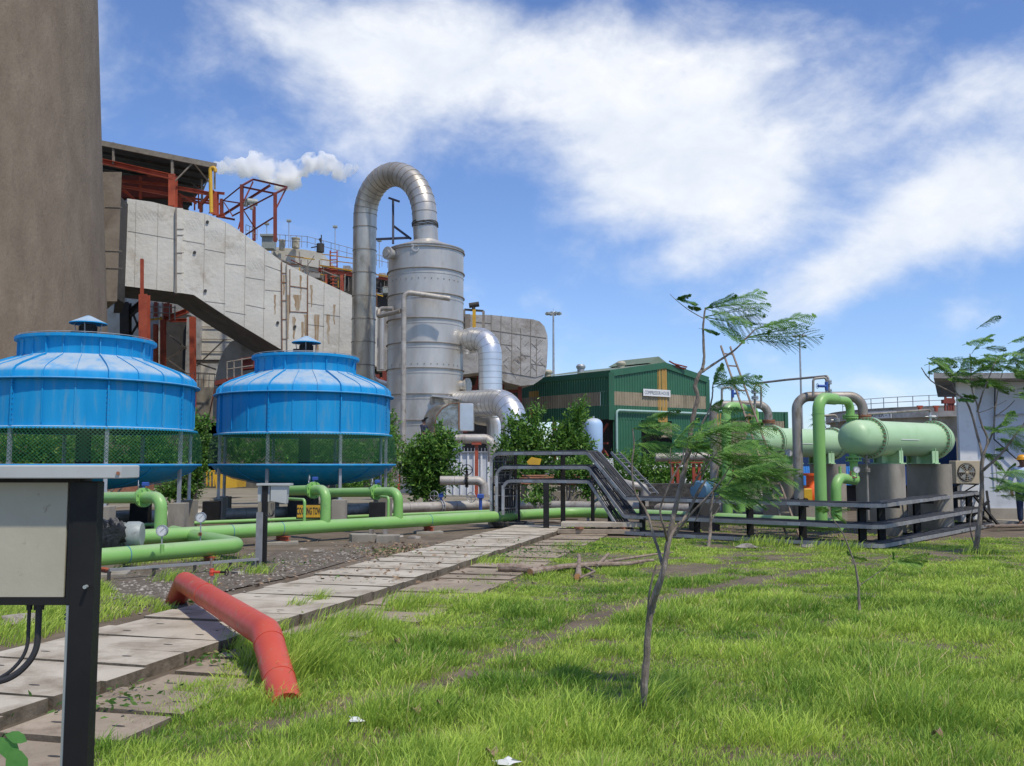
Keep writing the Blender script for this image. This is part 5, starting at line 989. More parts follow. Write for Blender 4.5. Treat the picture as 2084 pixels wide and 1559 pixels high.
# pale blue tank
D=58; p=hpt(1208,D,0); t=T('air_receiver','pale blue vertical air receiver tank beside the compressor house','tank',p); r_=.56; zt=P(1208,851,D).z; zb=P(1208,917,D).z
mb=MB(); mb.lathe(p,[(0,zt),(.25,zt-.03),(.42,zt-.12),(.52,zt-.25),(r_,zt-.42),(r_,zb+.1),(.4,zb-.15),(0,zb-.2)],32); part('shell',mb,M['tankblue'],t); mb=MB(); mb.cyl(p+V((0,0,zt)),p+V((0,0,zt+.12)),.06,seg=8); part('nozzle',mb,M['galv'],t)
for s in (-1,1): mb=MB(); mb.bar(p+V((s*.42,-.1,0)),p+V((s*.42,-.1,zb+.2)),.1,.1); part('leg',mb,M['galv'],t)
g=MB(); g.box((p.x+.2,p.y-.6,.95),(2.6,.5,1.9)); thing('white_parapet',g,M['white'],'low white wall before the pale blue tank','wall')
# ------------------------------------------------------------------ scrubber tower with gooseneck
D=52.0; SX=(864.5-1042)/F*D; SC=V((SX,D,0)); r_=2.12; z=lambda py:P(942,py,D).z
t=T('scrubber_tower','tall stainless scrubber tower with ring stiffeners','scrubber',SC)
mb=MB(); mb.lathe(SC,[(r_,0),(r_,z(514))],80); part('shell',mb,M['ss'],t)
mb=MB(); mb.lathe(SC,[(r_+.03,z(514)),(r_+.05,z(512)),(r_,z(511)),(.80,z(498)+.12),(.74,z(498)+.2)],64); part('conical_top',mb,M['ss'],t)
for py in (517,559,608,657,705,755,806,858,910):
    for k,dz in ((0,0),(1,-.26)):
        if py==517 and k: continue
        mb=MB(); zz=z(py)+dz; mb.lathe(SC,[(r_-.01,zz-.045),(r_+(.075 if k==0 else .02),zz-.04),(r_+(.075 if k==0 else .02),zz+.0),(r_-.01,zz+.005)],80,smooth=False); part('ring_stiffener',mb,M['seam'] if k==0 else M['ss'],t)
mb=MB()
for yy in (580,748):
    for k in range(40):
        a=R(-150+k*3.2); u=V((math.cos(a),math.sin(a),0)); 
        if (k*7+yy)%3==0: mb.box(SC+u*(r_+.005)+V((0,0,z(yy))),(.05,.05,.05),rz=a)
part('studs',mb,M['seam'],t)
u=V((-.62,-.78,0)).normalized(); q=P(797,517,50.6); mb=MB(); mb.cyl(q-u*.6,q+u*.35,.26,seg=20); flange(mb,q+u*.3,u,.36,10,.05); mb.cyl(q+u*.3,q+u*.42,.2,seg=16); part('nozzle',mb,M['ss'],t)
q=P(846,505,49.9); mb=MB(); mb.ring(q,(0,1,0),.12,.2,.08,20); mb.box(q+V((0,.03,0)),(.5,.03,.5)); part('sight_port',mb,M['ss'],t)
q=P(809,963,49.9); mb=MB(); mb.cyl(q+V((-.0,.5,0)),q+V((0,-.06,0)),.34,seg=24); mh=part('manhole',mb,M['dark'],t); mb=MB(); mb.ring(q+V((0,-.05,0)),(0.2,1,0),.33,.42,.08,28); part('manhole_rim',mb,M['ss'],t)
q=P(944,785,51.5); mb=MB(); mb.cyl(q-V((.3,0,0)),q+V((.2,-.1,0)),.32,seg=20); flange(mb,q+V((.2,-.1,0)),(1,-.5,0),.42,12,.05); part('side_nozzle',mb,M['ssd'],t)
mb=MB(); mb.bar(P(880,806,49.8),P(934,812,49.8),.7,.08); mb.bar(P(880,806,49.8),P(882,822,49.9),.1,.3); part('inlet_hood',mb,M['ss'],t)
def seams(mb,path,r_,step,th=.02,h=.02,seg=28):
    L_=[0]
    for i in range(len(path)-1): L_.append(L_[-1]+(path[i+1]-path[i]).length)
    s=step/2
    while s<L_[-1]:
        i=max(k for k in range(len(L_)-1) if L_[k]<=s); q=(s-L_[i])/(L_[i+1]-L_[i]); mb.ring(path[i].lerp(path[i+1],q),path[i+1]-path[i],r_*.98,r_+th,h,seg); s+=step
# gooseneck
a=V((SX,D,z(498)+.1)); top=P(864,442,D); lb=P(743,442,55.0); cen=(top+lb)/2; R_=(top-lb).length/2; ux=(top-lb).normalized()
arc=[cen+ux*math.cos(k*math.pi/18)*R_+V((0,0,1))*math.sin(k*math.pi/18)*R_*1.04 for k in range(19)]
low=P(743,762,55.0); low.x=lb.x; pth=[a]+arc+[low,low+V((.1,.25,-.45)),low+V((.35,.9,-.75)),low+V((1.0,2.5,-.9))]
t=T('gooseneck_duct','large stainless gooseneck duct arching off the top of the scrubber tower','duct',(low.x,low.y,low.z-1)); mb=MB(); mb.tube(pth,[.72]*3+[.71]*17+[.69]*3+[.69] if False else .70,28); part('duct',mb,M['ssd'],t)
mb=MB(); seams(mb,pth[1:20],.70,.42,.016,.03,36); seams(mb,[lb,low],.70,1.38,.022,.05,36); part('seams',mb,M['seam'],t)
mb=MB(); 
for k in range(5): q=a.lerp(top,.62+.035*k); mb.tube([q+V((.74*math.cos(j*.35+k),.74*math.sin(j*.35+k),.05*math.sin(j*.9+k))) for j in range(19)],.025,5,False)
part('tie_wire',mb,M['dark'],t)
mb=MB()
for s,(x,y) in enumerate(((864,430),(743,470))): pass
t=T('duct_prop','dark steel prop frame under the gooseneck arch','frame',P(800,492,52.5))
for a_,b_ in (((800,405),(800,496)),((801,460),(836,486)),((766,487),(832,484)),((792,403),(812,410))): mb=MB(); mb.bar(P(*a_,52.8),P(*b_,52.2),.12,.12); part('strut',mb,mk('dark_blue_steel',(.03,.035,.06),(.05,.05,.07)) if 'dark_blue_steel' not in bpy.data.materials else bpy.data.materials['dark_blue_steel'],t)
D=49.2; t=pipe_thing('drop_pipe','slim grey drop pipe standing in front of the scrubber tower',[P(916,608,D),P(822,594,D-.2),P(820,985,D-.3)],.14,'insul',.35,3.2,bm='seam')
pipe_thing('loop_pipe','small bent grey pipe joining the drop pipe to the scrubber',[P(800,628,50.3),P(770,628,50.6),P(770,644,50.2),P(815,633,49)],.12,'rustpipe',.2)
pipe_thing('thin_pipe','thin bare pipe standing between the right cooling tower and the scrubber',[P(790,841,44),P(807,841,44),P(810,985,44)],.045,'rustpipe',.12)
# rectangular elbow duct
D=47.5; t=T('box_elbow_duct','tarnished square elbow duct with a curved back beside the scrubber','duct',P(905,893,D)); ev=V((-.75,1.1,0))
outl=[(885,893),(884,868),(889,846),(900,831),(915,822),(934,820),(934,876),(931,893)]; mb=MB(); mb.prism([P(x,y,D) for x,y in outl],ev); part('elbow',mb,mk('tarnished_steel',(.40,.38,.32),(.27,.20,.13),1.6,.28,.85,bump=.06,bscale=1.6,dirt=((.55,.55,.50),1.2,.5,.62)),t)
mb=MB(); pts=[P(x,y,D-.02) for x,y in outl[:6]]; mb.tube(pts,.03,6); mb.bar(P(934,819,D-.03),P(934,877,D-.03),.07,.1,up=(0,1,0)); mb.bar(P(885,880,D-.03),P(932,880,D-.03),.05,.05); part('edge_seam',mb,M['rustseam'],t)
mb=MB(); a=P(936,821,D); b=P(963,876,D); mb.box(((a.x+b.x)/2,D+.6,(a.z+b.z)/2),(b.x-a.x,1.2,a.z-b.z),bev=.03); part('outlet_box',mb,M['silver'],t)
# silver elbows
D=50.5; pp=[P(935,704,D+2),P(996,700,D),P(998,806,D)]
pa=fillet([P(950,712,D+1.5),P(950,690,D+1.2),P(997,690,D),P(999,850,D)],[.55,1.2],9); t=T('upper_silver_elbow','bright silver clad duct elbow turning down beside the scrubber','duct',pa[-1]); mb=MB(); mb.tube(pa,.64,20); part('duct',mb,M['silver'],t); mb=MB(); seams(mb,pa,.64,.33,.008,.015,20); part('seams',mb,M['seam'],t)
D=47.5; pa=fillet([P(930,822,D+3.5),P(1047,818,D),P(1047,985,D)],[1.35],12); t=T('lower_silver_elbow','big bright silver clad duct elbow below the upper one','duct',(pa[-1].x,pa[-1].y,0)); mb=MB(); mb.tube(pa,.69,22); part('duct',mb,M['silver'],t); mb=MB(); seams(mb,pa,.69,.33,.008,.015,22); part('seams',mb,M['seam'],t)
D=52; pa=fillet([P(975,845,D+1),P(1010,850,D),P(1012,985,D)],[.5],6); t=T('rear_silver_elbow','shaded silver duct bend behind the big lower elbow','duct',(pa[-1].x,pa[-1].y,0)); mb=MB(); mb.tube(pa,.55,20); part('duct',mb,M['silver'],t)
D=44; pipe_thing('insulated_pipe','grey insulated pipe on an orange post turning down by the silver elbow',[P(925,893,D),P(1002,893,D),P(1002,940,D)],.22,'insul',.4,1.0)
t=T('orange_pipe_post','tall thin orange post with a top plate under the insulated pipe','post',hpt(970,D,0)); p=hpt(970,D,0); mb=MB(); mb.ibeam(p,p+V((0,0,P(970,905,D).z)),.16,.16,up=(0,1,0)); part('column',mb,M['orange'],t); mb=MB(); q=P(970,903,D); mb.box(q,(.45,.4,.10)); part('top_plate',mb,M['orange'],t)
t=T('orange_stub_post','short orange post at the foot of the drop pipe','post',hpt(812,46,0)); p=hpt(812,46,0); mb=MB(); mb.bar(p,P(812,965,46),.12,.12,up=(0,1,0)); part('column',mb,M['orange'],t)
# white equipment base building
t=T('equipment_cabin','pale grey ribbed panel enclosure at the foot of the scrubber','enclosure',hpt(955,46,0)); D=46.5; mb=MB(); a=P(903,921,D); b=P(1002,1000,D); mb.box(((a.x+b.x)/2,D+2,a.z/2),(b.x-a.x,4,a.z)); part('wall',mb,M['wall'],t)
mb=MB()
for px in (911,925,939,953,966,980,994): q=P(px,925,D); mb.box((q.x,D-.04,a.z/2),(.09,.08,a.z-.05))
part('ribs',mb,M['white'],t); mb=MB(); mb.box(((a.x+b.x)/2,D+.1,a.z+.03),(b.x-a.x+.2,.5,.06)); part('coping',mb,M['galv'],t)
for k in range(9): 
    m_=MB(); q=P(938+7*k,918,D); m_.cyl((q.x,D-.1,a.z),(q.x,D-.1,a.z+.22),.02,seg=5); part('rail_post',m_,M['galv'],t)
mb=MB(); a=P(876,895,48); b=P(936,930,48); mb.box(((a.x+b.x)/2,49,a.z/2),(b.x-a.x,2,a.z)); thing('duct_plinth',mb,M['wall'],'pale plinth under the square elbow duct','plinth')
g=MB(); a=P(838,921,47.0); b=P(880,930,47.0); g.box(((a.x+b.x)/2,47.3,a.z-.06),(b.x-a.x,.9,.12)); thing('work_platform',g,M['galv'],'small platform the welder stands on beside the square duct','platform')
# ------------------------------------------------------------------ main insulated flue duct
DP=V((-25,60,0)); DD=V((.94,.34,0)).normalized(); DV=V((-2.3,3.4,0)); nF=V((DD.y,-DD.x,0))
def pd(x,y,o=0): return PL(x,y,DP,DD)+nF*o
t=T('flue_duct','huge weathered aluminium-clad flue duct sloping down from the chimney','duct',pd(395,600)); 
topl=[(259,404),(310,411),(363,424),(418,435),(445,445),(470,458),(537,505),(575,533),(625,559),(720,603),(800,640)]; botl=[(800,748),(700,742),(600,728),(470,650),(394,600),(360,595),(254,582)]
mb=MB(); mb.prism([pd(x,y) for x,y in topl+botl],DV); part('casing',mb,M['clad'],t)
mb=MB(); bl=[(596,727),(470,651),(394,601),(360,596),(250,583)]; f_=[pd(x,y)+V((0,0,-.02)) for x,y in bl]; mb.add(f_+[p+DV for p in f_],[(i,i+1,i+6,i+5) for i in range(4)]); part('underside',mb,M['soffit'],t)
mb=MB()
def seam(x0,y0,x1,y1,w_=.045,o=.012): mb.bar(pd(x0,y0,o),pd(x1,y1,o),.02,w_,up=V((0,0,1)) if abs(x1-x0)>abs(y1-y0) else DD)
for x,yt,yb in ((277,408,584),(322,414,590),(417,436,603),(459,453,643),(500,480,668),(539,507,690),(626,560,728),(660,576,736),(692,590,738)): 
    mb.bar(pd(x,yt,.012),pd(x-3,yb,.012),.016,.02,up=nF)
for s in ((260,470,358,487),(372,489,417,497),(417,507,459,515),(459,536,500,541),(500,564,539,570),(417,613,459,618),(459,633,500,640),(539,590,573,593),(626,617,660,622),(660,640,692,644),(540,540,573,552),(500,620,540,628),(626,660,660,664)): seam(*s,w_=.02)
part('sheet_seams',mb,M['seam'],t)
mb=MB(); mb.bar(pd(366,425,.10),pd(362,597,.10),.42,.22,up=nF); part('expansion_strip',mb,M['clad'],t); mb=MB(); mb.bar(pd(358.5,424,.14),pd(358.5,598,.14),.10,.28,up=nF)
for y in (468,480,516,557): mb.bar(pd(358,y,.23),pd(374,y,.23),.03,.05)
part('strip_angle',mb,M['seam'],t)
for x0 in (573,583): m_=MB(); m_.bar(pd(x0,533 if x0<580 else 538,.06),pd(x0+1,726,.06),.06,.12,up=nF); part('flange_angle',m_,M['rustseam'] if x0<580 else M['seam'],t)
mb=MB()
for s in ((573,556,583,556),(573,575,583,575),(573,612,583,612),(573,650,583,650),(573,690,583,690),(590,582,626,587),(590,634,626,636)): seam(*s,w_=.05,o=.03)
mb.bar(pd(590,548,.03),pd(590,636,.03),.05,.06,up=nF); mb.bar(pd(626,560,.03),pd(626,720,.03),.06,.08,up=nF); part('rusty_frame',mb,M['rustseam'],t)
st=mk('rust_streak',(.28,.17,.08),(.40,.34,.25),3,.8,stretch=(3,3,.3)); mb=MB()
for x,y0,y1,w_ in ((622,640,712,.14),(598,645,690,.12),(612,560,600,.08),(634,580,625,.10),(560,600,640,.08),(645,640,735,.22),(605,600,632,.30),(578,560,600,.10),(668,640,700,.12),(586,600,690,.12),(680,620,660,.10),(615,655,722,.10)): 
    n=8; L_=[pd(x+random.uniform(-1,1),y0+(y1-y0)*k/n,.006) for k in range(n+1)]; vs=[]
    for k,p in enumerate(L_): hw=w_*(1-.6*k/n)*random.uniform(.7,1.1); vs+=[p-DD*hw,p+DD*hw]
    mb=MB(); mb.add(vs,[(2*k,2*k+1,2*k+3,2*k+2) for k in range(n)]); part('rust_stain',mb,st,t)
for x,y in ((422,452),(396,514),(418,592),(565,657),(600,665)): mb=MB(); mb.cyl(pd(x,y,.0),pd(x,y,.10),.10,seg=10); part('test_port',mb,M['text'],t)
dents=[]   # crossed wire netting creases
for cx_,cy_,w_,h_ in ((300,440,34,26),(385,455,26,28),(435,480,18,30),(480,505,18,30),(520,540,18,28),(678,690,16,30)):
    mb=MB()
    for k in range(-4,5):
        for sg in (-1,1):
            a=(cx_+k*w_/4.5-6,cy_-sg*h_*.5*random.uniform(.6,1)); b=(cx_+k*w_/4.5+8,cy_+sg*h_*.5*random.uniform(.6,1))
            mb.bar(pd(*a,.004),pd(*b,.004),.016,.012,up=nF)
    part('wire_creases',mb,M['clad'],t)
# flue neck and chimney
t=T('chimney','massive tapering concrete chimney filling the left edge','chimney',(-32.4,52,0))
mb=MB(); H=70; pr=[(9.52-.068*z_+.00015*z_*z_,z_) for z_ in np.linspace(0,H,40)]; mb.lathe((-32.4,52,0),pr,120); part('shaft',mb,M['chimney'],t)
mb=MB(); 
a=P(214,349,56.5); b=P(248,350,56.5); c_=P(248,613,56.5); mb.prism([(a.x-2,56.5,c_.z),(b.x,56.5,c_.z),(b.x-3.2,61.5,c_.z),(a.x-5,61.5,c_.z)],V((0,0,b.z-c_.z))); part('flue_neck',mb,mk('neck_concrete',(.21,.17,.13),(.27,.23,.18),.9,.9,bump=.02,bscale=5,dirt=((.13,.10,.08),.8,.5,.8)),t)
mb=MB()
for y in (421,510,545): mb.bar(P(214,y,56.48),P(248.3,y+1,56.48),.03,.04)
part('lift_joint',mb,M['seam'],t)
mb=MB(); za=P(247,398,58).z; zb=P(262,606,58).z; mb.prism([(P(240,500,58).x,58,zb),(P(258,500,60).x,60,zb),(P(252,500,64).x,64,zb),(P(236,500,64).x,64,zb)],V((0,0,za-zb))); thing('expansion_joint',mb,M['dark'],'dark expansion joint between chimney and clad duct','joint')
# ------------------------------------------------------------------ steelwork helper
def steel(root,segs,mat,name='beam'):
    for s in segs:
        x0,y0,d0,x1,y1,d1,w_=s[:7]; w_*=.65; mb=MB(); mb.ibeam(P(x0,y0,d0),P(x1,y1,d1),w_,w_*(s[7] if len(s)>7 else 1),up=(0,0,1) if abs(x1-x0)>abs(y1-y0) else (0,1,0)); part(name,mb,M[mat],root)
def railing(name,label,pts,h,n,mat='seam',d=None,r_=.022):
    t=T(name,label,'railing',pts[0]); 
    for a,b in zip(pts[:-1],pts[1:]):
        for f in (.5,1): mb=MB(); mb.cyl(a+V((0,0,h*f)),b+V((0,0,h*f)),r_,seg=6); part('rail',mb,M[mat],t)
        for k in range(n+1): q=a.lerp(b,k/n); mb=MB(); mb.cyl(q,q+V((0,0,h)),r_,seg=6); part('post',mb,M[mat],t)
# roof shed above
t=T('elevated_roof_shed','dark corrugated roof on orange steel frames above the duct','shed',P(330,420,68))
mb=MB(); a=P(196,284,64); b=P(441,333,64); c_=P(352,430,84); e_=P(150,395,84); 
e_=a+V((-7,13,-.3)); c_=b+V((-7,13,-.3)); mb.prism([a,b,c_,e_],V((0,0,-.12))); part('roof',mb,mk('dark_roof_sheet',(.045,.05,.06),(.07,.072,.08),1,.7),t)
mb=MB(); mb.bar(a+V((0,-.1,-.2)),b+V((0,-.1,-.2)),.12,.36); part('fascia',mb,M['seam'],t)
for k in range(1,9):
    m_=MB(); p=a.lerp(e_,k/9); q=b.lerp(c_,k/9); m_.ibeam(p+V((0,0,-.3)),q+V((0,0,-.3)),.1,.2); part('purlin',m_,M['dark'],t)
steel(t,[(231,290,64,231,335,64,.22),(351,320,64,351,385,64,.26),(393,331,64,355,370,64,.14),(394,331,64,425,370,66,.14),(437,338,64,437,385,64,.18),(411,365,66,411,430,66,.2),(430,345,66,412,390,66,.12),(388,370,68,412,392,66,.14)],'seam')
t=T('orange_steel_frame','orange beams and columns under the elevated roof','steel frame',P(340,420,64))
steel(t,[(196,326,64,354,361,64,.50,1.1),(352,356,64.1,352,420,64.1,.75),(245,368,65,345,377,65,.3),(248,379,64.5,357,398,64.5,.30),(358,382,64.5,430,395,64.5,.38),(435,392,64.4,457,394,64.4,.25),(437,392,64.3,437,437,64.3,.70),(250,385,65,275,408,65,.26),(286,360,65.5,286,405,65.5,.25),(300,358,65.5,340,358,65.5,.2),(355,388,64.7,400,415,64.7,.16),(370,400,66,432,410,66,.2),(370,407,67,428,414,67,.2),(367,398,66.5,367,425,66.5,.4),(396,398,66.5,396,428,66.5,.14),(410,415,66,434,388,65,.3),(409,410,66,409,432,66,.3),(443,440,65,458,438,65,.3),(404,378,67,404,425,67,.12)],'orange')
mb=MB(); plane_box(mb,215,357,345,401,66.6,.4); part('wall_panel',mb,M['oxide'],t)
mb=MB(); plane_box(mb,245,392,352,425,67,.4); part('dark_backing',mb,M['dark'],t)
mb=MB(); mb.tube(fillet([P(430,432,63.6),P(428,342,63.6),P(438,341,63.6),P(438,350,63.6)],.3,4),.13,10); thing('yellow_pipe',mb,M['yellow'],'yellow bent vent pipe at the end of the elevated roof','pipe')
# monorail cube frame
t=T('monorail_frame','open red steel hoist frame silhouetted against the sky','steel frame',P(520,460,68))
d1,d2=66,71
A1_=(492,378,d1);B1_=(514,365,d2+0);C1_=(585,381,d2);D1_=(560,393,d1)
steel(t,[(492,378,66,515,365,70,0.19),(515,365,70,585,381,70,0.19),(560,394,66,585,381,70,0.19),(492,380,66,560,394,66,0.18),(492,376,66,492,474,66,0.34),(560,392,66,560,492,66,0.34),(517,420,72,517,490,72,0.34),(451,405,66,451,440,66,0.34),(430,428,69,492,378,66,0.11),(455,437,69,550,377,69,0.24),(472,440,68,560,394,66,0.13),(500,478,69,556,443,66,0.13),(495,412,66,515,370,70,0.13),(560,428,66,583,382,70,0.13),(485,466,66,492,440,66,0.13),(452,408,66,492,414,66,0.13),(456,412,66,474,440,66,0.11),(497,430,67,520,466,69,0.11),(440,440,67,478,447,67,.2),(425,434,68,455,408,66,0.10)],'oxide')
mb=MB(); c=P(512,410,68.4); mb.cyl(c+V((-.35,0,0)),c+V((.35,.3,0)),.26,seg=14); mb.box(c+V((-.45,0,-.1)),(.3,.4,.5)); mb.box(c+V((.0,0,-.4)),(.2,.3,.4)); thing('hoist',mb,M['motorgrey'],'grey electric hoist hanging in the red frame','hoist')
# ESP top
t=T('precipitator_roof','silver clad precipitator roof behind the sloping duct','industrial unit',P(640,540,78)); D=78
mb=MB(); mb.prism([P(x,y,D) for x,y in ((552,505),(565,503),(620,508),(656,514),(656,545),(800,600),(800,720),(560,720),(552,560))],V((0,9,0))); part('casing',mb,M['clad'],t)
mb=MB(); mb.prism([P(x,y,D-.3) for x,y in ((556,507),(600,506),(655,513),(652,546),(570,530))],V((0,.25,0))); part('silver_skin',mb,M['clad'],t)
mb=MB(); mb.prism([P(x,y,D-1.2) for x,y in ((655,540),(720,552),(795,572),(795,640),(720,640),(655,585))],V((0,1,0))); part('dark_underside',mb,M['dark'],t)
steel(t,[(552,540,76,655,556,76,.16),(575,551,76,655,566,76,.12),(609,512,76,612,565,76,.14),(650,530,76,650,570,76,.14),(575,530,76,612,560,76,.08),(612,560,76,640,520,76,.08)],'seam')
steel(t,[(664,558,74,664,612,74,.25),(678,555,74,678,612,74,.2),(696,560,74,696,625,74,.38),(648,548,74,722,560,74,.40),(672,510,74,672,560,74,.14),(686,510,74,686,560,74,.14),(649,553,74,680,545,77,.2),(770,565,74,800,570,74,.35)],'orange')
rs=random.Random(4)
for k in range(46):
    x=rs.uniform(556,798); y=515+(x-556)*.24+rs.uniform(-4,34); d_=rs.uniform(73,76.5); m_=MB()
    if rs.random()<.5: m_.cyl(P(x,y,d_),P(x+rs.uniform(-1,1),y+rs.uniform(14,36),d_),rs.uniform(.02,.05),seg=5)
    else: m_.cyl(P(x,y,d_),P(x+rs.uniform(18,50),y+rs.uniform(2,14),d_),rs.uniform(.02,.06),seg=5)
    part('pipework',m_,M[rs.choice(['seam','rustseam','seam','galv','oxide','yellow'])],t)
for px,py,w_,h_,mt in ((668,560,10,16,'dark'),(705,545,14,9,'clad2'),(690,578,18,16,'dark'),(640,560,22,10,'clad2'),(600,548,26,8,'clad'),(735,575,16,14,'dark'),(778,560,14,9,'clad2'),(785,590,14,12,'motorgrey')):
    m_=MB(); plane_box(m_,px-w_/2,py-h_/2,px+w_/2,py+h_/2,75.5,1.2); part('equipment_box',m_,M[mt],t)
for k in range(14): m_=MB(); m_.bar(P(672,514+7*k,73.8),P(686,514+7*k,73.8),.06,.06); part('ladder_rung',m_,M['orange'],t)
steel(t,[(650,540,73.8,790,563,73.8,.16),(652,528,73.8,720,536,73.8,.10),(655,517,73.8,720,526,73.8,.10)],'yellow')
for px,py,h_,w_ in ((574,497,14,12),(602,493,18,16)): p=P(px,py,77); m_=MB(); m_.cyl(p-V((0,0,.5)),p+V((0,0,.25)),w_*.02,seg=18); m_.cyl(p+V((0,0,.25)),p+V((0,0,.36)),w_*.023,seg=18); part('vent_stub',m_,M['cream'],t)
mb=MB(); plane_box(mb,533,480,556,505,75,1.0); plane_box(mb,529,476,557,480,74.8,1.4); part('control_hut',mb,M['motorgrey'],t)
railing('roof_railing','thin railing along the precipitator roof edge',[P(558,500,76.5),P(625,504,76.5),P(722,530,76.5)],.95,6); railing('roof_railing','thin railing on the precipitator roof right of the gooseneck leg',[P(766,540,76),P(800,548,76)],.9,3); railing('stair_railing','small railing at the foot of the red hoist frame',[P(500,478,70),P(523,488,70)],.8,3)
for px,y0,y1,lb in ((588,452,505,'leftmost'),(543,458,490,'one by the hut'),(682,464,515,'one right of the dark mast'),(772,492,545,'one between gooseneck and scrubber')):
    p=P(px,y1,76); q=P(px,y0,76); t2=T('floodlight_pole','thin pole with a small floodlight on the precipitator, '+lb,'lamp pole',p,'floodlight poles'); mb=MB(); mb.cyl(p,q,.035,seg=6); part('pole',mb,M['galv'],t2); mb=MB(); mb.box(q+V((0,0,.1)),(.36,.25,.2),bev=.03); part('lamp',mb,M['motorgrey'],t2)
t2=T('rooftop_mast','dark instrument mast with small flag-like bracket on the precipitator','mast',P(652,510,76)); mb=MB(); mb.cyl(P(654,515,76),P(654,478,76),.05,seg=6); mb.cyl(P(655,500,76),P(633,504,76),.05,seg=6); part('pole',mb,M['dark'],t2); mb=MB(); mb.prism([P(648,486,76),P(653,484,76),P(652,495,76)],V((0,.1,0))); part('bracket',mb,M['dark'],t2); mb=MB(); p=P(652,506,76); mb.cyl(p-V((0,0,.3)),p+V((0,0,.4)),.32,seg=12); part('drive',mb,M['dark'],t2)
# right-hand duct end
D=62; t=T('right_duct_end','rounded grey clad duct end jutting out right of the scrubber','duct',P(1040,765,D)); out=[(942,640),(1000,641),(1085,650),(1098,654),(1108,664),(1114,682),(1115,700),(1113,745),(1109,762),(1090,768),(1025,757),(942,752)]
pr0=V((P(942,700,D).x,D,0)); prd=V((.98,.18,0)).normalized(); pq=lambda x,y:PL(x,y,pr0,prd); mb=MB(); mb.prism([pq(x,y) for x,y in out],V((-1.2,5,0))); part('casing',mb,M['clad2'],t)
mb=MB(); lo=[(1111,756),(1104,770),(1085,783),(1060,785),(1030,778),(1005,764),(1025,756),(1090,767)]; mb.prism([pq(x,y)+V((0,.05,0)) for x,y in lo],V((-1.0,4.2,0))); part('hopper_bottom',mb,M['clad2'],t)
mb=MB(); nq=V((prd.y,-prd.x,0))*.015
for a_,b_ in (((1020,642),(1019,755)),((1042,645),(1042,760)),((1080,650),(1080,764)),((1000,641),(1000,754)),((1060,668),(1060,762)),((1000,672),(1112,688)),((1020,700),(1042,703)),((1060,722),(1080,725)),((1080,740),(1110,744)),((1092,690),(1092,765)),((965,655),(1000,658))): mb.bar(pq(*a_)+nq,pq(*b_)+nq,.035,.03,up=nq)
for k in range(26):
    x=random.uniform(1022,1100); y=random.uniform(690,760); L2=random.uniform(6,14); sg=random.choice((-1,1)); mb.bar(pq(x,y)+nq,pq(x+L2,y+sg*L2)+nq,.02,.02,up=nq)
part('sheet_seams',mb,M['seam'],t)
t=T('damper_frame','grey frame with yellow actuator post right of the scrubber top','frame',P(965,690,60)); steel(t,[(945,630,60,984,633,60,.2),(984,633,60,984,690,60,.25),(945,630,60,945,700,60,.2),(952,640,60,952,672,60,.5)],'seam'); steel(t,[(965,630,59.8,965,682,59.8,.32)],'yellow','actuator_post'); mb=MB(); c=P(964,622,59.8); mb.cyl(c+V((-.3,0,0)),c+V((.35,0,.1)),.17,seg=12); mb.cyl(c-V((.0,0,.25)),c,.12,seg=10); part('actuator',mb,M['dark'],t)
mb=MB(); c=P(960,712,58); mb.prism([P(x,y,59) for x,y in ((942,668),(962,676),(970,700),(966,735),(975,758),(942,762))],V((0,2,0))); thing('duct_transition',mb,M['clad2'],'crumpled clad transition piece right behind the scrubber','duct')
# dark substructure behind
t=T('fan_house_structure','dark steel substructure with red beams behind the scrubber','steel structure',hpt(900,66,0)); D=67
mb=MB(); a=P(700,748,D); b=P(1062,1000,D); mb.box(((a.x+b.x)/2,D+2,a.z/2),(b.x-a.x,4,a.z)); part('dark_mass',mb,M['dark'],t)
steel(t,[(945,762,64,980,760,64,.6),(948,790,64,970,790,64,.5),(958,830,64,975,765,64,.35),(946,765,64,946,880,64,.5),(1058,778,64,1058,850,64,.4),(1022,770,64,1022,830,64,.45),(1000,800,64,1060,795,64,.3),(1030,800,64,1055,830,64,.25),(765,795,60,790,765,60,.35),(768,770,60,790,800,60,.3),(768,762,60,768,790,60,.4),(783,755,60,783,860,60,.4)],'oxide')
steel(t,[(764,785,59.5,779,770,59.5,.35)],'orange')
mb=MB(); plane_box(mb,768,640,788,755,62,1); part('clad_panel',mb,M['clad2'],t); mb=MB(); q=P(777,700,61); mb.tube(fillet([P(787,628,61),P(776,640,61),P(776,752,61)],.4),.2,12); part('side_pipe',mb,M['ss'],t)
# structures behind the cooling towers, under the duct
t=T('fan_casing_building','white clad casing with dark panels for shaded recesses under the sloping duct','industrial unit',hpt(350,78,0)); D=78
def wallp(x0,y0,x1,y1,d,mat,dep=1.0,name='clad_panel'):
    mb=MB(); plane_box(mb,x0,y0,x1,y1,d,dep); return part(name,mb,M[mat],t)
wallp(214,600,480,800,80,'clad2',4); wallp(217,612,245,770,77,'clad',.5); wallp(258,608,292,730,77.5,'clad',.5); wallp(330,640,380,770,76,'dark',1,'recess_shade'); wallp(380,645,404,800,75.5,'clad2'); wallp(404,650,470,737,76,'clad'); wallp(390,740,440,792,76,'clad'); wallp(396,788,440,862,74,'concrete',4,'concrete_wall'); wallp(300,760,396,960,77,'dark',2,'recess_shade')  # solid dark panels stand in for the shade inside the recesses
for y in (665,690,715): m_=MB(); m_.bar(P(404,y,75.9),P(470,y+1,75.9),.05,.06); part('sheet_seam',m_,M['seam'],t)
steel(t,[(256,616,70,256,760,70,1.0),(262,640,70,288,618,70,.7),(262,618,70,292,690,70,.2),(292,640,70,262,690,70,.2)],'dark')
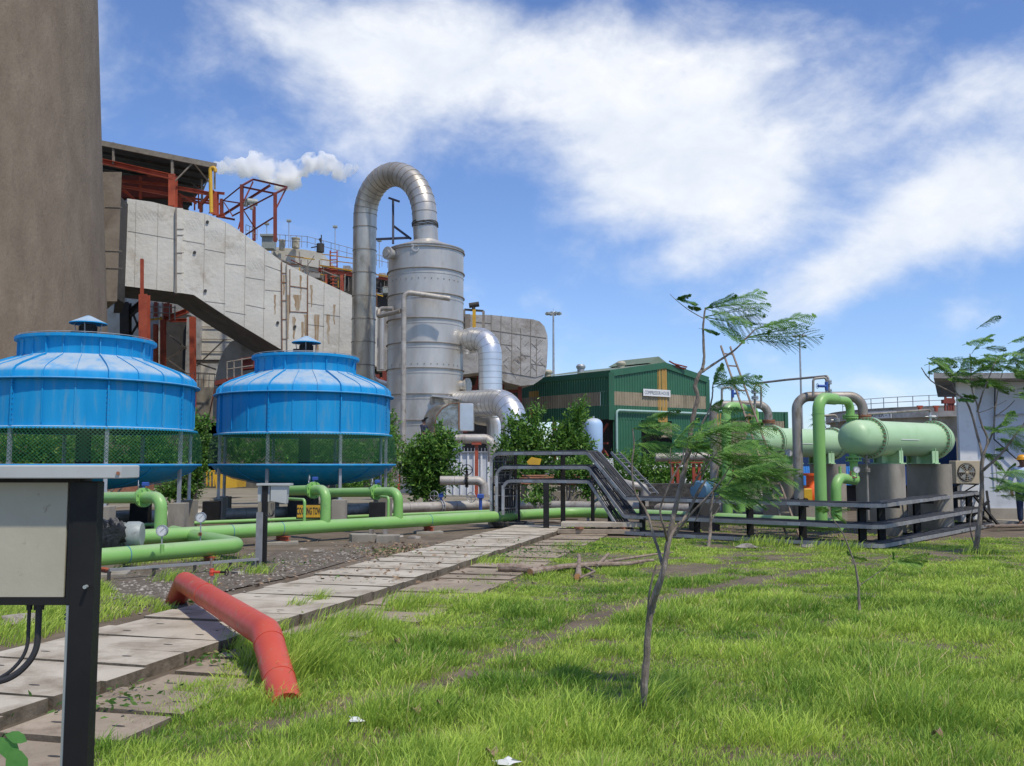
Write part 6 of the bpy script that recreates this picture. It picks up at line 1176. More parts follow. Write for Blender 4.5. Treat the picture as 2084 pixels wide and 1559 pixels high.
steel(t,[(294,600,57,294,745,57,.8),(289,527,57,289,600,57,.26),(317,660,72,317,752,72,.45),(332,645,72,332,752,72,.55),(335,650,72,383,632,72,.55),(392,645,71,393,860,71,.60),(345,652,73,380,652,73,.4),(341,618,72,341,645,72,.8),(318,615,72,318,645,72,.4)],'orange')
steel(t,[(335,675,73,380,710,73,.14),(335,735,73,380,705,73,.14),(400,745,72,458,690,72,.14),(398,735,72,448,735,72,.35),(398,738,72,440,752,72,.2),(335,727,73,380,760,73,.14),(380,760,73,440,762,73,.1)],'seam')
t=T('fan_housing','huge pale curved fan housing behind the right cooling tower','fan housing',hpt(480,68,0)); D=68; arc_=[(432,900),(434,800),(438,770),(446,735),(456,712),(470,695),(490,688),(560,688),(600,760),(600,900)]; mb=MB(); mb.prism([P(x,y,D) for x,y in arc_],V((0,5,0))); part('casing',mb,mk('fan_casing_grey',(.30,.29,.26),(.37,.36,.33),.8,.7,bump=.01,bscale=1,dirt=((.2,.18,.15),.7,.5,.75)),t)
t=T('fan_platform','red steel service platform with railing left of the right cooling tower','platform',P(470,770,62)); mb=MB(); a=P(437,779,62); b=P(520,762,62); mb.prism([P(437,775,62),P(520,757,62),P(520,766,62),P(437,784,62)],V((0,2.2,0))); part('deck',mb,M['oxide'],t); steel(t,[(492,742,63,520,738,63,1.2),(445,788,63,470,778,63,.4),(425,850,63,437,790,63,.1)],'oxide')
for a_,b_ in (((462,772),(462,736)),((476,769),(476,733)),((492,765),(492,729)),((462,737),(515,728)),((462,752),(515,744))): m_=MB(); m_.cyl(P(*a_,62),P(*b_,62),.05,seg=6); part('rail',m_,M['seam'],t)
t=T('upper_service_platform','small yellow-edged platform with railings under the duct','platform',P(325,650,70)); steel(t,[(304,651,70,330,648,70,.2)],'yellow','edge'); 
for a_,b_ in (((304,650),(304,620)),((312,650),(312,618)),((322,650),(322,616)),((331,648),(331,616)),((345,652),(345,622)),((356,652),(356,622)),((303,624),(358,626)),((303,636),(358,638))): m_=MB(); m_.cyl(P(*a_,70),P(*b_,70),.045,seg=6); part('rail',m_,M['seam'],t)
railing('service_railing','bent pipe railing low between the cooling towers',[P(378,789,66),P(403,787,66),P(436,789,66)],1.0,3,'seam')
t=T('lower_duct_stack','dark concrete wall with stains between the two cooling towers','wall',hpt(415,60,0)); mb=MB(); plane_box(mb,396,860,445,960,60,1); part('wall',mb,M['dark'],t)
t=T('backdrop_wall','long dark backdrop wall added far behind the hedges and cooling towers','wall',hpt(500,60,0)); mb=MB(); plane_box(mb,150,852,812,1000,60,1); part('wall',mb,mk('dark_backdrop',(.10,.085,.065),(.17,.15,.12),.6,.9,dirt=((.05,.05,.04),1.5,.45,.7)),t)  # added dark backdrop covering the bright gaps behind the tower netting
mb=MB(); 
for x_ in (560,640,720): plane_box(mb,x_,868,x_+34,905,59.8,.3)
part('panel_joints',mb,M['dark'],t) if False else None
# low objects in the middle distance
t=T('yellow_skip','yellow steel skip with railing between the cooling towers','skip',hpt(455,42,0)); mb=MB(); a=P(435,962,42); b=P(483,995,42); mb.prism([P(435,966,42),P(483,962,42),P(481,992,42),P(440,995,42)],V((0,1.5,0))); part('body',mb,M['yellow'],t); mb=MB()
for px in (421,428,435): mb.bar(P(px,990,42),P(px,958,42),.06,.06,up=(0,1,0))
mb.bar(P(419,960,42),P(438,958,42),.06,.06); part('guard',mb,M['yellow'],t)
g=G(462,1000); mb=MB(); mb.sphere((g.x+.3,38,.15),.5,10,(1.6,1,.35),.7); thing('sand_heap',mb,M['white'],'small pale heap behind the right tower legs','heap')
mb=MB(); mb.prism([P(x,y,29) for x,y in ((1072,940),(1082,930),(1102,934),(1098,948),(1080,950))],V((0,.8,0))); thing('yellow_bucket',mb,M['yellow'],'yellow machine bucket visible under the tray overpass','bucket')
t=T('low_concrete_wall','stained low concrete wall behind the tray overpass','wall',G(1160,1035)); mb=MB(); d=31; a=P(1118,1000,d); b=P(1222,1000,d); mb.box(((a.x+b.x)/2,d+.3,a.z/2+.0),(b.x-a.x,.6,a.z)); part('wall',mb,M['concrete'],t)
mb=MB(); d=33; 
for k in range(26):
    z_=.75+.035*(k%9)+random.uniform(0,.02); y=d+.12*(k//9)+random.uniform(0,.1); x0_=P(1058,990,d).x+random.uniform(-.1,.5); m_=MB(); m_.cyl((x0_,y,z_+.10),(x0_+random.uniform(2.0,2.7),y+random.uniform(-.1,.1),z_+random.uniform(.02,.16)),.03,seg=8); thing('rusty_pipe',m_,M['rustiron'],'rusty steel pipe in the stack behind the tray overpass','pipe','stacked rusty pipes')
g=MB(); 
for x_ in (1066,1140,1200): q=P(x_,1000,33); g.box((q.x,33.2,.4),(.15,.7,.72))
thing('pipe_rack',g,M['dark'],'low dark rack carrying the rusty pipes','rack')
t=T('open_shed_roof','small corrugated lean-to roof seen through the left cooling tower','shed',hpt(255,40,0)); mb=MB(); a=P(222,918,38); b=P(300,912,38); corr(mb,a-V((0,0,0)),V((1,0,0)),0,(b.x-a.x),a.z-.35,a.z+.25,.15,.03); part('roof',mb,M['brownsheet'],t); mb=MB(); mb.box(((a.x+b.x)/2,38.6,(a.z-.4)/2),(b.x-a.x-.2,1,a.z-.4)); part('wall',mb,M['rustiron'],t)
# perimeter wall far left-back and dark rubble under hedge
t=T('dark_plinth_wall','dark heaped wall behind the blue motor','wall',hpt(1320,27,0)); mb=MB(); a=P(1308,985,27.5); b=P(1420,1020,27.5); mb.box(((a.x+b.x)/2,28,a.z/2),(b.x-a.x,.8,a.z)); part('wall',mb,mk('dark_heap',(.03,.03,.03),(.09,.08,.07),5,.9,bump=.05,bscale=8),t)
# ------------------------------------------------------------------ steam plume
mb=MB(); D=150
for px,py,r_ in ((425,338,8),(447,345,15),(468,342,20),(492,338,22),(515,333,25),(527,322,15),(540,345,27),(565,350,27),(590,352,26),(612,345,22),(628,330,18),(650,330,20),(668,338,22),(690,345,18),(712,342,14),(690,362,14),(640,340,20),(575,368,20),(600,365,16),(505,350,20),(556,340,18),(702,355,14),(722,338,9)):
    for k in range(3): mb.sphere(P(px+random.gauss(0,5),py+random.gauss(0,4),D+random.gauss(0,1.2)),r_*D/F*random.uniform(.55,.95),14,(1,1,1),.7)
o=part('steam_plume',mb,M['white']); o['label']='billowing white steam plume drifting right behind the elevated roof'; o['category']='steam'; o['kind']='stuff'
rm2=o.modifiers.new('r','REMESH'); rm2.mode='VOXEL'; rm2.voxel_size=.28; 
tx=bpy.data.textures.new('c','CLOUDS'); tx.noise_scale=1.5; tx.noise_depth=4; dm=o.modifiers.new('d','DISPLACE'); dm.texture=tx; dm.strength=1.2; dm.mid_level=.5; dm.texture_coords='LOCAL'
vm=bpy.data.materials.new('steam'); vm.use_nodes=True; nt=vm.node_tree; nt.nodes.clear(); vo=nt.nodes.new('ShaderNodeVolumePrincipled'); ou=nt.nodes.new('ShaderNodeOutputMaterial'); nt.links.new(vo.outputs[0],ou.inputs['Volume']); vo.inputs['Color'].default_value=(1,1,1,1); vo.inputs['Anisotropy'].default_value=.2
nn=nt.nodes.new('ShaderNodeTexNoise'); nn.inputs['Scale'].default_value=.28; nn.inputs['Detail'].default_value=6; tc2=nt.nodes.new('ShaderNodeTexCoord'); nt.links.new(tc2.outputs['Object'],nn.inputs['Vector']); mr2=nt.nodes.new('ShaderNodeMapRange'); mr2.inputs['From Min'].default_value=.43; mr2.inputs['From Max'].default_value=.62; mr2.inputs['To Min'].default_value=0; mr2.inputs['To Max'].default_value=2.6; nt.links.new(nn.outputs['Fac'],mr2.inputs['Value']); nt.links.new(mr2.outputs[0],vo.inputs['Density'])
o.data.materials.clear(); o.data.materials.append(vm)
scene.cycles.volume_step_rate=2; scene.cycles.volume_bounces=10; scene.cycles.max_bounces=12
# ------------------------------------------------------------------ leafy bushes
def bush(name,label,cat,clumps,base,nleaf,size,mat='leaf',stems=6,seed=1,asp=.42,group=None):
    """clumps: (centre, (rx,ry,rz)); leaves sit in sprays on twigs so the outline stays ragged"""
    r=np.random.default_rng(seed); t=T(name,label,cat,base,group); vol=np.array([c[1][0]*c[1][1]*c[1][2] for c in clumps])**.66; vol/=vol.sum(); cs=[]; us=[]
    for (c,(rx,ry,rz)),vv in zip(clumps,vol):
        n=int(nleaf*vv); nt_=max(4,n//9)
        d=r.normal(size=(nt_,3)); d/=np.linalg.norm(d,axis=1)[:,None]; rad=r.random(nt_)**.42*(1+.28*(r.random(nt_)-.35)); tip=d*rad[:,None]*np.array([rx,ry,rz]); 
        dirs=d+np.array([0.12,0,.55]); dirs/=np.linalg.norm(dirs,axis=1)[:,None]
        for k in range(9):
            cs.append(np.array(c)+tip+dirs*(k-4)*size*.42); u=dirs*.6+r.normal(size=(nt_,3))*.62; us.append(u/np.linalg.norm(u,axis=1)[:,None])
    c=np.concatenate(cs); u=np.concatenate(us); n=len(c); w_=np.cross(u,r.normal(size=(n,3))); w_/=np.linalg.norm(w_,axis=1)[:,None]; sz=(size*(.6+.8*r.random(n)))[:,None]
    v=np.stack([c,c+u*sz*.5+w_*sz*asp*.5,c+u*sz,c+u*sz*.5-w_*sz*asp*.5],1)-np.array(base); q=(np.arange(n)[:,None]*4+np.arange(4)).astype(np.int32)
    me=bpy.data.meshes.new(name); me.vertices.add(n*4); me.vertices.foreach_set('co',v.reshape(-1)); me.loops.add(n*4); me.loops.foreach_set('vertex_index',q.ravel()); me.polygons.add(n); me.polygons.foreach_set('loop_start',np.arange(n,dtype=np.int32)*4); me.update(calc_edges=True)
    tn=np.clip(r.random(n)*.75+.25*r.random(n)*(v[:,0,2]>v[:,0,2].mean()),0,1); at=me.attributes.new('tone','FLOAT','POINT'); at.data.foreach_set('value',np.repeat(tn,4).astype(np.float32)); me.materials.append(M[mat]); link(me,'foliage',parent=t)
    mb=MB(); b=V(base)
    for k in range(stems):
        c_,rr_=clumps[k%len(clumps)]; e=V(c_)+V((random.uniform(-.5,.5)*rr_[0],random.uniform(-.5,.5)*rr_[1],random.uniform(0,.5)*rr_[2])); s=b+V((random.uniform(-.15,.15),random.uniform(-.1,.1),0)); m_=s.lerp(e,.5)+V((random.uniform(-.15,.15),0,.1)); mb.tube([s,m_,e],[.035,.025,.01],6)
    part('stems',mb,M['bark'],t); return t
def pc(px,py,d,rx,rz,ry=None): c=P(px,py,d); k=d/F; return (tuple(c),(rx*k*.9,(ry or rx)*k*.9,rz*k*.92))
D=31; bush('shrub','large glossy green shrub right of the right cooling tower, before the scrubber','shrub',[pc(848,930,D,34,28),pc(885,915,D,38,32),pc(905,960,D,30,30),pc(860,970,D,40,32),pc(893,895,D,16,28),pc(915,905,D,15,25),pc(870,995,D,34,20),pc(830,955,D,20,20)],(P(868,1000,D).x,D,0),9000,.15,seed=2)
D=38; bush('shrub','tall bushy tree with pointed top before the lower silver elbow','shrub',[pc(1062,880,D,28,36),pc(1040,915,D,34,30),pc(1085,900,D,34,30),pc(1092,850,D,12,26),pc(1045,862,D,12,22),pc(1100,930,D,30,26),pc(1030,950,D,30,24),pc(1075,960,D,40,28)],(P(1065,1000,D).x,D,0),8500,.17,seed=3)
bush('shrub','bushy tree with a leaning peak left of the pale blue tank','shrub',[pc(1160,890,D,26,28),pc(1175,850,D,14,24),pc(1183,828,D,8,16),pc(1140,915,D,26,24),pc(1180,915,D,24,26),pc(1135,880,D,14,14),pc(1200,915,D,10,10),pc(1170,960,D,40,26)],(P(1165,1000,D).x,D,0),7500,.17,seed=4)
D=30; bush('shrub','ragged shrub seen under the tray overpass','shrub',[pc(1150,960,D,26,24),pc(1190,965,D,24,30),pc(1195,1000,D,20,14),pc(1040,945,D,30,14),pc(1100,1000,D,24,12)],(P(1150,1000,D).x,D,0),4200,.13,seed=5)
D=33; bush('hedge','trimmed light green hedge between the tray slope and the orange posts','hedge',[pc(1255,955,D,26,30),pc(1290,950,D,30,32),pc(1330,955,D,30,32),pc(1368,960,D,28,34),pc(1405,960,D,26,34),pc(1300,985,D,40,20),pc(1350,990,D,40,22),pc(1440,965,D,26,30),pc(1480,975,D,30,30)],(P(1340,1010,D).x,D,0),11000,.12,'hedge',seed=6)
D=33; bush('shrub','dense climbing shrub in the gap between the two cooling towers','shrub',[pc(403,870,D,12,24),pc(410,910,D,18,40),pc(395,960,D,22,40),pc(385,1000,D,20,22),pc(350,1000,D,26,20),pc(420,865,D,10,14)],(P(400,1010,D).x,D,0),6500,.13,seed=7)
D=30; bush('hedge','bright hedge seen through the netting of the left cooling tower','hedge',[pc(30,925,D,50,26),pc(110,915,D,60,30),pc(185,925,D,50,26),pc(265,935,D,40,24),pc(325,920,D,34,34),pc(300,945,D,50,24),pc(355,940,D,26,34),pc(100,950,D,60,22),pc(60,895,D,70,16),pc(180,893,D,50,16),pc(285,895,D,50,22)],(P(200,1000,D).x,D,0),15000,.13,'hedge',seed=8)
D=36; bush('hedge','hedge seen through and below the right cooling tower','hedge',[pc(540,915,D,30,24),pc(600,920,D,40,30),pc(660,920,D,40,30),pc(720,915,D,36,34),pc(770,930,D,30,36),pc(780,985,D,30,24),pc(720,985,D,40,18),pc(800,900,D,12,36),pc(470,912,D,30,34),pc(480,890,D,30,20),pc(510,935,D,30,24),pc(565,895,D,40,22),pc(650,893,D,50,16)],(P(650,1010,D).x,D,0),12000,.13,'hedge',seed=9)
D=60; bush('shrub','greenery growing behind the drop pipe beside the scrubber','shrub',[pc(797,865,40,9,30),pc(800,910,40,9,40)],(P(798,1000,40).x,40,0),1200,.14,seed=10)
D=28; bush('shrub','low weeds along the concrete wall under the trays','shrub',[pc(1085,1018,D,20,6),pc(1110,1020,D,14,5)],(P(1095,1024,D).x,D,.1),500,.10,'hedge',seed=11,stems=2)
# palm behind
D=70; p=hpt(1665,D,0); t=T('palm_tree','small fan palm between the two pipe arches','palm tree',p); mb=MB(); zt=P(1665,858,D).z; mb.tube([p,p+V((0,0,zt))],[.2,.14],8); part('trunk',mb,M['bark'],t); mb=MB()
for k in range(46):
    a=random.uniform(0,6.28); e=random.uniform(-.5,1.4); L_=random.uniform(.8,1.15); u=V((math.cos(a)*math.cos(e),math.sin(a)*math.cos(e),math.sin(e))); w_=u.cross(V((0,0,1))).normalized()*.09; b=p+V((0,0,zt)); mb.add([b,b+u*L_*.6+w_,b+u*L_+V((0,0,-.2)),b+u*L_*.6-w_],[(0,1,2,3)])
o=part('fronds',mb,M['fern'],t)
# ------------------------------------------------------------------ feathery-leaved saplings
def smooth(pts,n=3):
    out=[]; m=len(pts)
    for i in range(m-1):
        p0,p1,p2,p3=pts[max(i-1,0)],pts[i],pts[i+1],pts[min(i+2,m-1)]
        for j in range(n):
            u=j/n; out.append(.5*((2*p1)+(p2-p0)*u+(2*p0-5*p1+4*p2-p3)*u*u+(3*p1-p0-3*p2+p3)*u**3))
    out.append(pts[-1]); return out
def limb(mb,pts,r0,r1,rough=.1,seg=9):
    s=smooth(pts,5); n=len(s); mb.tube([p+V((random.uniform(-1,1),random.uniform(-1,1),0))*r0*.12 for p in s],[ (r0+(r1-r0)*(i/(n-1))**.8)*random.uniform(1-rough,1+rough*1.3) for i in range(n)],seg)
def frond(mb,tones,base,dirn,L_,npin=10,droop=.25,pinL=.42,curl=0,seed=0,leaf=.012):
    """a twice-divided feather leaf blown by the wind"""
    r=random.Random(seed); d=V(dirn).normalized(); side=d.cross(V((0,0,1))); side=side.normalized() if side.length>.1 else V((0,1,0))
    side=(side*.55+V((0,0,.75))*(1 if r.random()<.5 else -1)*.45+V((r.uniform(-.3,.3),0,0))).normalized(); up=side.cross(d).normalized()
    p=V(base); pts=[]; n=npin+2
    for k in range(n+1):
        f=k/n; pts.append(p.copy()); p+= (d+V((.25*f,0,-droop*f*f*1.6+curl*f)))*(L_/n)
    mb.tube(pts,[L_*.010*(1-.7*k/n) for k in range(n+1)],4,False); tones+=[.15]*0
    start=2
    for k in range(start,n+1):
        f=(k-start)/(n-start)
        for sg in (-1,1):
            pl=L_*pinL*math.sin(math.pi*(.16+.78*f))*r.uniform(.8,1.1); wind=V((.55,.05,-.05)); q=(side*sg*.75+d*.65+wind*.7+V((r.uniform(-.12,.12),r.uniform(-.12,.12),r.uniform(-.22,.1)))).normalized()
            nl=max(6,int(pl/(leaf*.75))); b=pts[k]; n1=q.cross(up+V((r.uniform(-.5,.5),r.uniform(-.5,.5),r.uniform(-.3,.6)))).normalized(); n2=(n1+q.cross(n1)*r.uniform(.5,1.2)).normalized(); vs=[]; fs=[]
            for j in range(nl):
                g=j/nl; c=b+q*pl*g+V((.03*pl*g*g,0,-.18*pl*g*g)); ll=leaf*1.25*math.sin(math.pi*(.2+.72*g))*r.uniform(.75,1.1); fw=q*leaf*.5
                for e0 in (n1,-n2):
                    e=e0*ll+q*leaf*.5; o=len(vs); vs+=[c-fw*.3,c+e*.6-fw*.3,c+e+q*leaf*.15,c+e*.5+fw*.75,c+fw*.6]; fs.append((o,o+1,o+2,o+3,o+4))
            mb.add(vs,fs)
def tonemesh(o,lo,hi,gsize=4,seed=1,block=130):
    me=o.data; n=len(me.vertices); r=np.random.default_rng(seed); a=np.repeat(r.random(n//block+1)*(hi-lo)+lo,block)[:n]+r.normal(size=n)*.02; at=me.attributes.new('tone','FLOAT','POINT'); at.data.foreach_set('value',np.clip(a,0,.85).astype(np.float32))
def sapling(label,base,stems,fronds,seed,leaf=.012,tone=(.1,.8),name='sapling',thin_=.66):
    t=T(name,label,'sapling',base)
    for i,(pts,r0,r1) in enumerate(stems): r0*=thin_; r1*=thin_; mb=MB(); limb(mb,pts,r0,r1); part('trunk' if i==0 else 'limb',mb,M['bark'],t)
    mb=MB(); rr=random.Random(seed)
    for k,(b,d,L_,*ex) in enumerate(fronds): frond(mb,[],b,d,L_,npin=(ex[0] if ex else 10),droop=(ex[1] if len(ex)>1 else .25),seed=seed*100+k,leaf=leaf)
    o=part('foliage',mb,M['fern'],t); tonemesh(o,*tone,seed=seed); return t
# foreground sapling
D0=5.75
def q(px,py,d=None): return P(px,py,d or D0)
stems=[([G(1308,1470,-.03)*1.0,q(1309,1420),q(1315,1344),q(1319,1287),q(1327,1229),q(1344,1179),q(1354,1140),q(1362,1090),q(1378,1021),q(1397,937),q(1405,887),q(1410,850),q(1420,810),q(1415,780),q(1430,750)],.036,.017),
 ([q(1327,1245),q(1333,1220,5.7),q(1347,1180,5.6),q(1355,1140,5.6),q(1368,1085,5.65),q(1395,1050),q(1437,975,5.9)],.026,.010),
 ([q(1430,750),q(1433,725),q(1431,675),q(1433,642),q(1436,626)],.016,.007),([q(1427,758),q(1457,738),q(1493,714),q(1520,687),q(1537,670)],.013,.006),([q(1432,648),q(1410,636),q(1395,626),q(1374,609),q(1363,598)],.005,.002),
 ([q(1348,1148),q(1340,1120,5.9),q(1330,1090,5.95),q(1317,1045,6),q(1292,1000,6.05),q(1286,950,6.05),q(1290,905,6.05),q(1287,872,6.05)],.017,.006),
 ([q(1358,1100),q(1352,1075,5.6),q(1344,1037,5.55),q(1367,975,5.5),q(1388,940,5.5),q(1392,905,5.5)],.013,.005),
 ([q(1366,1075),q(1380,1010,5.9),q(1402,925,5.95),q(1422,890,6),q(1430,860,6),q(1445,830,6),q(1450,800,6),q(1451,782,6)],.016,.006),
 ([q(1372,1090,5.65),q(1410,1042,5.5),q(1450,1000,5.45),q(1477,967,5.4)],.012,.005),([q(1321,1275),q(1319,1230,5.7),q(1325,1190,5.65),q(1335,1150,5.65)],.011,.008),
 ([q(1367,975,5.5),q(1365,940,5.5),q(1364,912,5.5)],.006,.003),([q(1405,990,5.75),q(1430,960,5.6),q(1445,935,5.5)],.007,.004)]
fr=[]
def fan(px,py,d,specs):
    for (ex,ey,*r) in specs:
        a=P(px,py,d); b=P(ex,ey,d+(r[0] if r else 0)); fr.append((a,b-a,(b-a).length*1.0,9,.12))
fan(1434,628,D0,[(1540,590),(1545,612,.1),(1515,655,-.1),(1488,600)]); fan(1433,645,D0,[(1530,625,.15),(1548,668,.1),(1500,690,-.1)]); fan(1478,650,D0,[(1545,640),(1498,690,.1)]); fan(1536,671,D0,[(1640,637),(1600,650,.2)]); fan(1520,687,D0,[(1652,680),(1625,662,.1)]); fan(1520,690,D0,[(1622,700)])
fan(1395,625,D0,[(1420,628)]); fan(1374,609,D0,[(1400,600),(1412,618)]); fan(1422,668,D0,[(1456,678)])
fan(1451,782,6,[(1535,762),(1545,778,.1),(1462,745,.1)]); fan(1449,790,6,[(1462,740),(1500,770,.1)]); fan(1440,835,6,[(1500,832),(1463,815,.1)])
big=[(1290,872,6.05,[(1345,838),(1365,862,.2),(1340,880),(1385,885,.2)]),(1288,905,6.05,[(1352,900),(1400,905,.2),(1375,925),(1345,860,.2)]),
 (1400,900,5.6,[(1470,870),(1490,900,.2),(1480,930),(1455,850,.2)]),(1430,880,5.6,[(1510,860),(1550,905),(1520,940,.2)]),(1445,930,5.5,[(1540,905),(1570,935,.2),(1590,955),(1545,975,.2)]),(1477,967,5.4,[(1560,940),(1600,950,.2),(1610,962),(1555,990,.2)]),
 (1450,1000,5.45,[(1540,975),(1560,1000,.2),(1520,1020)]),(1437,975,5.9,[(1510,985),(1530,1010,.2),(1490,1030)]),(1364,912,5.5,[(1420,880),(1430,905,.1),(1410,850)]),(1330,850,6.0,[(1375,835)]),(1470,880,5.8,[(1560,868,.1),(1540,860),(1580,920,.3)]),(1500,930,5.7,[(1590,935,.1),(1600,975,.2),(1575,1000)]),
 (1390,905,5.6,[(1440,915),(1460,945,.1)]),(1460,920,5.4,[(1530,895),(1540,950,.1)]),(1500,960,5.5,[(1575,972)]),(1480,985,5.6,[(1545,1030)]),(1450,870,6.0,[(1515,848),(1535,868)])]
for bx,by,bd,sp in big:
    fan(bx,by,bd,sp)
    if bx>1425: stems.append(([P(bx,by,bd),P(bx-18,by+25,bd+.05),P(min(bx-35,1460),by+60,bd+.1)],.004,.006))
fr=[(b,d,L_,n_,dr_) for b,d,L_,n_,dr_ in fr]
sapling('foreground multi-stemmed sapling with windblown feathery leaves standing in the lawn',tuple(G(1308,1466,0)),stems,fr,5,.0125,(.10,.75))
# slim sapling with hardly any leaves right of it
D=13.6; fr=[]; fan(1700,1040,9.8,[(1662,1040),(1730,1043),(1722,1060)]); fan(1733,1140,9.6,[(1762,1132)]); fan(1822,1140,9.4,[(1878,1124),(1855,1132)]); fan(1738,1150,9.5,[(1725,1128)])
d=G(1750,1252).y; qq=lambda x,y:P(x,y,d)
fr=[]; fan(1692,1042,d,[(1660,1034),(1722,1036),(1715,1062)]); fan(1730,1133,d,[(1758,1138),(1722,1122)]); fan(1818,1143,d,[(1880,1125),(1868,1146),(1815,1125)]); fan(1830,1140,d,[(1878,1140)])
sapling('thin young sapling leaning left in the right part of the lawn',tuple(G(1750,1252)),[([G(1751,1258,-.02),qq(1748,1225),qq(1747,1190),qq(1740,1150),qq(1733,1130),qq(1715,1085),qq(1690,1050),qq(1683,1040)],.026,.005),([qq(1748,1192),qq(1780,1170),qq(1818,1143)],.009,.004),([qq(1733,1138),qq(1738,1148)],.01,.01)],fr,6,.015,(.4,.85))
# thin trunk before the trays
d=G(1443,1112).y; qq=lambda x,y:P(x,y,d); fr=[]; fan(1455,1010,d,[(1520,1000),(1535,1025),(1500,1040),(1540,985)]); fan(1450,985,d,[(1505,965),(1530,975),(1480,1010)]); fan(1470,950,d,[(1540,940),(1560,960),(1550,985)])
sapling('slender sapling whose trunk stands right against the cable trays',tuple(G(1443,1112)),[([G(1442,1114),qq(1446,1075),qq(1447,1040),qq(1451,1005),qq(1460,960),qq(1470,930)],.05,.02),([qq(1447,1060),qq(1462,1035),qq(1475,1010)],.02,.008)],fr,7,.022,(.1,.7))
# right-hand young tree
d=G(1985,1130).y; qq=lambda x,y,o=0:P(x,y,d+o); fr=[]
st=[([G(1985,1133,-.03),qq(1990,1085),qq(1997,1020),qq(1998,960),qq(2002,920)],.085,.055),([qq(2000,930),qq(1990,890,.1),qq(1975,835,.1),qq(1960,810,.1),qq(1930,795,.1),qq(1895,775,.1),qq(1875,748,.1)],.045,.015),([qq(2002,925),qq(2010,895),qq(1998,865),qq(1990,835),qq(1989,825),qq(1978,790),qq(1976,740),qq(1974,720)],.04,.015),([qq(1989,838),qq(2000,800,-.2),qq(2012,770,-.2),qq(2025,738,-.2),qq(2030,728)],.03,.012),([qq(2000,925,.1),qq(2020,880,.2),qq(2026,830,.2),qq(2032,790,.2),qq(2040,760,.2)],.035,.015),([qq(1997,960),qq(2015,945,-.2),qq(2045,915,-.3),qq(2070,880,-.4),qq(2095,850,-.4)],.05,.025),([qq(1964,818),qq(1948,800),qq(1938,780)],.02,.008),([qq(2022,850,.2),qq(2050,830,.2),qq(2065,815)],.02,.01),([qq(1891,772,.1),qq(1891,735,.1)],.012,.008),([qq(1992,840),qq(2015,832),qq(2048,815)],.015,.008),([qq(1987,1120),qq(1975,1080,.1),qq(1976,1050,.1),qq(1985,1020,.1)],.02,.012)]
def cluster(px,py,n,sx,sy,L_,o=0):
    for _ in range(n):
        a=P(px+random.gauss(0,sx),py+random.gauss(0,sy),d+o+random.gauss(0,.25)); ang=random.gauss(.12,.42); Lx=L_*random.uniform(.6,1.0); fr.append((a,V((math.cos(ang),random.uniform(-.35,.35),math.sin(ang))),Lx,10,.35))
cluster(1885,745,4,8,12,.55); cluster(1900,728,4,6,8,.6); cluster(1975,720,7,16,18,.55); cluster(1990,745,7,18,20,.55); cluster(1950,772,6,22,8,.5); cluster(1990,780,6,18,6,.5); cluster(2040,730,7,12,18,.6); cluster(2060,760,7,14,16,.6); cluster(2065,800,5,10,10,.6); cluster(2022,885,7,18,10,.55,-.2); cluster(2015,985,5,10,10,.6,-.2); cluster(2030,1005,4,12,14,.6,-.2); cluster(2010,918,4,8,8,.4); cluster(1952,800,3,4,8,.3); 
sapling('young tree with windblown feathery crown before the office building',tuple(G(1985,1130)),st,fr,8,.028,(.15,.85),thin_=.55)
# ------------------------------------------------------------------ people
def skin_obj(name,joints,edges,mat,parent,root=0,sub=1,smooth=True):
    me=bpy.data.meshes.new(name); org=ORG[parent.name]; me.from_pydata([V(j[0])-org for j in joints],edges,[]); o=bpy.data.objects.new(name,me); COL.objects.link(o)
    m=o.modifiers.new('skin','SKIN'); m.use_smooth_shade=True
    sv=me.skin_vertices[0].data if me.skin_vertices else None
    for i,j in enumerate(joints):
        r_=j[1]; sv[i].radius=(r_,r_) if not isinstance(r_,tuple) else r_; sv[i].use_root=(i==root)
    s=o.modifiers.new('sub','SUBSURF'); s.levels=sub; s.render_levels=sub
    dg=bpy.context.evaluated_depsgraph_get(); dg.update(); me2=bpy.data.meshes.new_from_object(o.evaluated_get(dg)); o.modifiers.clear(); o.data=me2; me2.materials.clear(); me2.materials.append(mat); me2.polygons.foreach_set('use_smooth',[True]*len(me2.polygons)); o.parent=parent; ORG[o.name]=org; return o
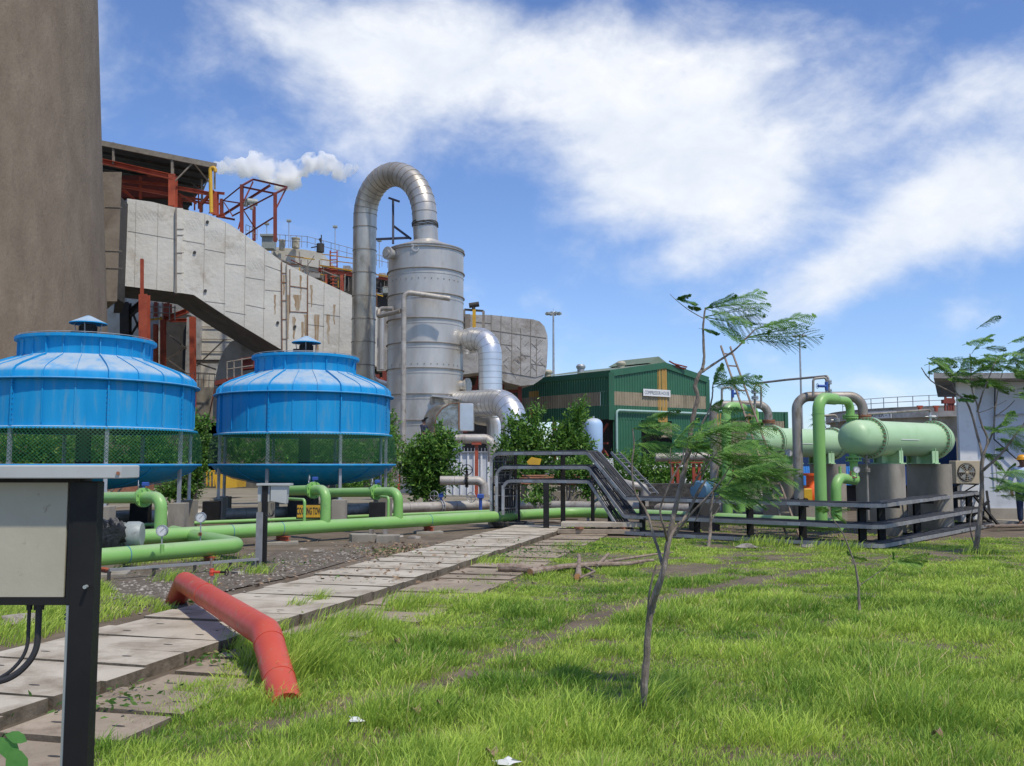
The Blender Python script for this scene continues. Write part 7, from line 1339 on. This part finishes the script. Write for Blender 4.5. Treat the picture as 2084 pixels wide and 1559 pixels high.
def person(label,base,face,shirt,trous,H=1.72,arms=None,hat=None):
    """base: ground point; face: heading; arms: list of two (elbow,wrist) in body axes (right, forward, up) as fractions of H"""
    f=V(face).normalized(); r=V((f.y,-f.x,0)); b=V(base); t=T('person',label,'person',b)
    def B(x,y,z): return b+r*(x*H)+f*(y*H)+V((0,0,z*H))
    J=[];E=[]
    def add(p,rad,par=None):
        J.append((p,rad*H)); 
        if par is not None: E.append((par,len(J)-1))
        return len(J)-1
    pel=add(B(0,0,.53),.085); wai=add(B(0,.0,.61),.075,pel); che=add(B(0,.005,.72),.090,wai); sh=add(B(0,0,.80),.075,che); nk=add(B(0,.005,.85),.034,sh); jaw=add(B(0,.018,.885),.042,nk); hd=add(B(0,.01,.94),.054,jaw); tp=add(B(0,.0,.975),.038,hd)
    for s,(el,wr) in zip((-1,1),arms):
        a=add(B(s*.105,0,.805),.040,sh); e=add(B(*el),.026,a); w_=add(B(*wr),.017,e); d=(B(*wr)-B(*el)).normalized(); palm=add(B(*wr)+d*.035*H,.019,w_)
        sd=d.cross(V((0,0,1))); sd=sd.normalized() if sd.length>.2 else f.copy(); 
        for k in range(4):
            o_=sd*((k-1.5)*.0085*H); f1=add(B(*wr)+d*.062*H+o_,.0052,palm); add(B(*wr)+d*(.088-.004*abs(k-1.5))*H+o_-V((0,0,.008*H)),.0045,f1)
        th=add(B(*wr)+d*.035*H+sd*.024*H,.006,palm); add(B(*wr)+d*.056*H+sd*.032*H,.005,th)
    for s in (-1,1):
        hp=add(B(s*.05,0,.50),.058,pel); kn=add(B(s*.055,.012,.285),.036,hp); an=add(B(s*.055,-.005,.05),.023,kn); ft=add(B(s*.06,.055,.022),.021,an); add(B(s*.062,.095,.018),.016,ft)
    body=skin_obj('body',J,E,M['skin'],t)
    # face
    mb=MB(); c=B(0,.06,.925); mb.sphere(c+V((0,0,-.004*H)),.011*H,8,(.8,.9,1.3)); 
    for s in (-1,1): mb.sphere(B(s*.052,.0,.93),.014*H,8,(.5,.8,1.3))
    part('nose_and_ears',mb,M['skin'],t); mb=MB()
    for s in (-1,1): mb.sphere(B(s*.019,.057,.938),.006*H,8)
    mb.box(B(0,.058,.903),(.03*H,.008,.006*H)); part('eyes_and_mouth',mb,M['text'],t)
    mb=MB(); mb.sphere(B(0,-.012,.955),.060*H,14,(1,1.05,.85)); part('hair',mb,M['text'],t)
    # clothing follows the body
    J=[];E=[]; pel=add(B(0,0,.50),.088); wai=add(B(0,.0,.60),.084,pel); che=add(B(0,.005,.72),.100,wai); sh=add(B(0,0,.80),.080,che); add(B(0,0,.835),.040,sh)
    for s,(el,wr) in zip((-1,1),arms):
        a=add(B(s*.108,0,.803),.050,sh); e=add(B(*el),.036,a); w_=V(B(*el)).lerp(B(*wr),.9); J.append((w_,.028*H)); E.append((e,len(J)-1))
    skin_obj('shirt',J,E,shirt,t)
    J=[];E=[]; pel=add(B(0,0,.54),.090)
    for s in (-1,1): hp=add(B(s*.052,0,.49),.066,pel); kn=add(B(s*.057,.012,.285),.047,hp); add(B(s*.057,-.003,.06),.038,kn)
    skin_obj('trousers',J,E,trous,t)
    for s in (-1,1): mb=MB(); mb.sphere(B(s*.06,.035,.022),.045*H,12,(.7,1.5,.55)); part('boot',mb,M['black'],t)
    if hat=='helmet':
        mb=MB(); mb.lathe(B(0,0,.945),[(.070*H,.0),(.070*H,.02*H),(.060*H,.048*H),(.035*H,.066*H),(0,.072*H)],24); mb.lathe(B(0,.012,.945),[(.066*H,.004),(.088*H,-.004),(.088*H,.002),(.068*H,.012)],24); part('helmet',mb,M['helmet'],t)
    if hat=='visor':
        mb=MB(); mb.lathe(B(0,0,.945),[(.062*H,.0),(.062*H,.012*H),(.05*H,.045*H),(0,.055*H)],20); part('headband',mb,M['black'],t)
        mb=MB(); mb.prism([B(-.06,.05,1.02),B(.06,.05,1.02),B(.055,.13,1.06),B(-.055,.13,1.06)],V((0,0,-.03))); mb.prism([B(-.06,.05,1.02),B(.06,.05,1.02),B(.06,.062,.985),B(-.06,.062,.985)],-f*.01); part('raised_visor',mb,M['black'],t)
    return t
gw=hpt(2077,23.4,.0); person('worker in yellow helmet, pale blue shirt and dark jeans at the right edge',(gw.x,gw.y,.02),(-.35,-.6,0),M['shirt'],M['denim'],1.74,[((-.16,.06,.64),(-.10,.17,.60)),((.17,.0,.63),(.15,.07,.50))],'helmet')
gp=P(862,921,46.7); person('welder in dark navy workwear with raised visor beside the square duct',(gp.x,gp.y,1.96-.10 if False else P(862,921,46.7).z),(.75,-.5,0),M['navy'],M['navy'],1.66,[((-.15,.04,.66),(-.05,.20,.62)),((.15,.06,.66),(.09,.21,.62))],'visor')
for i,ln in enumerate((((1995,1052),(2084,1050),24.8),)):
    a=P(1985,1058,24.0); mb=MB(); mb.box((a.x+3,24.0,.06),(6,1.0,.12)); thing('kerb_slab',mb,M['concrete'],'long concrete kerb slab at the foot of the office wall','kerb')
for k in range(6):
    g=G(2030+9*k,1074+2*k); mb=MB(); mb.bar(g+V((-.6,.0,.05+.02*k)),g+V((.7,.25*(k%3),.05+.02*k)),.10,.025); thing('timber_offcut',mb,M['bamboo'],'loose timber offcut in the rubble at the right edge','timber','timber offcuts at the right edge')
